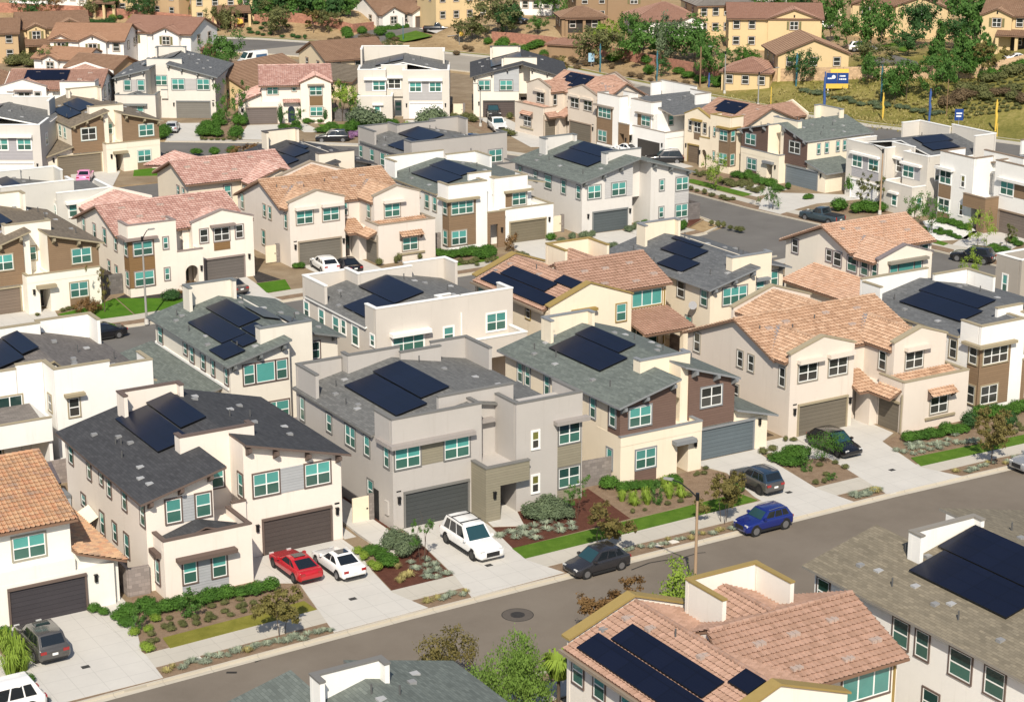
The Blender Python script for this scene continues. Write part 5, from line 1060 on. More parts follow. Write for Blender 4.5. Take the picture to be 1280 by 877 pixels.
def ground():
    xs = [-200, -100, 0, 60, 100]+[120+3.0*i for i in range(44)]+[255+9*i for i in range(20)]+[450, 520, 700, 1000]
    ys = [-200, 0, 60, 100]+[120+4.0*i for i in range(72)]+[412+12*i for i in range(16)]+[640, 800, 1200]
    b = MB(); n = len(xs); vs = [(x, y, gz(x, y)) for y in ys for x in xs]
    b.add(vs, [(j*n+i, j*n+i+1, (j+1)*n+i+1, (j+1)*n+i) for j in range(len(ys)-1) for i in range(n-1)])
    m, t, bs = nodes('terrain'); p = pos(t)
    a = noi(t, p, .10, 6, .65); f = noi(t, p, 1.6, 5, .75); f2 = noi(t, p, .03, 3)
    v = mth(t, 'ADD', mth(t, 'MULTIPLY', a, .55), mth(t, 'MULTIPLY', f, .45)); v = mth(t, 'ADD', mth(t, 'MULTIPLY', mth(t, 'SUBTRACT', v, .5), 2.2), .5)
    soil = ramp(t, v, (0., (.17, .115, .06)), (.5, (.36, .255, .14)), (1., (.50, .385, .235)))
    grass = ramp(t, v, (0., (.07, .085, .02)), (.45, (.185, .17, .045)), (.8, (.30, .25, .09)), (1., (.36, .30, .15)))
    sx = N(t, 'SeparateXYZ'); t.links.new(p, sx.inputs[0])
    g1 = mth(t, 'SUBTRACT', sx.outputs[0], mth(t, 'MULTIPLY', mth(t, 'SUBTRACT', 252., sx.outputs[1]), -.35))   # grass field lies to the south-east
    k = N(t, 'MapRange', i_1=178., i_2=190.); t.links.new(mth(t, 'ADD', g1, mth(t, 'MULTIPLY', f, 8.)), k.inputs[0])
    k2 = N(t, 'MapRange', i_1=262., i_2=250.); t.links.new(mth(t, 'ADD', sx.outputs[1], mth(t, 'MULTIPLY', f, 6.)), k2.inputs[0])
    fac = mth(t, 'MULTIPLY', k.outputs[0], k2.outputs[0])
    t.links.new(mixc(t, fac, soil, grass), bs.inputs['Base Color']); bs.inputs['Roughness'].default_value = .97; bs.inputs['Specular IOR Level'].default_value = .1
    bump(t, bs, f, .8, .25)
    o = b.obj('ground', m); tag(o, None, None, kind='structure')
    for q in o.data.polygons: q.use_smooth = True
ground()
def offset(poly, d):
    out = []
    for i, p in enumerate(poly):
        a = Vector(poly[max(i-1, 0)]); c = Vector(poly[min(i+1, len(poly)-1)]); t = (c-a).normalized(); out.append((p[0]+t.y*d, p[1]-t.x*d))
    return out
def ribbon(name, l, r, z, mat, kind='structure', t=.0, fz=None):
    assert len(l) == len(r), name
    b = MB(); n = len(l); fz = fz or (lambda x, y: z)
    vs = [(x, y, fz(x, y)) for x, y in l]+[(x, y, fz(x, y)) for x, y in r]
    b.add(vs, [(i, n+i, n+i+1, i+1) for i in range(n-1)])
    if t:
        lo = [(x, y, q-t) for x, y, q in vs]
        b.add(vs+lo, [(i+1, i, 2*n+i, 2*n+i+1) for i in range(n-1)]+[(n+i, n+i+1, 3*n+i+1, 3*n+i) for i in range(n-1)]+[(0, n, 3*n, 2*n), (2*n-1, n-1, 3*n-1, 4*n-1)])
    o = b.obj(name, mat); bm = bmesh.new(); bm.from_mesh(o.data); bmesh.ops.recalc_face_normals(bm, faces=bm.faces[:]); bm.to_mesh(o.data); bm.free()
    if o.data.polygons[0].normal.z < 0: o.data.flip_normals()
    return tag(o, None, None, kind=kind)
def sheet(name, pts, z, mat, t=.12, kind='structure', label=None):
    """flat piece of ground, top at z"""
    b = MB(); b.prism([(x, y, z-t) for x, y in pts], (0, 0, t)); o = b.obj(name, mat); tag(o, label, None, kind=kind); return o
ASPH = M_ground('asphalt', [(0., (.135, .113, .09)), (.5, (.18, .152, .122)), (1., (.215, .185, .15))], .18, 18, .25, .9, .3)
ASPH_D = M_ground('dark_asphalt', [(0., (.115, .107, .098)), (.5, (.15, .141, .13)), (1., (.185, .175, .16))], .2, 14, .25, .9, .3)
ASPH_L = M_ground('pale_asphalt', [(0., (.25, .22, .18)), (.5, (.33, .295, .245)), (1., (.38, .34, .29))], .15, 8, .2, .9, .3)
CONC = M_concrete('pale_concrete', (.56, .535, .49)); WALK = M_concrete('walk_concrete', (.50, .465, .40), 1.5); KERB = M_concrete('kerb_concrete', (.52, .47, .385), 3.0)
MULCH = M_ground('red_mulch', [(0., (.045, .017, .012)), (.5, (.105, .042, .028)), (1., (.18, .08, .055))], 2.5, 22, .8, .97, .6)
BARK = M_ground('brown_mulch', [(0., (.12, .08, .05)), (.5, (.235, .165, .11)), (1., (.36, .27, .19))], 1.6, 18, .8, .97, .55)
DKMULCH = M_ground('black_mulch', [(0., (.02, .017, .016)), (.5, (.045, .04, .037)), (1., (.085, .075, .07))], 2., 20, .6, .97, .5)
LAWN = M_ground('lawn', [(0., (.035, .085, .008)), (.5, (.085, .165, .016)), (1., (.15, .24, .035))], 1.0, 26, .9, .95, .5)
LAWN_Y = M_ground('yellow_lawn', [(0., (.10, .105, .015)), (.5, (.20, .19, .032)), (1., (.31, .27, .065))], 1.1, 24, .9, .95, .5)
LAWN_T = M_ground('turf', [(0., (.03, .09, .006)), (.5, (.065, .16, .010)), (1., (.11, .21, .02))], .7, 26, .7, .95, .5)
PEBBLE = M_ground('white_pebbles', [(0., (.5, .49, .46)), (1., (.85, .84, .81))], 3, 30, .6)
RZ = -.13
# near street and its kerbs (the street bends slightly)
KN = [(-20, 97.2), (20, 97.4), (31, 97.8), (52.2, 98.75), (72, 99.15), (91.9, 99.4), (104, 99.2), (116, 98.2), (130, 96)]
KS = [(x, y-11.2) for x, y in KN]
ribbon('near_road', KN, KS, RZ, ASPH)
def kerb(line, inward, name='kerb'):
    ribbon(name, line, offset(line, -.16*inward), .012, KERB, t=.16); ribbon('gutter', offset(line, .45*inward), line, RZ+.008, KERB)
kerb(KN, 1); kerb(KS, -1)
ribbon('pavement', offset(KN, -1.75), offset(KN, -3.75), .022, WALK, t=.1); ribbon('verge', offset(KN, -.17), offset(KN, -1.74), .004, BARK, t=.1)
ribbon('pavement', offset(KS, 1.3), offset(KS, 3.1), .022, WALK, t=.1); ribbon('verge', offset(KS, .17), offset(KS, 1.29), .004, BARK, t=.1)
# lots as raised ground
sheet('lot_ground', [(-20, 100.9), (31, 101.4), (52, 102.3), (92, 103), (116, 102), (131.5, 130), (132, 150), (131, 157), (-20, 157)], 0, DIRT, .3)
sheet('lot_ground', [(-20, 60), (104, 60), (130, 84.6), (104, 84.6+1.3), (72, 84.8), (31, 83.5), (-20, 82.9)], 0, DIRT, .3)
# second street, cross street
K2N = [(-20, 174), (50, 170.1), (62, 169.6), (79, 170.4), (97, 170.2), (116, 170.6), (124, 171.5), (129.5, 172.5)]
K2S = [(-20, 162.4), (50, 158.6), (62, 158.2), (79, 158.9), (97, 158.7), (116, 158.9), (124, 159.2), (129.5, 160)]
sheet('cross_road', [(-20, 174), (-20, 162.4), (50, 158.6), (62, 158.2), (79, 158.9), (97, 158.7), (116, 158.9), (130, 159), (133, 148), (137, 120), (139, 90), (151, 90), (149, 120), (145.6, 152), (142.6, 172), (141.4, 180), (140.6, 191), (140, 200), (138.5, 214), (133.5, 226), (126, 234), (117, 242), (111.5, 247), (98.7, 256), (88, 262), (74, 270), (40, 290), (30, 280), (70, 256), (86, 247.5), (97.5, 240.5), (97.5, 240), (94, 234), (88, 230), (76, 230.5), (40, 236), (36, 224), (76, 220.5), (92, 222), (104, 229), (110, 233.5), (118, 227), (126, 219), (130, 210), (132.5, 198), (133.8, 182), (133.4, 174), (129.5, 172.5), (116, 170.6), (97, 170.2), (79, 170.4), (62, 169.6), (50, 170.1)], RZ, ASPH_D, .05)
kerb(K2N, 1); kerb(K2S, -1)
ribbon('pavement', offset(K2N, -1.5), offset(K2N, -3.2), .022, WALK, t=.1); ribbon('verge', offset(K2N, -.17), offset(K2N, -1.49), .004, BARK, t=.1)
ribbon('pavement', offset(K2S, 1.5), offset(K2S, 3.0), .022, WALK, t=.1)
KX = [(133.9, 182), (133.6, 174.8), (132.9, 168), (131.4, 164)]
KXF = [(139, 214), (140.2, 200), (140.8, 191), (141.5, 180), (142.8, 171.6), (145.7, 153.5), (149, 120), (151, 92)]
kerb(KXF, -1); kerb([(132.6, 198), (133.9, 182), (133.5, 174.8), (129.5, 172.5)], 1)
ribbon('pavement', offset(KXF, -1.6-0), offset(KXF, -3.2), .022, WALK, t=.1); ribbon('verge', offset(KXF, -.17), offset(KXF, -1.59), .004, BARK, t=.1)
K3 = [(98.7, 256), (111.5, 247), (117, 242), (126, 234), (133.5, 226), (139, 214)]
kerb(K3, -1); ribbon('pavement', offset(K3, -.17), offset(K3, -1.4), .022, WALK, t=.1)
sheet('lot_ground', [(-20, 177.2), (50, 173.3), (62, 172.8), (97, 173.4), (116, 173.8), (129.5, 175.7), (133.3, 178), (132.3, 198), (129.8, 210), (125.8, 219), (118, 226.8), (110, 233.3), (104, 228.8), (92, 221.8), (76, 220.3), (36, 223.8), (-20, 226)], 0, DIRT, .3)
sheet('lot_ground', [(143.2, 214), (143.6, 200), (144.1, 191), (144.8, 180), (146.1, 171.8), (149, 153.9), (152.3, 120), (154, 92), (195, 92), (188, 160), (182, 190), (174, 214), (172, 240), (171.5, 268), (160, 300), (140, 330), (118, 346), (60, 372), (40, 300), (88, 262.4), (98.9, 257.7), (112.3, 248.3), (118, 243.2), (127, 235.2), (134.6, 227), (140.2, 214.4)], 0, DIRT, .3)
sheet('lot_ground', [(60, 257), (86, 247.2), (97, 240.2), (93.6, 234.4), (88, 230.4), (76, 230.9), (40, 236.4)], 0, DIRT, .3)
# the wide road beyond the tract
ribbon('wide_road', FAR_EDGE, NEAR_EDGE, -.10, ASPH_D)
def between(f, a=0, b=None):
    return [(p[0]+(q[0]-p[0])*f, p[1]+(q[1]-p[1])*f) for p, q in zip(FAR_EDGE, NEAR_PAR)][a:b]
NEAR_PAR = offset(FAR_EDGE, -13.5)
PALE = [(166, 336), (176, 316), (182.2, 302), (185, 289.8), (185.7, 276.8), (186.6, 264)]
ribbon('road_patch', PALE, [(143, 333), (157, 311), (165, 294), (171, 280), (173.5, 266), (174, 258)], -.094, ASPH_L)
PAINT_Y = M_plain('road_yellow', (.62, .42, .08), .8, .1); PAINT_W = M_plain('road_white', (.68, .68, .64), .8, .1)
for f, m in ((.46, PAINT_Y), (.5, PAINT_Y)):
    l = between(f); ribbon('road_marking', offset(l, .08), offset(l, -.08), -.088, m)
for f in (.25, .75):
    l = between(f, 2, 16)
    for i in range(len(l)-1):
        a, c = Vector(l[i]), Vector(l[i+1]); L = (c-a).length; k = int(L/9)
        for j in range(k):
            p, q = a+(c-a)*((j+.2)/k), a+(c-a)*((j+.55)/k); ribbon('road_marking', offset([tuple(p), tuple(q)], .1), offset([tuple(p), tuple(q)], -.1), -.087, PAINT_W)
ribbon('kerb', offset(FAR_EDGE, .3), FAR_EDGE, .03, KERB, t=.2); ribbon('pavement', offset(FAR_EDGE, 3.2), offset(FAR_EDGE, 1.7), .05, WALK, t=.15)
ribbon('verge', offset(FAR_EDGE, 1.69), offset(FAR_EDGE, .31), .03, M_ground('verge_grass', [(0., (.09, .10, .03)), (.5, (.22, .2, .06)), (1., (.34, .28, .13))], .8, 6, .6), t=.15)
ribbon('kerb', NEAR_EDGE, offset(NEAR_EDGE, -.3), .03, KERB, t=.2)
SIDE = [(160, 326), (176, 338.6), (192, 349), (214, 362)]
ribbon('side_road', offset([(166, 331), (178, 340), (192, 349), (214, 362)], -4.6), offset([(166, 331), (178, 340), (192, 349), (214, 362)], 4.6), 0, ASPH_D, fz=lambda x, y: gz(x, y)+.12)
# driveways, paths, beds, lawns of the near row
def dry(pts, z=.03, m=None, n='driveway', t=.1): return sheet(n, pts, z, m or CONC, t)
dry([(29.6, 98.2), (36.15, 98.3), (36.4, 101.7), (35.7, 108.0), (35.6, 109.6), (30.4, 109.6), (29.4, 101.6)]); dry([(35.72, 107.9), (36.35, 102.2), (38.1, 108.4), (38.15, 112.4), (36.9, 112.4), (36.9, 109.6), (35.65, 109.55)], .034, n='path')
dry([(47.2, 98.75), (53.8, 99.0), (53.0, 102.2), (53.5, 106), (54.3, 109.8), (54.3, 111.9), (46.4, 111.9), (46.4, 107.9), (48.6, 106.6), (47.8, 102.1)]); dry([(54.45, 111.8), (55.3, 111.8), (55.3, 126), (54.45, 126)], .02, n='path'); dry([(55.6, 107.4), (57.6, 108.0), (57.6, 120), (55.9, 120), (55.5, 112)], .16, n='path', t=.2)
dry([(56.9, 99.0), (64, 99.3), (63, 102.4), (63.25, 104.5), (64.0, 108.8), (64.1, 111.4), (58.6, 111.4), (58.4, 107.9), (57.65, 102.4)]); dry([(64.12, 108.6), (66.05, 107.6), (67, 110.1), (67, 113), (65.1, 113), (64.3, 109.8)], .034, n='path')
dry([(82.6, 99.3), (88.4, 99.4), (87.85, 102.8), (88.95, 110.8), (90.9, 110.8), (92.9, 113), (91, 113), (89.2, 111.9), (83.3, 111.9), (84.3, 108.9), (83.0, 104)]); 
dry([(91.4, 99.4), (98.6, 99.35), (97.3, 102.5), (98.8, 108.3), (100.9, 109.4), (101, 113.9), (93.6, 112.5), (92.3, 104.5)]); dry([(92.9, 107.5), (93.5, 112.5), (91.3, 112.9), (89.02, 109.2)], .028, n='path')
dry([(109.8, 99.0), (116, 98.4), (116, 109), (114, 109)], .02)
BED = dict(n='planting_bed', z=.014)
dry([(36.7, 107.9), (38.15, 108.4), (38.6, 110), (40.3, 110), (40.3, 108.6), (46.2, 108.1), (48.5, 106.65), (47.75, 102.15), (36.45, 101.8)], m=BARK, **BED); dry([(38.1, 103.3), (47.65, 103.85), (47.75, 102.3), (37.95, 101.75)], .055, LAWN_Y, 'lawn')
dry([(53.1, 102.3), (57.6, 102.5), (58.35, 107.9), (55.4, 107.3), (53.6, 106.1)], m=MULCH, **BED); dry([(57.7, 108.1), (58.0, 111.4), (58.0, 119), (57.62, 119)], m=MULCH, **BED)
dry([(63.05, 102.6), (75, 102.9), (82.7, 103.2), (82.4, 105), (76.4, 104.75), (63.2, 104.5)], .055, LAWN, 'lawn')
dry([(63.3, 104.6), (73.05, 105.0), (73.75, 111.4), (66.9, 110.05), (66.1, 107.5), (64.05, 108.5)], m=MULCH, **BED); dry([(64.2, 108.9), (65.2, 109.9), (64.3, 110.2)], m=MULCH, **BED)
dry([(73.1, 105.0), (82.3, 105.1), (83.05, 104.3), (84.2, 108.9), (83.3, 110.5), (75.9, 110.7), (75.9, 111.9), (73.8, 111.9)], m=BARK, **BED)
dry([(87.9, 102.95), (92.4, 103.1), (93.4, 110.4), (92, 110.9), (89.0, 109.1)], m=BARK, **BED); dry([(97.5, 102.7), (109.3, 103.6), (109.3, 109.2), (108.3, 109.8), (108.2, 108.9), (101.2, 108.9), (99, 108.4)], m=BARK, **BED); dry([(97.5, 102.55), (109.3, 102.3), (110, 103.75), (98.1, 104.3)], .055, LAWN, 'lawn')
dry([(20, 97.9), (29, 98.0), (29.2, 109), (20, 109)], .02, n='driveway')
# second-street lots, fronts at Y about 178
dry([(48.0, 170.8), (55.3, 170.3), (56.4, 176.5), (56.9, 179.2), (47.5, 179.4)]); dry([(56.5, 176.6), (60.7, 177.9), (63.2, 179.4), (62.6, 172.8), (58.4, 173)], .055, LAWN_T, 'lawn'); dry([(63.4, 179.5), (68.9, 176.2), (71.5, 177.9), (69.5, 178.8), (64.6, 178.8), (64.6, 180.4)], m=DKMULCH, **BED); dry([(62.8, 173), (63.35, 179.3), (68.8, 176.0), (72.3, 174.9), (72.1, 173.2)], .055, LAWN_T, 'lawn')
dry([(72.5, 170.4), (76.9, 170.5), (76.6, 172), (77.4, 178), (77.6, 180.5), (73.0, 180.5), (72.3, 178.5), (72.4, 175)]); dry([(77.35, 177.5), (80.5, 177.5), (79.4, 173.8), (76.75, 173.7)], .055, LAWN_T, 'lawn'); dry([(77.6, 177.8), (80.2, 177.8), (79.6, 182), (78.8, 182)], m=DKMULCH, **BED)
dry([(84.4, 170.4), (90.8, 170.3), (91, 177), (91, 183), (84.4, 182)]); dry([(97.5, 173.6), (106.8, 173.8), (107, 175.7), (104, 175.3), (100, 178), (98, 178.2)], m=BARK, **BED); dry([(98, 173.5), (103.4, 173.6), (104, 174.8), (98.2, 174.6)], .055, LAWN, 'lawn')
dry([(107.2, 170.4), (113.4, 170.8), (113, 179), (107.6, 179.2), (107.1, 175.7)]); dry([(116.6, 170.8), (122.2, 171.4), (122.1, 178.2), (117.6, 178.4)]); dry([(122.2, 175.6), (124.4, 176.1), (125.3, 179.5), (124, 180), (122.3, 178)], .034, n='path'); dry([(122.3, 173.6), (130, 176), (133, 178), (132.6, 180.5), (130.6, 177.2), (125.6, 177.1), (124.5, 175.9)], m=MULCH, **BED)
# cross-street fronts
dry([(146.2, 176.8), (149.8, 177.8), (157, 176.8), (157, 179), (153.5, 182), (149, 185.5), (145.4, 182.8), (142, 179), (142.4, 175.5)]); dry([(145.2, 190), (150, 190.5), (152, 186), (146, 184.5)], .034, n='path')
dry([(145.4, 186), (152.6, 187.6), (152.8, 196), (150.5, 198), (144.9, 197)], m=BARK, **BED); dry([(144.7, 185.6), (146.4, 185.8), (145.6, 197), (144, 196.8)], .055, LAWN, 'lawn')
dry([(143.6, 203), (150.5, 203.5), (150.8, 217), (143.4, 214)]); dry([(148.6, 172.3), (154, 166.4), (153.9, 172.6), (152, 174.8)], m=BARK, **BED)
dry([(148.4, 156.2), (154.0, 164.2), (156.1, 164.2), (156.3, 157.4), (152, 155)], .03, PEBBLE, 'pebble_bed'); dry([(147.4, 157.6), (149, 158.6), (148.8, 154.4), (147.7, 154)], .055, LAWN, 'lawn'); dry([(148.9, 153.9), (155.4, 157.5), (157.6, 155.4), (157.7, 151.4), (150.0, 147.6)]); 
# fronts of the back row
dry([(98.9, 256.0), (102.9, 253.6), (108.4, 266.8), (104.2, 269)]); dry([(107.8, 252.0), (112.5, 248.4), (117.8, 259.8), (113.6, 261.6)]); dry([(118.1, 252.3), (120.4, 250.6), (121.4, 259.9), (119.6, 260.6)], .034, n='path'); dry([(121, 250.5), (128.4, 246.2), (130.2, 252.2), (122.4, 256.6)], .055, LAWN_T, 'lawn')
dry([(126, 236.6), (131, 233), (139.3, 251), (135, 253.4)]); dry([(139.6, 226), (143.6, 224), (148.6, 247.8), (145, 249.8)]); dry([(76.5, 229.5), (81.9, 230.8), (86, 239.2), (80.4, 242.4)]); dry([(86.2, 235.2), (89.6, 233.6), (91.2, 238), (88, 239.6)], .055, LAWN_T, 'lawn'); dry([(93.2, 231.0), (99.2, 233.6), (101.0, 230.5), (95.5, 228)], .055, LAWN_T, 'lawn')
dry([(129, 247.4), (131.5, 245), (134.4, 252.6), (132.6, 254)], m=BARK, **BED); dry([(140.2, 240), (142.3, 239), (144.6, 247.6), (142.2, 250)], m=BARK, **BED)
dry([(103.6, 252.8), (107.2, 250.6), (112.4, 261), (108.6, 264.6)], m=BARK, **BED)
for px, py, w in ((647, 768, 0),):
    x, y = G(px, py, RZ)
    b = MB(); b.tube([(x, y, RZ-.02), (x, y, RZ+.012)], .45, 28); tag(b.obj('manhole_cover', M_plain('cast_iron', (.035, .032, .03), .6, .2)), 'round iron manhole cover in the near street', 'manhole')
    b = MB(); b.tube([(x, y, RZ-.03), (x, y, RZ+.006)], .95, 32); tag(b.obj('manhole_collar', M_plain('collar_asphalt', (.10, .085, .072), .9, .1)), None, None, kind='structure'); b = MB(); b.tube([(x, y, RZ-.03), (x, y, RZ+.004)], 1.0, 32); tag(b.obj('manhole_joint', M_plain('joint_tar', (.03, .028, .026), .9, .1)), None, None, kind='structure')
for i, (px, py, lb) in enumerate(((107, 833, 'on the drive of the mottled tile house'), (441, 748, 'on the drive behind the white sedan'), (611, 706, 'on the drive before the white SUV'), (986, 615, 'on the drive behind the grey crossover'), (1115, 587, 'on the drive before the black car'))):
    x, y = G(px, py, .03); b = MB(); b.box(x-.24, x+.24, y-.19, y+.19, .0, .036); tag(b.obj('utility_cover', M_plain('meter_lid', (.045, .044, .042), .8, .2)), 'dark utility lid '+lb, 'utility lid', 'utility lids set in the drives')
for i, (px, py, lb) in enumerate(((246, 824, 'cream utility lid in the verge at the far left'), (842, 677, 'cream utility lid in the verge just right of the lamp pole'), (822, 681, 'cream utility lid in the verge just left of the lamp pole'))):
    x, y = G(px, py, .0); b = MB(); b.box(x-.3, x+.3, y-.25, y+.25, -.02, .05); tag(b.obj('verge_cover', M_plain('lid_cover', (.66, .62, .55), .8, .1)), lb, 'utility lid', 'utility lids in the verge')
# tar seams and oil marks on the near street
TAR = M_plain('road_tar', (.03, .027, .024), .7, .2)
def stain(pts, w):
    l = [G(*p, RZ) for p in pts]; ribbon('road_stain', offset(l, w/2), offset(l, -w/2), RZ+.006, TAR)
stain([(316, 826), (330, 820), (348, 814), (362, 809), (378, 803)], .5); stain([(283, 840), (296, 840)], .25); stain([(789, 712), (812, 703), (836, 699), (848, 700)], .12); stain([(852, 697), (872, 691), (882, 690)], .1)
# ------------------------------------------------------------------ vehicles
TYRE = M_plain('tyre_rubber', (.018, .018, .018), .9, .1); RIM = M_plain('rim_alloy', (.30, .30, .31), .35, .05, metal=.7); RIMD = M_plain('rim_dark', (.06, .06, .06), .4, .05, metal=.5)
CGL = M_paint('car_glass', (.012, .016, .02), .05, 0, .3); CGLT = M_paint('car_glass_tint', (.02, .055, .065), .05, 0, .4)
PLAST = M_plain('black_plastic', (.02, .02, .021), .6, .05); REDL = M_paint('tail_red', (.30, .012, .012), .2); HEADL = M_paint('head_light', (.60, .60, .58), .15); PLATE = M_plain('plate_white', (.75, .75, .72), .6, .05)
def car(name, label, cat, x, y, head, paint, L=4.6, W=1.82, Hh=1.5, kind='suv', z=RZ, rails=False, rim=RIM, roofp=None, glass=None, group='parked cars', plate=True, sun=False):
    """head: heading in degrees (0 = +X); local +x is the nose"""
    glass = glass or CGL
    e = empty(name, (x, y, z), math.radians(head)); tag(e, label, cat, group)
    hl, hw = L/2, W/2; wr = .33 if kind in ('sedan', 'coupe', 'hatch') else .38
    if kind == 'coupe': st = dict(hood=.84, cowl=(.36, .93), roof=(.02, -.34), rear=(-.84, .96), tail=.94, nose=.68)
    elif kind == 'sedan': st = dict(hood=.86, cowl=(.40, .94), roof=(.02, -.32), rear=(-.72, .96), tail=.95, nose=.64)
    elif kind == 'hatch': st = dict(hood=.86, cowl=(.46, .98), roof=(.08, -.62), rear=(-.90, 1.0), tail=.98, nose=.66)
    elif kind == 'pickup': st = dict(hood=1.05, cowl=(.34, 1.12), roof=(.12, -.16), rear=(-.26, 1.12), tail=1.12, nose=.92)
    elif kind == 'van': st = dict(hood=1.1, cowl=(.74, 1.25), roof=(.45, -.93), rear=(-.985, 1.25), tail=1.25, nose=.85)
    else: st = dict(hood=.98, cowl=(.40, 1.05), roof=(.10, -.74), rear=(-.93, 1.04), tail=1.02, nose=.78)
    zb = .26 if kind in ('sedan', 'coupe', 'hatch') else .34
    # lower body loft: x, half width, belt height
    C, R = st['cowl'], st['rear']
    S = [(1.0, .70, .46, st['nose']-.02), (.965, .88, .30, st['nose']+.04), (.86, .97, zb-.06, st['hood']-.10), (.72, 1.0, zb-.05, st['hood']-.02), (C[0]+.06, 1.0, zb, st['hood']+.05), (C[0], 1.0, zb, C[1]), (.0, 1.0, zb, (C[1]+R[1])/2), (R[0]*.55, 1.0, zb, R[1]-.0), (R[0], .985, zb, R[1]), (-.95, .95, .30, st['tail']-.02), (-.985, .86, .36, st['tail']-.10), (-1.0, .80, .44, st['tail']-.24)]
    b = MB(); vs = []; k = 10
    for (fx, fw, z0, z1) in S:
        w = hw*fw; xx = fx*hl
        half = [(w*.90, z0), (w*.985, z0+(z1-z0)*.16), (w*1.0, z0+(z1-z0)*.50), (w*.975, z0+(z1-z0)*.80), (w*.915, z1-.015)]
        vs += [(xx, -a, c) for a, c in half]+[(xx, 0, z1+.035)][0:0]+[(xx, a, c) for a, c in reversed(half)]
    fs = []
    for i in range(len(S)-1):
        for j in range(k-1): fs.append((i*k+j, i*k+j+1, (i+1)*k+j+1, (i+1)*k+j))
        fs.append((i*k+k-1, i*k, (i+1)*k, (i+1)*k+k-1))
    fs.append(tuple(range(k-1, -1, -1))); fs.append(tuple((len(S)-1)*k+j for j in range(k)))
    b.add(vs, fs); me = b.mesh('body', paint); bm = bmesh.new(); bm.from_mesh(me); bmesh.ops.recalc_face_normals(bm, faces=bm.faces[:])
    bmesh.ops.bevel(bm, geom=[q for q in bm.edges if q.calc_face_angle(0) > .5], offset=.035, segments=2, affect='EDGES', profile=.6)
    for q in bm.faces: q.smooth = True
    bm.to_mesh(me); bm.free(); me.set_sharp_from_angle(angle=math.radians(38)); link('body', me, e)
    # cabin
    wb, wt = hw*.905, hw*(.70 if kind in ('sedan', 'coupe') else .76 if kind != 'van' else .84); cx, rx = C[0]*hl, R[0]*hl; fx, tx = st['roof'][0]*hl, st['roof'][1]*hl; zc, zr_ = C[1]-.03, R[1]-.03
    zt0, zt1 = Hh-.05, Hh-(.03 if kind in ('suv', 'van', 'pickup') else .09); mx, zm = (fx*.45+tx*.55), Hh
    def ring(t):      # t 0 belt .. 1 roof
        return None
    P = {}
    for s_ in (-1, 1):
        P[s_] = dict(c=Vector((cx, s_*wb, zc)), r=Vector((rx, s_*wb*.97, zr_)), f=Vector((fx, s_*wt, zt0)), t=Vector((tx, s_*wt, zt1)), m=Vector((mx, s_*wt*1.02, zm-.03)))
    b = MB(); a_, d_ = P[-1], P[1]
    top = [Vector((fx-.05, 0, zt0+.05)), Vector((mx, 0, zm)), Vector((tx+.03, 0, zt1+.045))]
    vs = [a_['c'], a_['r'], a_['f'], a_['m'], a_['t'], d_['c'], d_['r'], d_['f'], d_['m'], d_['t']]+top
    b.add(vs, [(0, 5, 7, 10, 2), (1, 4, 12, 9, 6), (0, 2, 3, 4, 1), (5, 6, 9, 8, 7), (2, 10, 11, 3), (3, 11, 12, 4), (10, 7, 8, 11), (11, 8, 9, 12)])
    me = b.mesh('cabin', roofp or paint); bm = bmesh.new(); bm.from_mesh(me); bmesh.ops.recalc_face_normals(bm, faces=bm.faces[:])
    bmesh.ops.bevel(bm, geom=bm.edges[:], offset=.05, segments=2, affect='EDGES', profile=.6)
    for q in bm.faces: q.smooth = True
    bm.to_mesh(me); bm.free(); me.set_sharp_from_angle(angle=math.radians(40)); link('cabin', me, e)
    def panel(nm, q, m, off=.012, i0=.06, i1=.94, j0=.10, j1=.90):
        """glass laid just proud of the quad q = (bottom a, bottom b, top b, top a)"""
        f = lambda u, v: (q[0]*(1-u)+q[1]*u)*(1-v)+(q[3]*(1-u)+q[2]*u)*v
        pts = [f(i0, j0), f(i1, j0), f(i1, j1), f(i0, j1)]; n = (pts[1]-pts[0]).cross(pts[3]-pts[0]).normalized(); cen = sum(pts, Vector())/4
        if n.dot(cen-Vector((cen.x*.6, 0, .9))) < 0: n = -n
        g = MB(); g.prism([p+n*(off-.012) for p in pts], n*.012); return g.obj(nm, m, e)
    panel('windscreen', (a_['c'], d_['c'], d_['f'], a_['f']), CGLT if glass is CGL else glass, i0=.07, i1=.93, j0=.06)
    panel('rear_window', (a_['r'], d_['r'], d_['t'], a_['t']), glass, i0=.09, i1=.91, j0=.12 if kind != 'suv' else .2)
    for s_ in (-1, 1):
        p = P[s_]; c, r, f, t = p['c'], p['r'], p['f'], p['t']
        if kind == 'van': cuts = ((.03, .24),)
        elif kind == 'pickup': cuts = ((.10, .52), (.56, .92))
        elif kind == 'coupe': cuts = ((.14, .62), (.66, .84))
        elif kind in ('suv', 'hatch'): cuts = ((.13, .40), (.435, .68), (.71, .90))
        else: cuts = ((.12, .50), (.535, .86))
        for (u0, u1) in cuts: panel('side_window', (c, r, t, f), glass, i0=u0, i1=u1, j0=.10, j1=.88)
        xf, xr = .62*hl, -.62*hl
        for xw in (xf, xr):
            g = MB(); g.tube([(xw, s_*(hw-.21), wr), (xw, s_*(hw+.005), wr)], wr, 20); w_ = g.obj('wheel', TYRE, e)
            g = MB(); g.tube([(xw, s_*(hw-.03), wr), (xw, s_*(hw+.014), wr)], wr*.66, 16); g.obj('rim', rim, w_)
            g = MB(); g.tube([(xw, s_*(hw-.3), wr+.02), (xw, s_*(hw*.992), wr+.02)], wr*1.16, 20); g.obj('wheel_arch', PLAST, e)
        g = MB(); g.box(cx-.36*1, cx-.16, s_*(wb+.02), s_*(wb+.2), zc+.02, zc+.18); g.obj('mirror', paint, e)
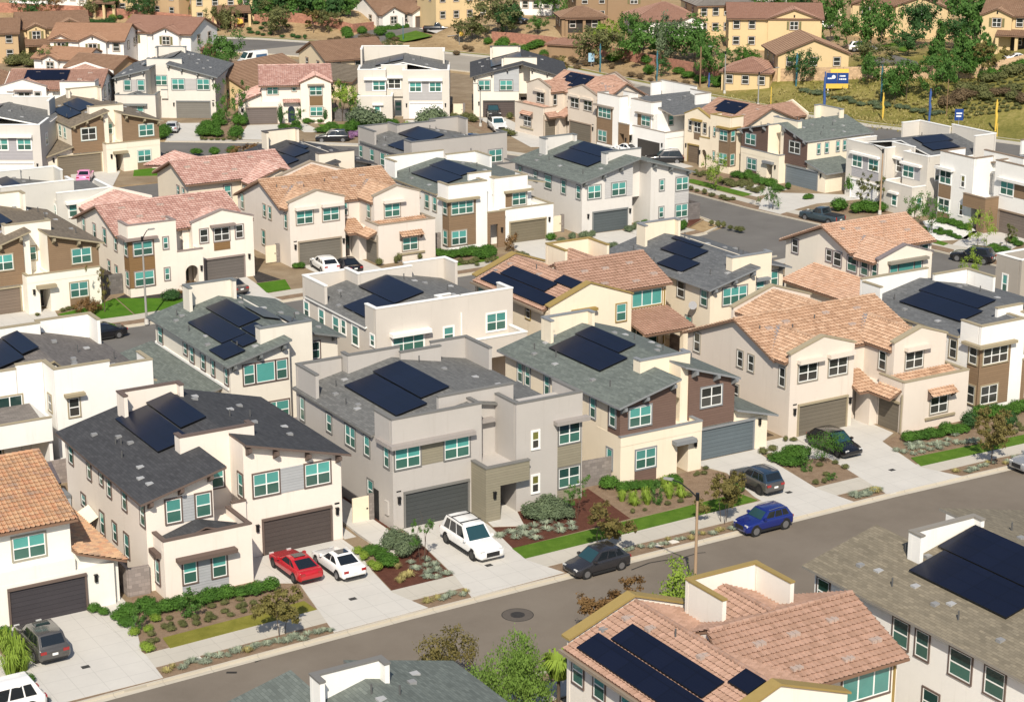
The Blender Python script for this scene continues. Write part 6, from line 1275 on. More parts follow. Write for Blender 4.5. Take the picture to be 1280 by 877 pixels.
        g = MB(); g.box(hl*.93, hl*.972, s_*hw*.52, s_*hw*.85, st['nose']-.06, st['nose']+.07); g.obj('headlight', HEADL, e)
        zt = st['tail']-.16
        g = MB(); g.box(-hl*1.003, -hl*.955, s_*hw*.50, s_*hw*.86, zt-.10, zt+.06) if kind not in ('pickup', 'van') else g.box(-hl*1.004, -hl*.975, s_*hw*.74, s_*hw*.86, zt-.3, zt+.1); g.obj('tail_light', REDL, e)
        if rails: g = MB(); g.tube([(fx-.15, s_*wt*.96, Hh-.01), (mx, s_*wt*.97, Hh+.05), (tx+.1, s_*wt*.96, Hh+.0)], .022, 6); g.obj('roof_rail', PLAST if rails == 2 else RIM, e)
        g = MB(); g.box(-.42*hl, .42*hl, s_*(hw*.93), s_*(hw*.995), zb-.10, zb+.06); g.obj('sill', PLAST, e)
    if rails == 2:
        for q in (.2, .72): g = MB(); xx = fx+(tx-fx)*q; g.box(xx-.04, xx+.04, -wt, wt, Hh+.03, Hh+.06); g.obj('cross_bar', PLAST, e)
    g = MB(); g.box(hl*.985, hl*1.004, -hw*.48, hw*.48, .46, st['nose']-.02); g.obj('grille', PLAST, e)
    g = MB(); g.box(-hl*.995, -hl*.95, -hw*.75, hw*.75, .3, .46); g.obj('bumper', PLAST, e)
    if plate: g = MB(); g.box(-hl*1.012, -hl*1.0, -.17, .17, .62, .76); g.obj('number_plate', PLATE, e)
    if sun: g = MB(); g.box(fx-.75, fx-.15, -wt*.6, wt*.6, Hh-.02, Hh+.012); g.obj('sunroof', CGL, e)
    if kind == 'pickup':
        g = MB(); g.box(-hl*.95, rx-.12, -hw*.8, hw*.8, st['tail']-.04, st['tail']+.03); g.obj('cargo_bed', PLAST, e)
    return e
def at(px1, py1, px2, py2, side, W, z=.03):
    """car centre from the ground contacts of two wheels on one side; side vector points from them to the car's middle"""
    a, b = Vector(G(px1, py1, z)), Vector(G(px2, py2, z)); return (a+b)/2+Vector(side)*W/2
P_ = lambda k, c, **kw: M_paint(k, c, **kw)
c = at(340.3, 709.2, 366.9, 728, (1, 0), 1.83); car('sports_coupe', 'red coupe on the drive of the cream shed-roofed house', 'car', c.x, c.y, 91, P_('red', (.42, .012, .02)), 4.75, 1.83, 1.36, 'coupe', .03, sun=True, rim=RIMD, plate=False)
c = at(394.2, 704.5, 420.8, 726.4, (1, 0), 1.83); car('sedan_car', 'white sedan beside the red coupe on the drive', 'car', c.x, c.y, 91, P_('white', (.80, .79, .77)), 4.7, 1.83, 1.44, 'sedan', .03, sun=True)
c = at(556.4, 675.8, 590.2, 703.4, (1, 0), 2.04); car('large_suv', 'big white SUV with black roof bars facing out of its drive', 'car', c.x, c.y, -90, P_('white', (.80, .79, .77)), 5.6, 2.04, 1.92, 'suv', .03, rails=2, rim=RIMD, plate=False)
c = at(733, 723.8, 777.5, 712.5, (0, 1), 1.83, RZ); car('hatchback_car', 'dark grey hatchback parked at the kerb of the near street', 'car', c.x, c.y, 182, P_('graphite', (.035, .034, .038), metal=.3), 4.4, 1.83, 1.62, 'hatch')
c = at(944.5, 671, 982.5, 661, (0, 1), 1.78, RZ); car('small_crossover', 'bright blue crossover parked at the kerb of the near street', 'car', c.x, c.y, 181, P_('blue', (.010, .022, .17), metal=.2), 4.1, 1.78, 1.58, 'suv', rails=1)
c = at(20.3, 802, 43.4, 829.6, (1, 0), 1.98); car('family_suv', 'dark grey SUV backed by the mottled tile house garage, lower left', 'car', c.x, c.y, 91, P_('grey', (.09, .085, .08), metal=.3), 4.9, 1.98, 1.75, 'suv', .03, sun=True)
c = at(1013.9, 556.8, 1046.7, 573.2, (1, 0), 1.92); car('crossover_car', 'black car on the drive of the orange-tan tile house', 'car', c.x, c.y, -90, P_('black', (.006, .006, .008)), 4.75, 1.92, 1.6, 'hatch', .03, rim=RIMD, plate=False)
c = at(917.9, 601.9, 948.2, 620.7, (1, 0), 1.81); car('grey_crossover', 'grey crossover with a dark blue roof on the drive by the blue-grey garage', 'car', c.x, c.y, 91, P_('grey', (.09, .085, .08), metal=.3), 4.41, 1.81, 1.66, 'suv', .03, rails=1, rim=RIMD, roofp=P_('dkblue', (.018, .035, .06)))
x, y = G(22, 885, RZ); car('work_van', 'white vehicle cut by the lower left corner of the photo', 'car', x-1.2, y-.2, 181, P_('white', (.80, .79, .77)), 5.2, 2.0, 1.9, 'suv')
x, y = G(1302, 586, RZ); car('kerb_sedan', 'grey car nosing in at the right edge of the near street', 'car', x, y+.4, 181, P_('silver', (.30, .31, .32), metal=.3), 4.6, 1.82, 1.5, 'suv')
x, y = G(128, 425, RZ); car('black_sedan', 'black sedan on the second street behind the white parapet house', 'car', x, y+.6, 182, P_('black', (.006, .006, .008)), 4.8, 1.85, 1.46, 'sedan')
x, y = G(289, 367, .03); car('grey_sedan', 'brown-grey sedan on the drive of the arched porch house', 'car', x+.3, y+1.0, 97, P_('bronze', (.11, .095, .085), metal=.3), 4.8, 1.85, 1.44, 'sedan', .03)
x, y = G(409, 338, .03); car('white_hatchback', 'white car facing the camera on the tan gabled house drive', 'car', x, y+.6, 84, P_('white', (.80, .79, .77)), 4.7, 1.9, 1.5, 'hatch', .03, glass=CGL, plate=False)
x, y = G(436, 341, .03); car('black_hatchback', 'black car with red tail lights beside the white car on the drive', 'car', x+.3, y+1.1, 88, P_('black', (.006, .006, .008)), 4.7, 1.9, 1.45, 'sedan', .03)
x, y = G(110, 227, .03); car('pink_car', 'pink sedan on the drive of the brown-boarded house far left', 'car', x, y+1.0, 63, P_('pink', (.66, .26, .46)), 4.4, 1.8, 1.42, 'sedan', .03, plate=False)
x, y = G(218, 165, .03); car('silver_car', 'small silver car on the drive of the pale shed-roofed house', 'car', x, y+.6, 62, P_('lightsilver', (.48, .49, .50), metal=.2), 4.1, 1.75, 1.5, 'hatch', .03, plate=False)
x, y = G(418, 178, RZ); car('dark_suv', 'black SUV at the kerb in front of the purple flowers', 'car', x, y+.6, 152, P_('black', (.006, .006, .008)), 4.7, 1.9, 1.7, 'suv')
x, y = G(627, 164, .03); car('white_pickup', 'white pickup facing the camera on the drive of the charcoal-roofed house', 'pickup', x, y+1.2, -108, P_('white', (.80, .79, .77)), 5.6, 2.0, 1.85, 'pickup', .03, plate=False)
x, y = G(623, 147, .03); car('dark_pickup', 'dark grey pickup behind the white pickup at the garage', 'pickup', x-.4, y+1.0, -112, P_('graphite', (.035, .034, .038), metal=.3), 5.4, 2.0, 1.85, 'pickup', .03, plate=False)
x, y = G(828, 205, RZ); car('dark_crossover', 'dark SUV in front of the open garage on the cross street', 'car', x+.6, y+.4, 150, P_('black', (.006, .006, .008)), 5.0, 1.95, 1.8, 'suv', rails=1)
x, y = G(782, 193, RZ); car('white_compact', 'white car half hidden by the grey-green roof near the open garage', 'car', x, y, 100, P_('white', (.80, .79, .77)), 4.6, 1.8, 1.45, 'sedan', .03)
x, y = G(587, 180, RZ); car('navy_car', 'dark blue car at the kerb left of the tile awning house', 'car', x, y, 118, P_('navy', (.01, .015, .04)), 4.5, 1.8, 1.5, 'hatch')
x, y = G(1022, 278, RZ); car('grey_pickup', 'blue-grey pickup at the kerb beyond the mottled tan tile roof', 'pickup', x+.6, y, 101, P_('slate', (.05, .075, .09), metal=.3), 5.5, 1.95, 1.8, 'pickup')
x, y = G(1219, 329, RZ); car('black_suv', 'black SUV with red tail lights on the cross street at the right', 'car', x+.3, y+.7, 118, P_('black', (.006, .006, .008)), 4.6, 1.85, 1.68, 'suv')
# ------------------------------------------------------------------ plants
BARKM = M_plain('tree_bark', (.10, .075, .055), .9, .2); STAKE = M_plain('stake_wood', (.25, .18, .11), .85, .2)
LF = dict(street=M_leaf('street', (.084, .098, .028), (.175, .182, .049), (.280, .140, .070)), green=M_leaf('green', (.042, .105, .025), (.105, .210, .042)), dark=M_leaf('dark', (.025, .070, .025), (.070, .147, .042)), pepper=M_leaf('pepper', (.098, .182, .028), (.210, .322, .070)),
    hedge=M_leaf('hedge', (.035, .098, .017), (.098, .210, .031)), blue=M_leaf('blue_grass', (.168, .210, .154), (.378, .420, .308)), gold=M_leaf('gold_grass', (.224, .196, .070), (.462, .406, .168)), sage=M_leaf('sage', (.084, .119, .070), (.182, .231, .126)),
    red=M_leaf('red_tip', (.084, .077, .021), (.210, .140, .056), (.336, .126, .070)), lime=M_leaf('lime', (.140, .224, .028), (.266, .364, .056)), purple=M_leaf('purple', (.224, .098, .238), (.462, .238, .462), (.112, .140, .070)), olive=M_leaf('olive', (.084, .098, .035), (.175, .182, .070)), dry=M_leaf('dry', (.196, .140, .084), (.364, .266, .154)), brown=M_leaf('brown_bush', (.098, .070, .042), (.196, .140, .077)))
def leaves(lobes, n, size, seed, droop=0., inner=.45, shell=False):
    r = random.Random(seed); b = MB(); tot = sum(l[3]*l[4]*l[5] for l in lobes); G_ = r.gauss
    for l in lobes:
        m = max(4, int(n*l[3]*l[4]*l[5]/tot))
        if shell:         # leafy mass: a lumpy dark core under the outer leaves
            vs, k = [], 9
            for i in range(7):
                for j in range(k):
                    t, f = math.pi*i/6, 2*math.pi*j/k; q = .62+.2*r.random(); vs.append((l[0]+l[3]*q*math.sin(t)*math.cos(f), l[1]+l[4]*q*math.sin(t)*math.sin(f), l[2]+l[5]*q*math.cos(t)))
            b.add(vs, [(i*k+j, (i+1)*k+j, (i+1)*k+(j+1) % k, i*k+(j+1) % k) for i in range(6) for j in range(k)])
        cl = [Vector((G_(0, 1), G_(0, 1), G_(0, 1))).normalized()*(inner+(1-inner)*r.random()**.6) for _ in range(max(3, m//45))]
        for _ in range(m):
            q = Vector((G_(0, 1), G_(0, 1), abs(G_(0, 1))-.35)).normalized()*(.62+.52*r.random()) if shell else r.choice(cl)+Vector((G_(0, .17), G_(0, .17), G_(0, .15)))
            p = Vector((l[0]+q.x*l[3], l[1]+q.y*l[4], l[2]+q.z*l[5]-droop*r.random()**2))
            nn = (Vector((q.x, q.y, q.z+.4))+Vector((G_(0, .5), G_(0, .5), G_(0, .5)))).normalized()
            t = nn.cross(Vector((G_(0, 1), G_(0, 1), G_(0, 1)))).normalized(); s_ = size*(.6+.8*r.random())
            if droop: t = (t*.5+Vector((0, 0, -1))).normalized()
            u = nn.cross(t).normalized(); b.add([p-t*s_*.5, p+u*s_*.3, p+t*s_*.5, p-u*s_*.3], [(0, 1, 2, 3)])
    return b
def blades(n, rad, hgt, seed, w=.02):
    r = random.Random(seed); b = MB()
    for _ in range(n):
        a = r.random()*6.283; q = rad*r.random()**.5*.45; c, s_ = math.cos(a), math.sin(a); o = rad*(.5+.6*r.random()); h = hgt*(.6+.5*r.random())
        p0 = Vector((c*q, s_*q, 0)); p1 = Vector((c*(q+o*.45), s_*(q+o*.45), h)); p2 = Vector((c*(q+o), s_*(q+o), h*.72)); sd_ = Vector((-s_, c, 0))*w
        b.add([p0-sd_, p0+sd_, p1+sd_*.9, p1-sd_*.9, p2], [(0, 1, 2, 3), (3, 2, 4)])
    return b
def limbs(h, r0, crown, n, seed, splay=.35, stems=1):
    r = random.Random(seed); b = MB()
    for k in range(stems):
        a = 6.283*k/max(1, stems)+r.random(); ox = Vector((math.cos(a), math.sin(a), 0))*(.12 if stems > 1 else 0)
        lean = Vector((math.cos(a), math.sin(a), 0))*(.25*h if stems > 1 else .05*h)
        b.tube([ox, ox+lean*.4+Vector((0, 0, h*.5)), ox+lean+Vector((0, 0, h))], [r0, r0*.8, r0*.6], 7)
        for _ in range(n):
            d = r.random()*6.283; st = ox+lean*.8+Vector((0, 0, h*(.7+.3*r.random()))); e = st+Vector((math.cos(d)*crown*splay, math.sin(d)*crown*splay, crown*(.5+.4*r.random())))
            b.tube([st, (st+e)/2+Vector((0, 0, .1*crown)), e], [r0*.5, r0*.35, r0*.15], 5, False)
    return b
PROTO = {}
def proto(key, build):
    if key not in PROTO: PROTO[key] = build()
    return PROTO[key]
def lobes_of(kind, seed):
    r = random.Random(seed); L = []
    if kind == 'round':
        for _ in range(7): L.append((r.gauss(0, .28), r.gauss(0, .28), .62+r.gauss(0, .16), .36, .36, .30))
    elif kind == 'tall':
        for i in range(9): f = i/8; L.append((r.gauss(0, .09), r.gauss(0, .09), .2+.68*f, .30*(1-.72*f)+.05, .30*(1-.72*f)+.05, .15))
    elif kind == 'open':
        for _ in range(9): L.append((r.gauss(0, .33), r.gauss(0, .33), .68+r.gauss(0, .17), .22, .22, .16))
    return L
def tree_meshes(kind, leaf, n, size, seed, trunk=.25, stems=1, droop=0.):
    """unit-height crown and trunk"""
    def mk():
        c = leaves(lobes_of(kind, seed), n, size, seed, droop).mesh('crown', LF[leaf]); t = limbs(trunk if kind != 'tall' else .35, .022 if stems == 1 else .012, .5, 4 if stems == 1 else 2, seed, .5, stems).mesh('trunk', BARKM); return c, t
    return proto((kind, leaf, n, seed, stems, droop), mk)
NT = [0]
def tree(name, label, x, y, z, h, w, kind='round', leaf='green', n=900, size=.09, seed=1, stems=1, trunk=.3, group=None, cat='tree', droop=0.):
    c, t = tree_meshes(kind, leaf, n, size, seed, trunk, stems, droop)
    e = empty(name, (x, y, z), rnd.random()*6.28); tag(e, label, cat, group); s_ = w/h*1.0
    o = link('trunk', t, e); o.scale = (h*max(.5, s_*.8), h*max(.5, s_*.8), h); o = link('crown', c, e); o.scale = (w*1.05, w*1.05, h); return e
def bush_mesh(kind, v):
    def mk():
        if kind == 'ball': b = leaves([(0, 0, .42, .5, .5, .46)], 1500, .10, v, shell=True); m = LF['hedge']
        elif kind == 'hedge': b = leaves([(-.25, 0, .4, .38, .42, .42), (.28, .05, .42, .36, .42, .44), (0, -.1, .45, .4, .4, .45)], 1700, .095, v, shell=True); m = LF['hedge']
        elif kind == 'sage': b = leaves([(-.3, 0, .35, .36, .4, .36), (.3, 0, .38, .36, .38, .38), (0, .2, .45, .4, .36, .42)], 1900, .085, v, shell=True); m = LF['sage']
        elif kind == 'small': b = leaves([(0, 0, .4, .46, .46, .42)], 420, .12, v, shell=True); m = LF['olive']
        elif kind == 'rose': b = leaves([(-.1, 0, .35, .36, .36, .38), (.12, .1, .6, .34, .34, .36), (0, -.1, .8, .25, .25, .2)], 1100, .08, v, inner=.5); m = LF['green']
        elif kind == 'lime': b = leaves([(0, 0, .45, .45, .45, .48)], 700, .10, v, shell=True); m = LF['lime']
        elif kind == 'grass': b = blades(90, .5, .62, v, .022); m = LF['gold']
        elif kind == 'blue': b = blades(80, .55, .5, v, .03); m = LF['blue']
        elif kind == 'green_grass': b = blades(90, .5, .9, v, .025); m = LF['lime']
        elif kind == 'olive': b = leaves([(0, 0, .4, .5, .5, .42)], 600, .12, v, shell=True); m = LF['olive']
        elif kind == 'purple': b = leaves([(0, 0, .4, .5, .5, .42)], 600, .10, v, shell=True); m = LF['purple']
        elif kind == 'red': b = leaves([(-.15, 0, .5, .36, .36, .4), (.2, .1, .55, .3, .3, .42)], 900, .08, v, inner=.4); m = LF['red']
        elif kind == 'dark': b = leaves([(0, 0, .42, .5, .5, .45)], 900, .09, v, shell=True); m = LF['dark']
        else: b = leaves([(0, 0, .4, .5, .5, .42)], 600, .11, v, shell=True); m = LF['brown']
        return b.mesh('foliage', m)
    return proto(('bush', kind, v), mk)
def bush(name, label, x, y, d, h=None, kind='ball', z=.01, group=None, cat='shrub', sy=1.):
    o = D2.objects.new(name, bush_mesh(kind, rnd.randint(1, 4))); COL.objects.link(o); o.location = (x, y, z); o.rotation_euler = (0, 0, rnd.random()*6.28 if sy == 1 else 0); o.scale = (d*rnd.uniform(.82, 1.15), d*sy*rnd.uniform(.82, 1.15), (h or d*.85)*rnd.uniform(.75, 1.15)); return tag(o, label, cat, group)
def Bp(kind, name, label, group, pts, d, h=None, z=.01, cat='shrub', jit=.2):
    """shrubs at photograph pixels on the lot level"""
    for (px, py) in pts:
        x, y = G(px, py, z); s_ = d*(1+rnd.uniform(-jit, jit)); bush(name, label, x, y, s_, (h or d*.85)*(1+rnd.uniform(-jit, jit)), kind, z, group, cat)
def zz(x0, y0, k, pts): return [(x0+a/k, y0+b/k) for a, b in pts]
# bed before the cream shed-roofed house (zoom origin 130,720 scale 4.414)
q = lambda *p: zz(130, 720, 4.414, p)
Bp('ball', 'hedge_shrub', 'rounded dark green hedge shrub along the bed of the cream shed-roofed house', 'hedge shrubs of the near left bed', q((85, 235), (125, 270), (135, 215), (235, 185), (270, 220), (345, 195), (380, 185), (420, 170), (545, 150), (585, 140), (630, 130), (680, 120), (750, 110), (820, 100), (850, 95), (920, 80)), 1.15, 1.0)
Bp('lime', 'bedding_shrub', 'yellow-green shrub at the left end of the near left bed', 'bedding shrubs of the near left bed', q((165, 325), (245, 305), (225, 400), (245, 415), (285, 250)), .75)
Bp('small', 'ground_shrub', 'tiny round shrub in the brown mulch of the near left bed', 'tiny shrubs in the near left bed', q((362, 240), (370, 280), (372, 300), (430, 265), (440, 280), (505, 240), (510, 270), (580, 220), (572, 250), (595, 175), (665, 155), (668, 200), (700, 220), (745, 180), (750, 135), (770, 200), (825, 155), (830, 190), (890, 170), (335, 290), (262, 330), (292, 362), (260, 370), (232, 390), (600, 235), (770, 170)), .52)
Bp('rose', 'rose_bush', 'tall rose bush with white blooms at the left of the near left bed', None, q((190, 300),), 1.5, 2.0); Bp('rose', 'rose_bush', 'leafy climbing bush on a stake before the grey-boarded window', None, q((480, 225),), 1.3, 1.9)
# strip between the white sedan and the white SUV (zoom 440,620 scale 4)
q = lambda *p: zz(440, 620, 4, p)
Bp('sage', 'rosemary_shrub', 'large grey-green rosemary shrub in the mulch between the two drives', 'rosemary between the drives', q((250, 300), (290, 270), (215, 270)), 1.7, 1.4); Bp('ball', 'hedge_shrub', 'bright green round shrub between the two drives', 'round shrubs between the drives', q((105, 290), (180, 350), (150, 320)), 1.2, 1.1)
Bp('lime', 'bedding_shrub', 'yellow-green shrub by the white sedan in the red mulch', 'lime shrubs by the white sedan', q((125, 375), (30, 290), (60, 320), (100, 350)), .8)
Bp('blue', 'grass_tuft', 'pale grass tuft in red mulch left of the white SUV', 'grass tufts left of the white SUV', q((295, 335), (318, 362), (373, 322), (373, 352), (412, 345), (425, 370), (380, 385), (380, 408), (420, 405), (470, 390)), .7, .5); Bp('grass', 'grass_tuft', 'straw coloured grass in the red mulch left of the white SUV', 'straw grasses left of the white SUV', q((225, 360), (260, 410), (240, 430), (285, 400)), .8, .7)
Bp('sage', 'rosemary_shrub', 'broad grey-green shrub against the grey flat-parapet house', 'broad shrub by the grey house', q((925, 110), (990, 100), (1050, 115), (960, 85), (1010, 75)), 2.0, 1.5)
Bp('blue', 'grass_tuft', 'pale grass tuft in red mulch right of the white SUV', 'grass tufts right of the white SUV', q((740, 200), (800, 182), (858, 166), (910, 155), (868, 195), (915, 182), (970, 138), (975, 166), (1035, 152), (1095, 140), (1102, 165), (820, 210), (1045, 178), (920, 215)), .78, .5)
# bed of the brown-boarded house (zoom 740,560 scale 4.923)
q = lambda *p: zz(740, 560, 4.923, p)
Bp('ball', 'hedge_shrub', 'round green shrub along the wall of the brown-boarded house', 'round shrubs by the brown-boarded house', q((105, 245), (250, 250), (195, 265), (320, 250), (365, 245), (515, 230), (500, 210)), 1.05, .95)
Bp('green_grass', 'lily_clump', 'arching lime green lily clump in the bed of the brown-boarded house', 'lily clumps by the brown-boarded house', q((185, 325), (250, 320), (260, 350), (330, 325), (340, 345), (465, 270), (475, 310), (550, 300), (545, 265), (445, 240)), .95, .85)
Bp('rose', 'rose_bush', 'dark upright bush in the bed left of the lamp post', None, q((400, 340),), 1.2, 1.9); Bp('small', 'ground_shrub', 'tiny shrub in the bed of the brown-boarded house', 'tiny shrubs by the brown-boarded house', q((325, 385), (465, 350), (545, 335), (600, 300), (250, 400), (650, 165), (700, 130), (690, 160), (640, 170)), .5); Bp('ball', 'hedge_shrub', 'small round shrub beside the grey crossover', None, q((898, 268),), .85)
# bed left of the black car (zoom 890,510 scale 6.095)
q = lambda *p: zz(890, 510, 6.095, p)
Bp('ball', 'mounding_shrub', 'bright green mounding shrub in the bed left of the black car', 'mound of green left of the black car', q((520, 405), (575, 395), (630, 400), (670, 385), (600, 430), (650, 365), (610, 360)), 1.5, 1.0); Bp('rose', 'rose_bush', 'rose bush with pale blooms beside the green mound', None, q((715, 470),), 1.3, 1.7); Bp('rose', 'rose_bush', 'small upright bush in the bed left of the black car', None, q((905, 555),), .85, .9); Bp('small', 'ground_shrub', 'tiny shrub in the mulch left of the black car', 'tiny shrubs left of the black car', q((790, 580), (855, 570), (870, 515), (940, 425), (1015, 460), (840, 400), (820, 440)), .55); Bp('small', 'ground_shrub', 'small shrub at the corner of the blue-grey garage', 'shrubs by the blue-grey garage', q((390, 345), (462, 325)), .8); Bp('small', 'ground_shrub', 'dry little shrub at the garage corner of the tile gable house', 'dry shrubs by the tile gable house', q((560, 255), (620, 250)), .6)
# hedge and lavender of the tile gable house (zoom 1040,500 scale 5.333)
q = lambda *p: zz(1040, 500, 5.333, p)
Bp('ball', 'hedge_shrub', 'dark green hedge shrub under the tile awning window', 'hedge of the tile gable house', q((510, 275), (560, 268), (610, 260), (660, 250), (710, 240), (760, 230), (810, 220), (855, 212)), 1.1, .95)
Bp('blue', 'lavender_tuft', 'grey-green tuft before the hedge of the tile gable house', 'tufts of the tile gable house', q((430, 340), (480, 350), (525, 300), (535, 325), (545, 360), (580, 290), (600, 320), (600, 350), (655, 335), (660, 300), (705, 295), (715, 325), (760, 300), (770, 270), (820, 240), (830, 290), (880, 290), (930, 280), (960, 270)), .8, .5)
Bp('hedge', 'hedge_shrub', 'green hedge shrub in front of the white corner bay house', 'hedge of the white corner bay house', q((1000, 120), (1060, 115), (1110, 105), (1160, 95), (1210, 85), (1255, 75), (1290, 65)), 1.5, 1.1); Bp('dark', 'evergreen_shrub', 'dark clipped shrub before the brown corner bay', 'dark shrubs by the corner bay', q((915, 190), (1185, 180)), 1.3, 1.6); Bp('small', 'ground_shrub', 'tiny shrub right of the verge tree at the right edge', 'tiny shrubs at the right edge', q((1220, 220), (1245, 180), (1265, 205), (1150, 230), (1100, 200), (1040, 210)), .6)
# grasses of the verges
def verge_grass(x0, x1, n, y0=99.6, y1=100.4, lab='', d=.62):
    for i in range(n):
        x = x0+(x1-x0)*(i+rnd.random())/n; bush('verge_grass', 'blue-grey grass tuft in the verge '+lab, x, rnd.uniform(y0, y1), d*rnd.uniform(.75, 1.2), .42, 'blue' if rnd.random() < .75 else 'grass', .01, 'grass tufts of the verge '+lab, 'grass tuft')
verge_grass(36.5, 47.2, 26, 98.85, 99.5, 'before the cream shed-roofed house'); verge_grass(54, 57.0, 9, 99.35, 100.1, 'between the sedan and SUV drives'); verge_grass(64.6, 82, 34, 99.65, 100.4, 'along the lamp post', .55); verge_grass(89, 91.6, 12, 100.0, 100.6, 'between the right-hand drives', .8); verge_grass(98.8, 112, 26, 99.6, 100.4, 'at the right end of the near street', .62); verge_grass(28.6, 29.4, 3, 98.9, 100, 'at the lower left corner')
# second and cross street
q = lambda *p: zz(480, 190, 5.333, p)
Bp('hedge', 'hedge_shrub', 'green hedge shrub before the white bay house of the third row', 'hedge of the white bay house', q((360, 690), (400, 700), (450, 705), (500, 700), (545, 695), (590, 690), (630, 690), (665, 670), (700, 680), (720, 690), (660, 715)), 1.3, 1.1); Bp('small', 'ground_shrub', 'little shrub before the white bay house of the third row', 'small shrubs of the white bay house', q((540, 750), (580, 745), (620, 760), (510, 740), (950, 705), (890, 690), (920, 700), (690, 740), (730, 735), (610, 735)), .8); Bp('red', 'red_shrub', 'reddish shrub at the brown entry of the white bay house', None, q((850, 660),), 1.5, 2.6)
q = lambda *p: zz(640, 160, 5.333, p)
Bp('hedge', 'hedge_shrub', 'olive hedge shrub before the pale grey twin-front house', 'hedge of the twin-front house', q((960, 690), (1000, 690), (1040, 690), (1080, 685), (1120, 680), (1140, 670), (905, 675), (880, 665)), 1.3, 1.1); Bp('sage', 'ground_shrub', 'grey-green shrub on the drive side of the twin-front house', 'side shrubs of the twin-front house', q((800, 680), (830, 650), (780, 690), (400, 745), (330, 760), (490, 735), (540, 720), (650, 800), (690, 810), (620, 820)), 1.0); Bp('hedge', 'ground_shrub', 'shrub at the garage corner of the white bay house', None, q((260, 748),), 1.2)
q = lambda *p: zz(0, 260, 5.333, p)
Bp('red', 'red_shrub', 'dry reddish shrub on the lawn of the brown-boarded third-row house', 'reddish shrubs on the third-row lawn', q((545, 700), (580, 690), (620, 705), (650, 690), (600, 720)), 1.4, 1.5); Bp('dark', 'palm_shrub', 'dark spiky shrub on the lawn behind the lamp', None, q((1150, 620),), 1.6, 1.4); Bp('small', 'ground_shrub', 'small plant along the wall of the brown-boarded third-row house', 'wall plants of the third row', q((420, 690), (455, 680), (490, 675), (250, 720)), .6)
q = lambda *p: zz(100, 220, 5.333, p)
Bp('red', 'red_shrub', 'red-brown shrub left of the brown-grey sedan', 'reddish shrubs by the arched porch', q((725, 780), (690, 800), (750, 770)), 1.4, 1.5); Bp('dark', 'palm_shrub', 'dark low palm-like shrub before the arched porch', None, q((605, 830),), 1.7, 1.3)
q = lambda *p: zz(300, 200, 5.333, p)
Bp('ball', 'ground_shrub', 'round shrub by the tan gabled house garage', 'round shrubs by the tan garage', q((375, 722), (408, 722)), .9); Bp('small', 'ground_shrub', 'thin plant along the front of the tan gabled house', 'thin plants by the tan wing', q((1040, 690), (1060, 680), (930, 705), (1200, 665)), .7, 1.1)
q = lambda *p: zz(740, 90, 5.333, p)
Bp('hedge', 'hedge_shrub', 'hedge shrub before the dark-boarded cross-street house', 'hedge of the cross-street house', q((960, 705), (1000, 712), (1040, 718), (1080, 730), (1120, 740), (1160, 755), (1190, 762)), 1.4, 1.1); Bp('small', 'ground_shrub', 'small mixed shrub in the long cross-street bed', 'shrubs of the cross-street bed', q((720, 700), (745, 690), (850, 740), (910, 760), (940, 770), (970, 760), (1000, 775), (1040, 790), (1075, 800), (1100, 810), (1020, 760), (1060, 770), (905, 735), (930, 745), (690, 690), (780, 720), (880, 745), (1130, 790), (1000, 745), (1050, 750)), 1.0); Bp('olive', 'ground_shrub', 'dry shrub in the cross-street verge', 'dry shrubs of the cross-street verge', q((660, 790), (700, 800), (750, 815), (800, 830), (870, 845), (900, 855), (940, 855)), .8)
q = lambda *p: zz(940, 120, 5.333, p)
Bp('ball', 'ground_shrub', 'round shrub beside the low grey-green garage roof house', 'round shrubs on the cross-street island', q((160, 625), (185, 632), (240, 622), (360, 690), (380, 685)), 1.0); Bp('hedge', 'tall_shrub', 'tall clipped column shrub at the white garage of the pale house', None, q((665, 665),), 1.5, 3.2); Bp('hedge', 'hedge_shrub', 'shrub beneath the pole before the pale greige house', 'shrubs by the pale greige house', q((590, 750), (580, 765), (700, 780), (760, 775), (800, 778), (850, 770)), 1.6, 1.5)
q = lambda *p: zz(1060, 150, 5.818, p)
Bp('hedge', 'hedge_shrub', 'low hedge shrub before the white flat house on white pebbles', 'hedge on the white pebbles', q((680, 745), (720, 755), (760, 765), (800, 778), (840, 790), (870, 800)), 1.1, .8); Bp('ball', 'pebble_shrub', 'small round shrub on the white pebble bed', 'shrubs on the white pebbles', q((545, 800), (635, 822), (672, 815), (672, 835), (705, 832), (737, 845), (735, 825), (770, 855), (803, 865)), .75)
q = lambda *p: zz(1060, 270, 5.818, p)
Bp('hedge', 'ground_shrub', 'green shrub beyond the black SUV at the right edge', 'shrubs beyond the black SUV', q((1058, 245), (1090, 262), (1135, 262), (1200, 200), (1240, 215), (1180, 190)), 1.1)
q = lambda *p: zz(760, 270, 5.333, p)
Bp('small', 'ground_shrub', 'small shrub along the rounded street corner', 'shrubs at the street corner', q((690, 60), (735, 72), (770, 78), (815, 92), (860, 100), (885, 108)), .9)
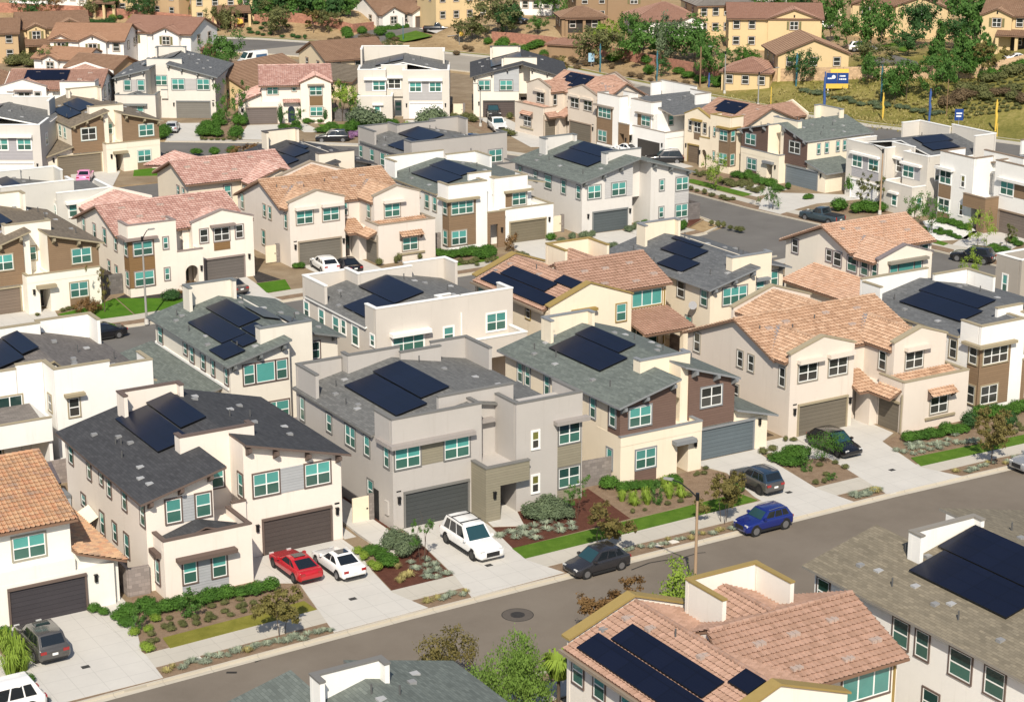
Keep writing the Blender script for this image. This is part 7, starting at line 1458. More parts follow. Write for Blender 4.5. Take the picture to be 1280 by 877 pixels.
# back row
q = lambda *p: zz(180, 60, 5.333, p)
Bp('hedge', 'front_shrub', 'leafy shrub between the drives of the back row', 'shrubs between the back-row drives', q((395, 570), (420, 545), (440, 580), (470, 560), (490, 590), (500, 520), (485, 500), (400, 590), (620, 580), (640, 520), (630, 490), (610, 600), (130, 590), (140, 560), (125, 605)), 1.9, 1.8); Bp('dark', 'cypress_shrub', 'narrow dark cypress against the cream arched-door house', 'narrow cypresses of the arched-door house', q((678, 520), (912, 520), (1055, 500), (1208, 500)), .9, 3.2); Bp('ball', 'front_shrub', 'round shrub along the front of the arched-door house', 'round shrubs of the arched-door house', q((1010, 545), (1015, 515), (1085, 505), (1125, 500), (1175, 500), (925, 570), (930, 540), (920, 590)), 1.4)
Bp('small', 'verge_shrub', 'small dark shrub along the back street kerb', 'kerb shrubs of the back street', q((385, 615), (410, 615), (450, 615), (490, 615), (530, 618), (570, 612), (600, 620), (640, 612), (900, 620), (940, 612), (985, 612), (1010, 605)), .7)
Bp('hedge', 'front_shrub', 'green shrub in the planted strip in front of the pink fourth-row roof', 'shrubs of the fourth-row front strip', q((180, 740), (205, 745), (350, 710), (590, 715), (690, 730), (470, 715)), 1.4); Bp('red', 'red_shrub', 'red-brown shrub above the pink fourth-row roof', None, q((665, 725),), 3.2, 2.4)
q = lambda *p: zz(400, 50, 5.333, p)
Bp('sage', 'front_tree_shrub', 'big grey-green rounded shrub left of the small awning window', None, q((305, 585),), 4.0, 4.2); Bp('sage', 'front_tree_shrub', 'grey-green rounded shrub before the white garage door', None, q((745, 598),), 3.6, 3.4); Bp('brown', 'dry_shrub', 'dry brown shrub beside the white garage drive', None, q((800, 590),), 2.2, 2.0)
Bp('lime', 'front_shrub', 'small upright shrub on the greige house drive edge', None, q((580, 615),), 1.8, 2.4); Bp('hedge', 'front_shrub', 'hedge shrub along the greige flat house front', 'hedge of the greige flat house', q((400, 580), (430, 578), (460, 578), (480, 575), (360, 590), (210, 590), (190, 610), (230, 600), (100, 600), (60, 610), (20, 620), (75, 590)), 1.6, 1.4); Bp('purple', 'flower_shrub', 'purple flowering shrub behind the black SUV', 'purple flowers behind the black SUV', q((150, 640), (180, 650), (210, 640), (240, 645), (270, 640), (190, 665), (130, 655), (285, 625)), 1.6, .9); Bp('small', 'front_shrub', 'low green shrub by the charcoal-roofed house path', 'shrubs by the charcoal-roofed house', q((890, 520), (910, 500), (900, 540), (940, 540), (970, 530), (1010, 545), (1030, 550), (1265, 530), (1280, 640), (1240, 640), (1000, 525)), 1.4)
# ------- trees of the lots
tree('street_tree', 'small thin-leaved tree in the verge right of the red coupe drive', *G(352, 793, .01), .01, 3.2, 2.4, 'open', 'street', 5200, .055, 3, 3, .45, 'young trees of the near verge')
tree('street_tree', 'young reddish tree in the verge behind the dark grey hatchback', *G(752, 690, .01), .01, 3.0, 2.5, 'open', 'street', 5200, .055, 5, 3, .4, 'young trees of the near verge')
tree('street_tree', 'young reddish tree in the verge right of the lamp post', *G(905, 653, .01), .01, 3.6, 2.6, 'open', 'street', 5200, .05, 7, 3, .4, 'young trees of the near verge')
tree('street_tree', 'young tree in the verge before the white corner bay house', *G(1239, 580, .01), .01, 3.9, 2.7, 'open', 'street', 5200, .05, 9, 1, .45, 'young trees of the near verge')
tree('staked_tree', 'thin staked tree left of the white SUV', *G(529, 703, .01), .01, 3.4, 1.3, 'open', 'green', 1300, .045, 11, 3, .6, 'young staked trees')
tree('staked_tree', 'small umbrella-shaped staked tree in front of the black car', *G(1031, 578, .01), .01, 2.7, 2.0, 'round', 'hedge', 2600, .042, 13, 3, .5, 'young staked trees')
tree('staked_tree', 'small staked tree by the broad shrub of the grey house', *G(719, 648, .01), .01, 2.8, 1.5, 'open', 'green', 1800, .045, 15, 3, .5, 'young staked trees')
tree('staked_tree', 'slim tree on the lot line right of the brown-boarded third-row house', *G(131, 390, .01), .01, 4.2, 1.4, 'open', 'street', 1200, .04, 17, 1, .6)
tree('verge_tree', 'small round tree on the cross-street verge before the blue-grey garage', *G(964, 262, .01), .01, 3.6, 2.0, 'round', 'green', 1500, .055, 19, 3, .5, 'small trees of the cross street'); tree('verge_tree', 'small tree in the cross-street bed left of the round verge tree', *G(895, 238, .01), .01, 4.2, 2.4, 'round', 'lime', 1500, .055, 21, 1, .4, 'small trees of the cross street')
tree('verge_tree', 'young tree left of the pole at the pale greige house', *G(1076, 263, .01), .01, 4.2, 2.4, 'open', 'olive', 1500, .055, 23, 1, .4, 'small trees of the cross street'); tree('verge_tree', 'leafy tree at the corner of the dark block side wall', *G(1142, 283, .01), .01, 4.4, 2.4, 'round', 'green', 1500, .055, 25, 1, .3, 'small trees of the cross street'); tree('verge_tree', 'round tree on the white pebble bed', *G(1164, 292, .01), .01, 3.8, 2.2, 'round', 'green', 1500, .055, 27, 1, .3, 'small trees of the cross street'); tree('verge_tree', 'slim round tree behind the black SUV', *G(1222, 310, .01), .01, 4.2, 2.2, 'round', 'lime', 1500, .055, 29, 1, .4, 'small trees of the cross street'); tree('verge_tree', 'thin young tree right of the black SUV', *G(1257, 314, .01), .01, 3.2, 1.6, 'open', 'olive', 1500, .055, 31, 1, .4, 'small trees of the cross street')
tree('verge_tree', 'small round tree at the near kerb beside the grey edge house', *G(1206, 364, .01), .01, 4.0, 2.0, 'round', 'lime', 1500, .055, 33, 1, .4, 'small trees of the cross street'); tree('verge_tree', 'thin young tree right of the pale house pole', *G(1103, 262, .01), .01, 4.0, 1.8, 'open', 'olive', 1500, .055, 35, 1, .4, 'small trees of the cross street')
tree('pepper_tree', 'big feathery yellow-green tree at the bottom between two roofs', *G(644, 902, .01), .01, 4.1, 2.9, 'round', 'pepper', 12000, .038, 41, 1, .3, droop=.10)
tree('front_tree', 'small dark red-green tree at the bottom left of the feathery tree', *G(555, 866, .01), .01, 3.6, 2.5, 'round', 'street', 5200, .05, 43, 1, .3)
tree('front_tree', 'reddish treetop showing above the olive gable trim', *G(776, 800, .01), .01, 3.6, 3.0, 'open', 'red', 5200, .05, 45, 1, .4); tree('front_tree', 'bright green treetop left of the white tower parapet', *G(845, 812, .01), .01, 4.3, 3.0, 'round', 'lime', 5200, .05, 47, 1, .3)
x, y = G(672, 884, .01); b = blades(150, 1.1, 1.3, 3, .07); o = b.obj('yucca_plant', LF['lime']); o.location = (x+.6, y-1.2, 2.0); o.rotation_euler = (0, 0, .5); e = empty('yucca', (x+.6, y-1.2, 0)); tag(e, 'spiky yucca head in front of the feathery tree at the bottom', 'plant'); o.parent = e; o.location = (0, 0, 2.2); o.name = 'crown'; b = MB(); b.tube([(0, 0, 0), (0, 0, 2.4)], [.12, .09], 8); b.obj('trunk', BARKM, e)
# left edge planting by the dark grey SUV
Bp('green_grass', 'lily_clump', 'tall arching grass plant left of the dark grey SUV', 'grass plants by the dark grey SUV', [(10, 815), (22, 830), (14, 842), (4, 808), (28, 838)], 1.5, 1.5); Bp('ball', 'ground_shrub', 'green shrub at the lower left planting strip', 'shrubs of the lower left strip', [(32, 853), (6, 797), (118, 765), (130, 768), (4, 777)], .8)
tree('vine_column', 'slim climbing vine on the garage wall of the mottled tile house', *G(124, 757, .01), .01, 2.6, .5, 'tall', 'green', 350, .10, 51, 1, .2, cat='vine')
# ------------------------------------------------------------------ walls, sheds and small things between the houses
def block_wall(label, pts, h=1.8, m=None, z=0., name='block_wall', t=.2, group=None, cat='wall', terr=False):
    m = m or M_block(); b = MB()
    for (p, q) in zip(pts, pts[1:]):
        a, c = Vector((p[0], p[1], 0)), Vector((q[0], q[1], 0)); L = (c-a).length; n = max(1, int(L/6)) if terr else 1; nn = Vector((-(c-a).y, (c-a).x, 0)).normalized()*t/2
        for i in range(n):
            u, v = a+(c-a)*(i/n), a+(c-a)*((i+1)/n); z0, z1 = (gz(u.x, u.y), gz(v.x, v.y)) if terr else (z, z)
            base = [u-nn, v-nn, v+nn, u+nn]; zb = [z0, z1, z1, z0]
            lo = [(w.x, w.y, q_-.4) for w, q_ in zip(base, zb)]; hi = [(w.x, w.y, q_+h) for w, q_ in zip(base, zb)]; l = L/n; o = i*l
            b.add(lo+hi, [(0,1,5,4), (1,2,6,5), (2,3,7,6), (3,0,4,7), (4,5,6,7)], [[(o,0),(o+l,0),(o+l,h),(o,h)], [(0,0),(t,0),(t,h),(0,h)], [(o+l,0),(o,0),(o,h),(o+l,h)], [(0,0),(t,0),(t,h),(0,h)], [(0,0),(l,0),(l,t),(0,t)]])
    me = b.mesh(name, m); bm = bmesh.new(); bm.from_mesh(me); bmesh.ops.remove_doubles(bm, verts=bm.verts[:], dist=.02); bm.to_mesh(me); bm.free()
    return tag(link(name, me), label, cat, group)
CAPM = M_block((.23, .20, .185), 'wall_cap')
block_wall('long grey block wall beside the cream shed-roofed house', [(38.6, 132), (38.6, 110.2), (39.95, 110.1)], 1.9)
block_wall('short stone block wall between the grey flat house and the brown-boarded house', [(72.7, 111.9), (75.9, 111.7)], 2.0, M_block((.21, .185, .17), 'stone_block'))
block_wall('brown block wall between the tile gable house and the white corner bay house', [(108.3, 110.9), (109.35, 110.8)], 1.9, M_block((.21, .185, .17), 'stone_block'))
block_wall('dark stone block wall left of the arched porch house', [(62.0, 181.3), (64.6, 181.0)], 2.0, M_block((.13, .12, .115), 'dark_stone'))
block_wall('stone block wall left of the white bay house', [(97.9, 180.4), (100.05, 180.3)], 2.0, M_block((.21, .185, .17), 'stone_block'))
block_wall('dark block wall at the right side of the twin-front house', [(130.7, 178.6), (133.0, 178.5), (132.6, 190)], 1.9, M_block((.15, .135, .13), 'purple_block'))
block_wall('dark block wall between the pale greige house and the white flat house', [(156.6, 166.4), (156.9, 164.6)], 2.1, M_block((.15, .135, .13), 'purple_block'))
block_wall('block wall closing the yards behind the near row', [(38.6, 132.2), (56, 132.2), (74.4, 131.6), (92, 131.2), (109, 130.5), (127, 130)], 1.8)
for x, lb in ((56.6, 'cream shed-roofed and grey flat'), (74.3, 'grey flat and brown-boarded'), (91.9, 'brown-boarded and tile gable')): block_wall('side yard block wall between the '+lb+' houses', [(x, 118), (x, 131.5)], 1.8)
block_wall('block wall behind the third row of houses', [(46, 195.6), (64, 195.4), (97, 195.2), (131, 195.6)], 1.8); block_wall('block wall beside the tiled patio of the brown tile house', [(99.3, 131.6), (99.3, 137)], 1.6); block_wall('low brown block wall left of the arched-door house', [(125.8, 258), (127.8, 257.0)], 1.8, M_block((.13, .12, .115), 'dark_stone'))
GATEM = M_plain('cream_gate', (.74, .66, .50), .7, .05)
def gate(label, x, y, w=1.1, h=1.9, c=GATEM, rot=0):
    e = empty('side_gate', (x, y, 0), math.radians(rot)); tag(e, label, 'gate'); b = MB(); b.box(0, w, -.04, .04, .08, h); b.obj('gate_panel', c, e); b = MB(); b.box(w, w+.35, -.15, .15, 0, h+.1); b.obj('gate_post', M_block((.21, .185, .17), 'stone_block'), e); b = MB(); b.box(w-.2, w-.08, -.07, -.04, .95, 1.05); b.obj('latch', BLACK, e)
gate('cream side gate at the left wall of the grey flat house', 56.1, 113.9, 1.25); gate('cream side gate left of the tan gabled house', 81.6, 184.6, 1.2); gate('cream side gate between the white bay house and the twin-front house', 114.6, 181.0, 1.2); gate('cream side gate left of the charcoal-roofed house', 142.6, 252.6, 1.4, 1.9, GATEM, -30)
e = empty('garden_shed', (38.9, 126.9, 0)); tag(e, 'yellow garden shed with grey-purple roof at the left edge', 'shed'); b = MB(); b.prism([(0, 0, 0), (0, 3.6, 0), (0, 3.6, 2.1), (0, 1.8, 2.9), (0, 0, 2.1)], (1.08, 0, 0)); b.obj('wall', M_siding((.55, .40, .17)), e); b = MB(); slab(b, [(-.12, -.15, 2.08), (1.09, -.15, 2.08), (1.09, 1.8, 3.02), (-.12, 1.8, 3.02)], .08); slab(b, [(-.12, 3.75, 2.08), (-.12, 1.8, 3.02), (1.09, 1.8, 3.02), (1.09, 3.75, 2.08)], .08); b.obj('roof', [M_shingle((.12, .105, .115), 'purple'), BLACK], e); b = MB(); b.box(-.03, 0, 1.2, 2.4, .1, 1.9); b.obj('door', M_siding((.50, .36, .15)), e)
def unit(name, label, cat, x, y, w, d, h, c, z=0.):
    e = empty(name, (x, y, z)); tag(e, label, cat); b = MB(); b.box(0, w, 0, d, 0, h*.9); b.obj('body', M_plain(name+'_paint', c, .6, .1), e); b = MB(); b.box(-.04, w+.04, -.04, d+.04, h*.9, h); b.obj('lid', M_plain(name+'_lid', sca(c, .45), .6, .1), e); b = MB(); b.box(w*.3, w*.7, -.03, 0, h*.5, h*.6); b.obj('handle', BLACK, e)
unit('storage_locker', 'grey storage locker beside the yellow garden shed', 'locker', 38.95, 124.6, .95, 1.5, 1.9, (.36, .38, .40)); unit('air_conditioner', 'beige air conditioner at the left wall of the cream shed-roofed house', 'air conditioner', 39.1, 116.4, .75, .8, .95, (.40, .36, .29)); unit('barbecue', 'black covered barbecue at the left wall of the cream shed-roofed house', 'barbecue', 39.1, 113.9, .7, 1.0, 1.1, (.03, .03, .035)); unit('waste_bin', 'black waste bin right of the brown-boarded house behind the pink car', 'bin', 93.4, 240.2, .9, .9, 1.2, (.015, .02, .025)); unit('blue_tarp_box', 'blue covered box between the rose-tiled house and the pale shed-roofed house', 'covered box', 97.4, 284.6, 3.4, 4.2, 1.5, (.01, .03, .16))
e = empty('shade_sail', (39.95, 119.2, 1.8)); tag(e, 'cream shade sail on the left wall of the cream shed-roofed house', 'shade sail'); b = MB(); b.prism([(0, 0, .25), (0, 1.9, .5), (-1.0, 2.1, -.1), (-1.0, .1, -.3)], (0, 0, .03)); b.obj('cloth', M_stucco((.82, .76, .60)), e); b = MB(); b.tube([(-.98, .15, -1.8), (-.98, .15, -.3)], .03, 6); b.obj('pole', BLACK, e)
# ------------------------------------------------------------------ poles, lamps, banners, boards
GALV = M_plain('galvanised', (.30, .29, .27), .5, .1); TANP = M_plain('tan_pole', (.36, .25, .16), .7, .1); WOOD = M_plain('pole_wood', (.22, .14, .08), .9, .2)
def lamp_post(label, x, y, z, h, arm, ang, m=GALV, head=None, group='street lamps'):
    e = empty('street_lamp', (x, y, z), math.radians(ang)); tag(e, label, 'street lamp', group)
    b = MB(); b.tube([(0, 0, 0), (0, 0, .5)], [.22, .19], 12); b.obj('base', M_concrete('pale_concrete', (.56, .535, .49)), e); b = MB(); b.tube([(0, 0, .3), (0, 0, h)], [.115, .075], 10); b.obj('pole', m, e)
    b = MB(); b.tube([(0, 0, h-.25), (arm*.3, 0, h+.15), (arm*.7, 0, h+.55), (arm, 0, h+.62)], [.05, .045, .04, .035], 8); b.obj('arm', head or BLACK, e)
    b = MB(); b.prism([(arm-.05, -.14, h+.60), (arm+.55, -.10, h+.60), (arm+.55, .10, h+.60), (arm-.05, .14, h+.60)], (0, 0, .1)); hd = b.obj('lamp_head', GALV, e); b = MB(); b.box(arm+.05, arm+.45, -.08, .08, h+.57, h+.6); b.obj('lens', M_plain('lamp_lens', (.6, .6, .55), .3), hd)
    b = MB(); b.tube([(0, 0, h-.4), (0, 0, h+.05)], .12, 8); b.obj('collar', BLACK, e)
x, y = G(868, 757, 0); lamp_post('tan street lamp rising behind the white tower parapet in the foreground', x, y, 0, 7.4, 1.7, 121, TANP)
x, y = G(183.5, 405, 0); lamp_post('grey street lamp on the lawn before the arched porch house', x, y, 0, 8.3, .7, 0)
x, y = G(600.6, 158, 0); lamp_post('thin grey lamp pole on the drive of the charcoal-roofed house', x, y, 0, 5.6, .6, 180)
x, y = G(1099.5, 268, 0); lamp_post('brown lamp pole before the pale greige cross-street house', x, y, 0, 7.6, 1.6, 150, TANP)
def lamp_far(label, px, py, h, arm, ang, m=GALV): x, y, z = GT(px, py); lamp_post(label, x, y, z, h, arm, ang, m)
lamp_far('tall lamp beyond the wide road by the reddish wall', 905.6, 117, 6.6, 2.4, 120); lamp_far('lamp with long arm beyond the wide road left of the billboard', 947.5, 133, 5.2, 2.6, -20); lamp_far('lamp among the trees above the white far SUV', 1088, 62, 5.5, 2.2, -25); lamp_far('lamp pole on the far left before the yellow patio house', 246, 33, 8.5, .6, 150)
def pole(name, label, px, py, h, m, r=.1, cat='pole', wrap=None, flag=None):
    x, y, z = GT(px, py); e = empty(name, (x, y, z), -YAW); tag(e, label, cat); b = MB(); b.tube([(0, 0, 0), (0, 0, h)], [r, r*.8], 8); b.obj('pole', m, e)
    if wrap: b = MB(); b.tube([(0, -.02, wrap[0]), (.05, -.04, (wrap[0]+wrap[1])*.5), (-.04, -.02, (wrap[0]+wrap[1])*.62), (.02, 0, wrap[1])], [r*1.2, r*1.7, r*1.3, r*1.5], 10); b.obj('banner', wrap[2], e)
    if flag: b = MB(); w, h0, c = flag; b.prism([(0, 0, h-h0), (w*.55, -.15, h-h0*.9), (w, .1, h-h0*.75), (w*.9, 0, h-.2), (w*.4, -.12, h), (0, 0, h)], (0, .03, 0)); b.obj('flag', c, e)
FB = M_plain('banner_blue', (.05, .10, .27), .8, .15); FY = M_plain('banner_yellow', (.68, .46, .08), .8, .08); FT = M_plain('banner_teal', (.05, .16, .20), .8, .15); FP = M_plain('banner_pink', (.72, .32, .30), .8, .1)
pole('utility_pole', 'wooden pole beyond the wide road in front of the pointed green tree', 875, 110, 6.6, WOOD, .13); pole('banner_pole', 'grey-blue banner on a pole in front of the tan slope', 821, 102, 5.0, FT, .10, 'banner', (.8, 4.6, FT)); pole('banner_pole', 'grey-blue banner on a pole by the blue panel at the wide road', 750, 92, 5.0, FT, .10, 'banner', (.8, 4.6, FT)); pole('banner_pole', 'teal banner pole left of the billboard beside a small conifer', 995, 108, 5.2, FT, .12, 'banner', (.6, 4.8, FT))
pole('banner_pole', 'blue banner pole with a pink top beside the billboard', 1029, 153, 7.4, FB, .12, 'banner', (.5, 6.6, FB)); pole('banner_pole', 'yellow banner at the far kerb right of the billboard', 1103, 150, 4.0, FY, .10, 'banner', (.3, 3.4, FY)); pole('banner_pole', 'slim teal banner on the grass right of the billboard', 1101, 128, 5.6, FT, .11, 'banner', (1.5, 5.2, FT)); pole('banner_pole', 'blue twisted banner under the round tree right of the billboard', 1161, 156, 5.2, FB, .12, 'banner', (.4, 4.8, FB)); pole('banner_pole', 'yellow twisted banner before the planted hillside at the right', 1244, 165, 4.6, FY, .12, 'banner', (.4, 4.2, FY)); pole('banner_pole', 'short yellow post at the far kerb by the right edge', 1246, 172, 2.0, FY, .07, 'post'); pole('banner_pole', 'short blue banner left of the tall lamp beyond the road', 886, 110, 2.4, FB, .1, 'banner', (.2, 2.0, FB)); pole('banner_pole', 'small yellow post at the kerb below the lamp with a long arm', 963.5, 130, 2.6, FY, .08, 'post'); pole('sign_post', 'thin brown post on the grass right of the blue twisted banner', 1183, 145, 5.4, WOOD, .07, 'post'); pole('street_sign', 'small yellow sign on a post at the side road corner', 574, 57, 2.6, GALV, .05, 'sign', None, (.9, .9, FY)); pole('street_sign', 'small yellow balloon-like sign by the far left wall', 296, 36, 2.0, GALV, .05, 'sign', None, (1.3, 1.2, FY)); pole('signal_pole', 'slim green-grey pole on the white brown-roofed house lawn', 504, 52, 4.5, FT, .07)
def board(label, x, y, z, w, h, zb, rot, top=True, emblem=True):
    e = empty('billboard', (x, y, z), math.radians(rot)); tag(e, label, 'billboard')
    for u in (.25, w-.35): b = MB(); b.box(u, u+.16, 0, .16, 0, zb); b.obj('leg', M_plain('board_white', (.78, .76, .72), .7), e)
    b = MB(); b.box(0, w*.5-.03, -.05, .1, zb+.75, zb+h-.6); b.box(w*.5+.03, w, -.05, .1, zb+.75, zb+h-.6); b.obj('panel', M_plain('board_blue', (.012, .05, .21), .6, .08), e)
    b = MB(); b.box(0, w, -.04, .1, zb, zb+.74); b.obj('lower_band', FY, e); b = MB(); b.box(.6, w, -.04, .1, zb+h-.59, zb+h); b.obj('upper_band', M_plain('board_orange', (.80, .52, .10), .7), e)
    wh = M_plain('board_letters', (.70, .74, .78), .6); zc = zb+.75+(h-1.35)*.5; b = MB()
    for (u0, u1, zo) in ((.60, .64, .34), (.66, .74, .34), (.75, .86, .34), (.58, .62, -.14), (.64, .72, -.14), (.735, .80, -.14), (.815, .90, -.14), (.06, .13, -.02), (.14, .21, -.02), (.22, .27, -.02)): b.box(u0*w, u1*w, -.07, -.05, zc+zo-.11, zc+zo+.11)
    if emblem: b.tube([(.33*w, -.051, zc+.2), (.33*w, -.075, zc+.2)], .3, 14)
    b.obj('lettering', wh, e)
x, y, z = GT(1032, 118); board('blue and yellow billboard on white legs beyond the wide road', x, y, z, 3.4, 3.0, .9, -31)
board('second blue and yellow billboard half hidden behind a white roof', 159.4, 235.6, 0, 2.9, 2.5, 1.4, -31)
e = empty('street_name_sign', (*G(1197, 172, 0), 0), -YAW); tag(e, 'small blue sign board peeking over the greige roof parapet', 'sign'); b = MB(); b.tube([(0, 0, 0), (0, 0, 3.4)], .06, 6); b.obj('post', GALV, e); b = MB(); b.box(-.6, .6, -.05, .05, 2.4, 4.0); p_ = b.obj('panel', M_plain('board_blue', (.012, .05, .21), .6, .08), e); b = MB(); b.box(-.4, .4, -.07, -.05, 3.3, 3.5); b.box(-.4, .3, -.07, -.05, 2.9, 3.1); b.obj('lettering', M_plain('board_letters', (.70, .74, .78), .6), p_)
x, y, z = GT(739, 84); e = empty('notice_panel', (x, y, z), -YAW); tag(e, 'pale blue panel on a post by the wide road', 'sign'); b = MB(); b.tube([(0, 0, 0), (0, 0, 1.6)], .05, 6); b.obj('post', GALV, e); b = MB(); b.box(-.5, .5, -.04, .04, .9, 2.4); b.obj('panel', M_plain('panel_blue', (.30, .48, .62), .6), e)
# ------------------------------------------------------------------ perimeter walls
BRK = M_block((.36, .17, .115), 'pink_block'); TANB = M_block((.52, .36, .22), 'tan_block')
def pxw(label, pts, m, h=1.8): block_wall(label, [GT(*p)[:2] for p in pts], h, m, 0, 'perimeter_wall', .25, 'perimeter walls', 'wall', True)
pxw('pink block perimeter wall along the far left of the wide road', [(-20, 14), (60, 17.5), (110, 19.5), (170, 24), (245, 31), (305, 34)], BRK); pxw('pink block wall below the row of dark conifers', [(318, 30), (352, 26), (400, 31), (425, 37)], BRK); pxw('short pink block wall in front of the white brown-roofed house', [(425, 38), (441, 42), (467, 39)], BRK)
pxw('long pink block wall above the tan slope with clipped shrubs', [(615, 52), (640, 53.5), (680, 57.5), (723, 64), (754, 70), (789, 77), (835, 86), (888, 96), (942, 106)], BRK); pxw('tan block perimeter wall behind the grassy field', [(945, 102), (1000, 101), (1054, 100), (1143, 98.5), (1226, 97), (1275, 86), (1300, 78)], TANB, 2.0)
# ------------------------------------------------------------------ far houses
def far_house(label, pL, pR, h, roofm, wall, depth=11, kind='side', gables=(), wins=6, z0=None, garage=None, porch=None, base=False, trim=(.25, .17, .11), slope=.42, lower=None, gp=None):
    """pL, pR: photograph pixels of the front eave's two ends (or of the front base line)"""
    z = z0 if z0 is not None else 0
    for _ in range(8 if z0 is None else 1):
        a = Vector(G(*pL, z+(0 if base else h))); c = Vector(G(*pR, z+(0 if base else h))); mid = (a+c)/2
        if z0 is None: z = gz(mid.x, mid.y)
    d = c-a; w = d.length; rot = math.degrees(math.atan2(d.y, d.x))
    H_ = House('suburban_house', label, a.x, a.y, rot, w, False, wall=wall, trim=trim, wtrim=trim, roof=roofm, lod=2, z=z, group='older houses beyond the tract', gl='d'); k = 3
    if kind == 'side':
        zr = h+slope*depth/2
        H_.pv([(0, -3), (depth, -3), (depth, h-.1), (depth/2, zr-.15), (0, h-.1)], 0, w)
        H_.tile([(-.4, -.5, h-.2), (w+.4, -.5, h-.2), (w+.4, depth/2, zr), (-.4, depth/2, zr)], k); H_.tile([(w+.4, depth+.5, h-.2), (-.4, depth+.5, h-.2), (-.4, depth/2, zr), (w+.4, depth/2, zr)], k)
    elif kind == 'front':
        zr = h+slope*w/2
        H_.pu([(0, -3), (w, -3), (w, h-.1), (w/2, zr-.15), (0, h-.1)], 0, depth)
        H_.tile([(-.5, -.4, h-.2), (w/2, -.4, zr), (w/2, depth+.4, zr), (-.5, depth+.4, h-.2)], k); H_.tile([(w/2, -.4, zr), (w+.5, -.4, h-.2), (w+.5, depth+.4, h-.2), (w/2, depth+.4, zr)], k)
    else:
        r_ = min(w, depth)/2; zr = h+slope*r_; H_.box(0, w, 0, depth, -3, h-.1); a0, a1 = (r_, w-r_) if w > depth else (w/2-.01, w/2+.01); v0, v1 = (depth/2-.01, depth/2+.01) if w > depth else (r_, depth-r_)
        H_.tile([(-.4, -.4, h-.15), (w+.4, -.4, h-.15), (a1, v0, zr), (a0, v0, zr)], k); H_.tile([(-.4, depth+.4, h-.15), (-.4, -.4, h-.15), (a0, v0, zr), (a0, v1, zr)], k); H_.tile([(w+.4, -.4, h-.15), (w+.4, depth+.4, h-.15), (a1, v1, zr), (a1, v0, zr)], k)
    for (f0, f1, fw) in gables:
        u0, u1 = f0*w, f1*w; um = (u0+u1)/2; zp = h+slope*(u1-u0)/2
        H_.wallm().prism([(u0, -fw, -3), (u1, -fw, -3), (u1, -fw, h-.12), (um, -fw, zp-.14), (u0, -fw, h-.12)], (0, fw+1.0, 0)); ve = (zp-h+.2)/slope-.5
        H_.tile([(u0-.35, -fw-.35, h-.2), (um, -fw-.35, zp), (um, ve, zp), (u0-.35, .0, h-.2)], k); H_.tile([(um, -fw-.35, zp), (u1+.35, -fw-.35, h-.2), (u1+.35, .0, h-.2), (um, ve, zp)], k)
        H_.win('f', um-.7, um+.7, h-2.0, h-.6, -fw, 2)
        if h > 4.5: b = H_.new(); [b.box(um+s_-.18, um+s_+.18, -fw-.06, -fw, h-2.0, h-.6) for s_ in (-1.05,)]; H_.part('shutter', b, M_plain('shutter_olive', (.16, .15, .07), .7)); b = H_.new(); b.box(um+.87, um+1.23, -fw-.06, -fw, h-2.0, h-.6); H_.part('shutter', b, M_plain('shutter_olive', (.16, .15, .07), .7))
        b = H_.new(); b.box(um-.12, um+.12, -fw-.03, -fw, h+.05, h+.5) if zp-h > .9 else b.box(um-.1, um+.1, -fw-.03, -fw, h-.4, h-.1); H_.part('gable_vent', b, BLACK)
    n = wins
    for i in range(n):
        f = (i+.5)/n
        if any(g0-.06 < f < g1+.06 for g0, g1, _ in gables): continue
        u = f*w
        for zz_ in ((h-2.0,) if h < 4.5 else (h-1.9, 1.0)): H_.win('f', u-.55, u+.55, zz_, zz_+1.35, 0, 1)
    for v in (depth*.3, depth*.7): H_.win('l', v-.5, v+.5, h-1.9, h-.6, 0, 1); H_.win('r', v-.5, v+.5, h-1.9, h-.6, w, 1)
    if garage: H_.gar(garage[0]*w, garage[1]*w, 2.3, -garage[2]-.02, (.12, .10, .09))
    if porch:
        u0, u1, dp, zp = porch[0]*w, porch[1]*w, porch[2], porch[3]
        H_.tile([(u0-.3, -dp-.3, zp), (u1+.3, -dp-.3, zp), (u1+.3, -.05, zp+dp*.34), (u0-.3, -.05, zp+dp*.34)], k)
        for u in (u0, (u0+u1)/2, u1): H_.box(u-.25, u+.25, -dp, -dp+.5, -3, zp-.12, (.33, .22, .14) if len(porch) > 4 else None, 'porch_post', False)
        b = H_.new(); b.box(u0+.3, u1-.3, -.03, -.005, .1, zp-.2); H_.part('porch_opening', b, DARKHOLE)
    return H_.done()
FW = (.80, .77, .73); FY_ = (.64, .49, .28); FO = (.50, .355, .21); FCR = (.72, .60, .42); FBR = (.30, .205, .125); FST = (.55, .40, .22)
far_house('orange-tan house with brown roof at the upper left edge', (-24, 41), (22, 40), 5.4, T_FARB, FO, 9, 'side', (), 2, 0)
far_house('yellow two-storey house with brown roof at the upper left', (22.5, 35), (110, 32), 5.6, T_FARB, FY_, 10, 'side', ((.12, .38, .8), (.5, .98, .3)), 5, 0, porch=(.1, .42, 3.0, 2.8))
far_house('white two-storey house with orange tile roof and olive shutters', (62.5, 49), (154, 50), 5.6, T_FARO, FW, 10, 'side', ((.42, .78, .9), (.0, .3, .1)), 5, 0)
far_house('low white wing with orange roof in front of the white shuttered house', (42, 71), (104, 75), 3.0, T_FARO, FW, 7, 'side', ((.22, .52, .6),), 3, 0)
far_house('white two-storey house with reddish brown roof and olive shutters', (151, 38), (238, 42), 6.0, T_FARR, FW, 10, 'side', ((.0, .38, .2), (.50, .86, .8)), 4, 0, porch=None)
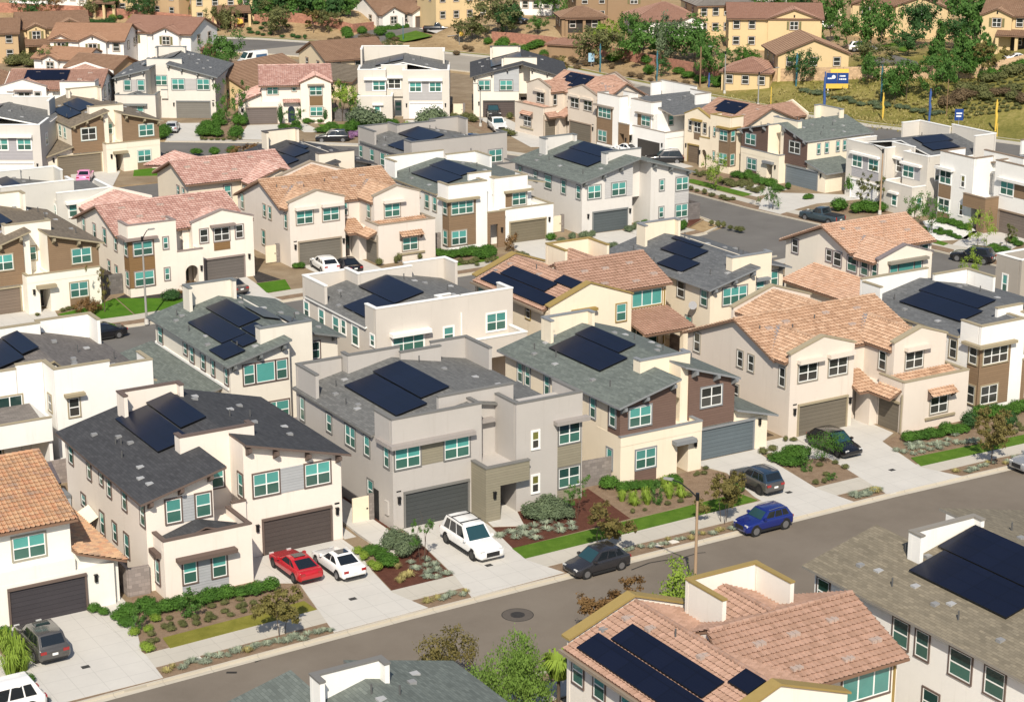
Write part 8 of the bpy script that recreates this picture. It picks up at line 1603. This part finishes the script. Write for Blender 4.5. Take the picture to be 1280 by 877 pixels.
far_house('stone porch house with reddish roof right of the white shuttered house', (228, 61), (270, 58), 3.1, T_FARR, FST, 7, 'hip', (), 0, 0, porch=(.1, .9, .6, 2.9, 1))
far_house('low yellow house with brown roof behind the rose-tiled house', (-16, 108), (46, 102), 3.0, T_FARB, FY_, 12, 'hip', (), 3, 0)
far_house('low orange-walled house with brown roof behind the pale shed-roofed house', (140, 87), (176, 79), 3.0, T_FARB, FO, 9, 'front', (), 1, 0); far_house('low brown roof beside the orange-walled low house', (178, 88), (252, 84), 3.0, T_FARB, FCR, 8, 'hip', (), 3, 0)
far_house('yellow gabled house with wide brown roof behind the arched-door house', (308, 110), (392, 93), 3.3, T_FARB, FY_, 13, 'side', (), 3, 0); far_house('cream gabled house with brown roof in front of the wide road', (408, 75), (486, 69), 4.6, T_FARB, FCR, 11, 'side', (), 3, 0); far_house('low cream house with a dark roof between the pink and greige houses', (398, 97), (440, 101), 3.2, M_tile([(.16,.13,.10), (.20,.17,.13), (.24,.2,.16)], 'far_dark'), FCR, 8, 'side', (), 2, 0)
far_house('white house cut by the top edge at the far left', (12, 6.5), (60, 7), 5.6, T_FARB, (.80, .80, .80), 9, 'side', (), 5, None, base=True); far_house('pale house cut by the top edge beside the white one', (64, 6), (108, 8), 5.6, T_FARB, FW, 9, 'side', (), 4, None, base=True)
far_house('yellow house with a dark patio cut by the top edge', (110, 13), (180, 15), 5.6, T_FARB, FY_, 9, 'side', (), 4, None, base=True, porch=(.2, .55, 2.5, 2.6)); far_house('orange house cut by the top edge beside the yellow patio house', (188, 14), (224, 17), 5.6, T_FARO, FO, 9, 'side', (), 2, None, base=True); far_house('yellow house with pale patio roof at the top edge', (240, 19), (318, 17), 5.6, T_FARB, FY_, 9, 'side', (), 4, None, base=True, porch=(.35, .9, 3, 2.6))
far_house('white single-storey house with brown roof and three gables', (474, 38.5), (539, 33), 3.3, T_FARB, FW, 11, 'side', ((.0, .42, 1.4), (.56, 1.0, 1.6)), 3, None, base=True, garage=(.62, .94, 1.6), slope=.52)
far_house('stone-fronted yellow house with brown tile roof beyond the side road', (553, 31), (600, 28.5), 3.2, T_FARB, FST, 7, 'side', ((.0, .5, .8),), 2, None, base=True, porch=(.5, .95, .5, 2.8, 1)); far_house('two-storey yellow house rising behind the stone-fronted one', (545, 22), (612, 18), 6.0, T_FARB, FY_, 9, 'side', (), 4, None, base=True)
far_house('small white house with orange roof at the top edge', (650, 19), (690, 20), 3.4, T_FARO, FW, 8, 'side', (), 3, None, base=True)
far_house('brown two-storey house with a wide front gable', (720, 30), (826, 28), 5.6, T_FARB, FBR, 11, 'side', ((.36, .98, .6),), 5, None, base=True, slope=.36); far_house('low brown-roofed porch in front of the brown two-storey house', (702, 42), (757, 41), 3.0, T_FARB, FBR, 7, 'hip', (), 2, None, base=True, porch=(.1, .9, .6, 2.7)); far_house('low pinkish patio roof behind the pink wall', (684, 51), (735, 54), 2.4, T_FARR, FBR, 4, 'hip', (), 0, None, base=True)
far_house('low red-tan roofed house with a white gable', (792, 48), (878, 47), 3.2, T_FARR, FW, 12, 'hip', ((.68, 1.0, .6),), 3, None, base=True); far_house('yellow house with a grey tile roof', (872, 46), (944, 44), 5.6, M_tile([(.2,.18,.16), (.25,.225,.2), (.29,.26,.23)], 'far_grey'), FY_, 11, 'hip', (), 5, None, base=True)
far_house('large yellow house with reddish roof left of the low yellow gable', (910, 63), (1026, 64), 5.6, T_FARR, FY_, 11, 'side', ((.42, .98, .3),), 6, None, base=True, slope=.34); far_house('low yellow gabled house right above the billboard', (972, 92), (1060, 91), 3.2, T_FARB, FY_, 11, 'front', (), 3, None, base=True, slope=.4); far_house('low red roof left of the low yellow gabled house', (902, 90), (962, 93), 3.0, T_FARR, FY_, 9, 'hip', (), 3, None, base=True)
far_house('big yellow two-storey house behind the tall trees at the top right', (1062, 44), (1186, 50), 5.8, T_FARB, FY_, 11, 'side', ((.46, .98, .6), (.02, .3, .4)), 6, None, base=True, slope=.36); far_house('yellow house with a columned porch at the right edge', (1226, 62), (1300, 66), 5.8, T_FARB, FY_, 10, 'side', ((.0, .5, .6),), 4, None, base=True, porch=(.3, .95, 2.2, 2.7)); far_house('grey-walled house at the top edge above the grey tile roof', (944, 17), (1010, 15), 5.6, T_FARB, (.55, .53, .5), 9, 'side', (), 5, None, base=True); far_house('low roofed house at the top edge left of the big yellow house', (1012, 28), (1052, 26), 3.2, T_FARB, FCR, 8, 'side', (), 2, None, base=True)
def far_car(name, label, px, py, head, paint, L=4.6, kind='suv', Hh=1.7, cat='car'): x, y, z = GT(px, py); car(name, label, cat, x, y, head, paint, L, 1.85, Hh, kind, z+.12, group='cars beyond the tract', plate=False)
far_car('far_suv', 'white SUV parked beyond the tan wall under the trees', 1078, 65, -32, P_('white', (.80, .79, .77)), 4.9); far_car('far_car', 'white car at the right edge beyond the tan wall', 1274, 79, -30, P_('white', (.80, .79, .77)), 4.6, 'sedan', 1.45); far_car('far_pickup', 'black pickup in front of the white brown-roofed house', 547, 41, -33, P_('black', (.006, .006, .008)), 5.6, 'pickup', 1.9, 'pickup'); far_car('far_jeep', 'dark off-roader behind the big roadside tree', 646, 30, -60, P_('black', (.006, .006, .008)), 4.4, 'suv', 1.8); far_car('far_car', 'white car under the trees right of the big yellow house', 1027, 36, -40, P_('white', (.80, .79, .77)), 4.4, 'sedan', 1.45)
x, y = G(316, 81, 0); car('delivery_van', 'white delivery van with blue markings behind the yellow gable', 'van', x, y, 190, P_('white', (.80, .79, .77)), 5.6, 2.0, 2.4, 'van', 0.02, plate=False)
e = [o for o in D2.objects if o.name.startswith('delivery_van')][0]; b = MB(); b.box(-2.3, -.1, .985, 1.012, .9, 1.8); b.obj('side_graphic', M_plain('van_graphic', (.06, .12, .22), .5, .5, 5), e)
sheet('lawn', [G(300, 92), G(337, 84), G(330, 76), G(288, 82)], .03, LAWN); sheet('lawn', [G(1190, 205), G(1200, 207), G(1198, 201), G(1190, 200)], .02, LAWN)
def tsheet(name, pts, m, dz=.06): b = MB(); b.add([(*GT(*p)[:2], GT(*p)[2]+dz) for p in pts], [tuple(range(len(pts)))]); o = b.obj(name, m); [o.data.flip_normals() for _ in (1,) if o.data.polygons[0].normal.z < 0]; tag(o, None, None, kind='structure')
tsheet('lawn', [(487, 49), (505, 54), (541, 46.5), (520, 40)], LAWN, .25); tsheet('lawn', [(340, 24), (402, 26), (424, 19), (372, 17)], LAWN_T, .3); tsheet('lawn', [(569, 32), (590, 42), (610, 40), (600, 31)], LAWN, .25); tsheet('driveway', [(523, 37), (560, 47), (578, 45), (545, 34)], CONC, .2); tsheet('side_street', [(1080, 76), (1090, 86), (1150, 86), (1146, 78), (1118, 70)], ASPH_D, .12); tsheet('lawn', [(1100, 58), (1130, 66), (1142, 60), (1118, 54)], LAWN, .12)
# ------------------------------------------------------------------ vegetation beyond the tract
VAR = [0]
def ft(px, py, h, w, kind='round', leaf='green', label=None, n=700, size=.11, trunk=.3, group='trees beyond the tract', name='roadside_tree', cat='tree', stems=1):
    VAR[0] += 1; x, y, z = GT(px, py)
    h *= .7; w *= .74; tree(name, label, x, y, z-.05, h, w, kind, leaf, n*3, size*.62, 60+VAR[0] % 5, stems, trunk, group, cat)
for i, (px, py, h, w, leaf, lb) in enumerate((
    (289, 84, 8.0, 6.2, 'green', 'round green tree behind the white delivery van'), (133, 22, 5, 3.6, 'dark', 'round tree before the yellow patio house'), (148, 21, 7.0, 4.4, 'green', 'bright green tree right of the yellow patio house'), (45, 18, 6, 5, 'dark', 'dark tree at the far left wall'), (65, 18, 5, 4, 'brown_' if 0 else 'red', 'reddish tree beside the dark one at the far left wall'), (112, 23, 5.5, 4.2, 'olive', 'olive tree below the yellow patio house'), (180, 26, 7.5, 5.5, 'dark', 'dark spreading tree above the red-roofed white house'), (236, 22, 9, 5, 'green', 'tall green tree left of the pale patio roof'), (275, 40, 8, 5.2, 'olive', 'olive roadside tree left of the yellow sign'), (251, 20, 6, 4, 'green', 'smaller green tree behind the far left lamp pole'),
    (341, 44, 8.5, 7, 'olive', 'wispy olive roadside tree above the wide road'), (392, 42, 6.5, 5, 'street', 'sparse brownish roadside tree'), (411, 43, 6, 5, 'olive', 'low spreading roadside tree left of the white house wall'), (310, 21, 6, 5, 'dark', 'dark tree right of the pale patio roof'), (489, 72, 4.4, 3.6, 'olive', 'small bushy tree at the corner of the cream gabled house'),
    (590, 52, 6.5, 6.5, 'olive', 'sparse yellow-green tree at the side road corner'), (622, 44, 9.5, 8.5, 'olive', 'large yellow-green tree above the pink wall'), (640, 46, 8.0, 6, 'dark', 'dark green tree right of the large yellow-green one'), (560, 2, 9, 8, 'green', 'green tree behind the yellow stone house'), (690, 25, 9, 6, 'green', 'tall green tree left of the brown house'), (672, 44, 5, 4, 'green', 'small green tree above the pink wall'),
    (742, 84, 9.0, 8.0, 'olive', 'large yellow-green roadside tree on the tan slope'), (786, 66, 9, 5, 'green', 'pointed green tree right of the low brown porch'), (803, 78, 9.5, 10, 'green', 'broad dense green tree on the tan slope'), (838, 80, 10.5, 6.2, 'sage', 'grey-green airy tree right of the broad green tree'), (868, 78, 10, 9, 'green', 'broad bright green tree above the pink wall'), (880, 105, 10, 4.6, 'green', 'tall narrow green tree behind the wooden pole'), (825, 96, 4.5, 3.6, 'dark', 'small dark tree by the grey-blue banner'), (755, 58, 7, 5, 'lime', 'palm-like light tree left of the pointed green tree'),
    (921, 87, 5, 4, 'green', 'green tree before the low red roof'), (938, 88, 5, 4, 'hedge', 'second green tree before the low red roof'), (1005, 102, 6.5, 4.6, 'dark', 'small conifer left of the billboard'), (893, 18, 9, 9, 'dark', 'dark tree mass above the grey tile roof'), (925, 16, 9, 9, 'green', 'green tree mass at the top above the grey roof'), (980, 25, 9, 8, 'green', 'tall tree above the big yellow house on the left'), (1004, 30, 8, 5, 'dark', 'dark tree left of the tall far tree'), (1038, 55, 11, 6.5, 'green', 'tall tree left of the white far SUV'), (1058, 62, 8, 5, 'green', 'bright small tree at the nose of the white far SUV'),
    (1100, 68, 14, 8, 'green', 'tallest green tree right of the white far SUV'), (1143, 60, 11, 8, 'dark', 'dark green tree in front of the big yellow house'), (1135, 70, 6, 6, 'dark', 'low dark tree under the big yellow house'), (1205, 62, 13, 10, 'green', 'large green tree left of the right edge house'), (1188, 70, 8, 6, 'dark', 'dark tree between the two large green trees'), (1085, 103, 7, 4, 'green', 'green tree at the tan wall right of the billboard'), (1093, 88, 6, 7, 'olive', 'yellow-green tree behind the tan wall'),
    (1118, 131, 8.5, 4.6, 'green', 'tall green field tree right of the yellow banner'), (1133, 125, 8, 4.4, 'green', 'second field tree just right of the tall one'), (1170, 122, 8, 5.6, 'green', 'round field tree over the blue twisted banner'), (1198, 104, 7.5, 5.0, 'green', 'green tree at the tan wall left of the dry one'), (1234, 94, 6.5, 5.0, 'street', 'dry reddish tree at the tan wall'), (1212, 100, 5, 4, 'hedge', 'small green tree below the large pointed tree'), (1272, 62, 6, 5, 'street', 'thin tree before the right edge house'), (1105, 20, 9, 8, 'dark', 'dark trees on the far hill left'), (1220, 8, 8, 9, 'dark', 'dark tree on the tan far hill'), (1150, 6, 8, 10, 'dark', 'dark tree group on the far hill ridge'))):
    ft(px, py, h, w, 'round' if leaf != 'street' else 'open', leaf, lb, 900 if h > 6 else 700)
for (px, py, h, w, lb) in ((1172, 87, 12, 5.6, 'bright pointed tree beyond the tan wall'), (1218, 88, 13, 6.5, 'broad pointed tree beyond the tan wall right'), (1200, 86, 10, 5, 'pointed tree between the two bright ones'), (1232, 84, 9, 5, 'pointed tree right of the broad one')): ft(px, py, h, w, 'tall', 'green', lb, 1100, .10)
for i, px in enumerate((305, 316, 327, 338, 349, 360, 371, 382, 393, 404, 415, 426, 436)): ft(px, 20+(px % 3), 11+2*(i % 3), 6.5, 'tall', 'dark' if i % 3 else 'green', 'dark conifer in the row above the pink block wall', 800, .12, .3, 'conifers in a row above the pink wall', 'conifer', 'conifer')
for i, px in enumerate((812, 820, 826, 800)): ft(px, 55, 7, 2.2, 'tall', 'dark', 'narrow cypress behind the broad dense green tree', 400, .12, .3, 'cypresses behind the broad tree', 'cypress', 'cypress')
def fb(kind, name, label, group, pts, d, h=None, jit=.2):
    for (px, py) in pts:
        x, y, z = GT(px, py); s_ = d*.68*(1+rnd.uniform(-jit, jit)); bush(name, label, x, y, s_, (h or d*.8)*.66*(1+rnd.uniform(-jit, jit)), kind, z, group)
q = lambda *p: zz(400, 0, 4.571, p)
fb('ball', 'clipped_shrub', 'clipped round green shrub on the tan slope at the side road', 'clipped shrubs on the tan slope', q((345, 210), (403, 230), (160, 228), (150, 195), (240, 200), (960, 255), (1050, 262), (1035, 295), (1110, 300), (1165, 315), (1215, 280), (1280, 330)), 3.0, 2.8); fb('brown', 'dry_shrub', 'brown dry shrub on the tan slope', 'dry shrubs on the tan slope', q((270, 215), (240, 230), (300, 225), (830, 285), (860, 295), (320, 240), (430, 235), (780, 318), (1140, 320), (60, 235), (100, 232)), 2.2)
fb('ball', 'hedge_shrub', 'green hedge along the front of the white brown-roofed house', 'hedge of the white brown-roofed house', q((370, 182), (395, 180), (420, 178), (445, 175), (470, 170), (495, 168)), 2.2, 1.8)
q = lambda *p: zz(660, 0, 4.571, p)
fb('ball', 'clipped_shrub', 'dark oval clipped shrub above the wide road', 'oval shrubs above the wide road', q((20, 285), (60, 270), (480, 355), (690, 430), (680, 370), (860, 425), (915, 445), (1110, 485), (1190, 480), (1260, 490), (985, 475), (1080, 500)), 3.2, 2.6); fb('brown', 'dry_shrub', 'dark dry shrub on the tan slope above the wide road', 'dry shrubs above the wide road', q((95, 335), (155, 345), (225, 320), (205, 300), (205, 390), (90, 320), (330, 380), (480, 395), (265, 360), (560, 360), (130, 380), (280, 400), (250, 350), (590, 440), (700, 465), (900, 495), (830, 480), (640, 455)), 2.2)
q = lambda *p: zz(180, 0, 4.571, p)
fb('dark', 'verge_shrub', 'low shrub on the bank above the far left road', 'low shrubs above the far left road', q((300, 160), (340, 170), (380, 175), (410, 180), (440, 165), (480, 160), (400, 155), (610, 195), (650, 200), (680, 205), (720, 200), (790, 215), (850, 215), (880, 220), (920, 225), (640, 140), (690, 145), (760, 150), (820, 155), (600, 175), (670, 170), (730, 180)), 1.8, 1.3); fb('dark', 'bank_shrub', 'dark green bush along the far left wall', 'bushes along the far left wall', [(110+6*i, 29+i*.7) for i in range(6)]+[(20, 14), (28, 13), (36, 14), (150, 24), (140, 28)], 2.4, 2.0); fb('lime', 'yellow_bush', 'yellow-green round bush before the yellow patio house', 'yellow bushes before the yellow patio house', [(141, 27), (168, 29)], 3.0, 2.4)
# planted hillside and grassy field at the right
q = lambda *p: zz(1000, 60, 4.571, p)
pts = []
for r in range(9):
    for c_ in range(13): pts.append((860+c_*36+r*9+rnd.uniform(-9, 9), 415-r*24-c_*6+rnd.uniform(-6, 6)))
fb('small', 'hillside_shrub', 'small round shrub in the planted rows on the right hillside', 'shrubs in rows on the right hillside', [p for p in q(*pts) if p[0] < 1300 and p[1] > 88], 1.15, .9)
fb('brown', 'hillside_bush', 'rust-brown bush between the field and the planted hillside', 'rust-brown hillside bushes', q((840, 315), (870, 310), (900, 300), (930, 290), (960, 285), (990, 280), (1115, 275), (1170, 270), (1240, 290), (820, 340), (1270, 320), (850, 335), (915, 315)), 3.4, 2.6); fb('olive', 'hillside_bush', 'olive green bush above the rust-brown ones', 'yellow-green hillside bushes', q((950, 250), (1040, 275), (920, 260), (1060, 200), (1100, 190), (1150, 180), (1200, 160), (1250, 140), (1220, 250), (1215, 300), (1060, 300)), 3.6, 3.0); fb('hedge', 'hillside_bush', 'green bush along the top edge of the hillside', 'green bushes on the hillside top', q((1050, 190), (1090, 185), (1130, 175), (1170, 160), (1210, 145), (1250, 125), (1280, 115)), 3.4, 2.6)
fb('sage', 'field_shrub', 'grey-green shrub along the lower edge of the grassy field', 'shrubs along the grassy field', q((95, 270), (120, 268), (205, 290), (240, 305), (270, 300), (300, 320), (350, 330), (420, 330), (600, 350), (650, 365), (700, 375), (790, 380), (560, 345), (500, 340), (20, 250), (60, 262), (150, 280), (450, 350), (750, 385)), 2.0, 1.3); fb('grass', 'field_tuft', 'dry grass tuft on the pale strip below the field', 'dry tufts below the field', [(1000+i*7.5+rnd.uniform(-3, 3), 113+i*1.05+rnd.uniform(-5, 4)) for i in range(28)], 1.7, 1.2)
# meadow grass of the field: uncountable
r = random.Random(5); b = MB()
for i in range(3600):
    px, py = r.uniform(880, 1235), r.uniform(98, 150)
    if py > 118+(px-960)*.16 or py < 101: continue
    x, y, z = G(px, py, 2.4)+(0,); z = gz(x, y)
    for _ in range(2):
        a = r.random()*6.28; d = Vector((math.cos(a), math.sin(a), 0)); o = Vector((x+r.gauss(0, .6), y+r.gauss(0, .6), z)); hgt = r.uniform(.2, .45); b.add([o-d*.16, o+d*.16, o+d*.1+Vector((r.gauss(0, .15), r.gauss(0, .15), hgt))], [(0, 1, 2)])
tag(b.obj('meadow_grass', M_leaf('meadow', (.22, .20, .06), (.36, .31, .11), (.42, .35, .18))), 'yellowish meadow grass on the field beyond the wide road', 'grass', kind='stuff')
# leafy green strip below the yellow house, top left
Bp('hedge', 'hedge_shrub', 'green hedge shrub in front of the white shuttered house', 'hedge of the white shuttered house', [(108+4.5*i, 90+i*.3) for i in range(6)], 1.8, 1.4); Bp('olive', 'bank_shrub', 'olive shrub on the bank below the yellow two-storey house', 'olive bank shrubs at the left', [(14+r.random()*28, 72+r.random()*12) for i in range(22)], 2.6, 2.0)
for (px, py, lb) in ((74, 92, 'slim young tree before the low white wing'), (88, 91, 'slim young tree right of the first before the low white wing'), (212, 80, 'young tree before the red-roofed white house'), (222, 84, 'young leafy tree left of the stone porch'), (262, 84, 'small tree in front of the stone porch'), (281, 93, 'bushy young tree above the yellow gable')):
    x, y = G(px, py, 0); tree('garden_tree', lb, x, y, 0, 4.6, 3.0, 'round', 'green', 1200, .06, 60+px % 5, 1, .35, 'young garden trees')
for (px, py, h, w, lb) in ((284, 155, 6.0, 2.6, 'slim green tree between the back-row drives'), (300, 156, 5.4, 2.2, 'second slim green tree between the back-row drives'), (428, 152, 5.5, 3.4, 'yellow-green tree right of the arched-door house'), (437, 150, 4, 3, 'small tree by the dark stone wall'), (372, 162, 2.8, 2.2, 'small round tree beside the arched-door path'), (420, 142, 5, 2.4, 'leafy tree at the right corner of the arched-door house'), (699, 103, 4.5, 3.2, 'small brownish tree right of the charcoal shed roof'), (738, 222, 2.6, 2.0, 'small tree at the side of the twin-front drive')):
    x, y = G(px, py, 0); tree('garden_tree', lb, x, y, 0, h, w, 'round' if 'brown' not in lb else 'open', 'lime' if 'yellow' in lb else 'green' if 'brown' not in lb else 'street', 1200, .06, 60+px % 5, 1, .3, 'garden trees of the back row')
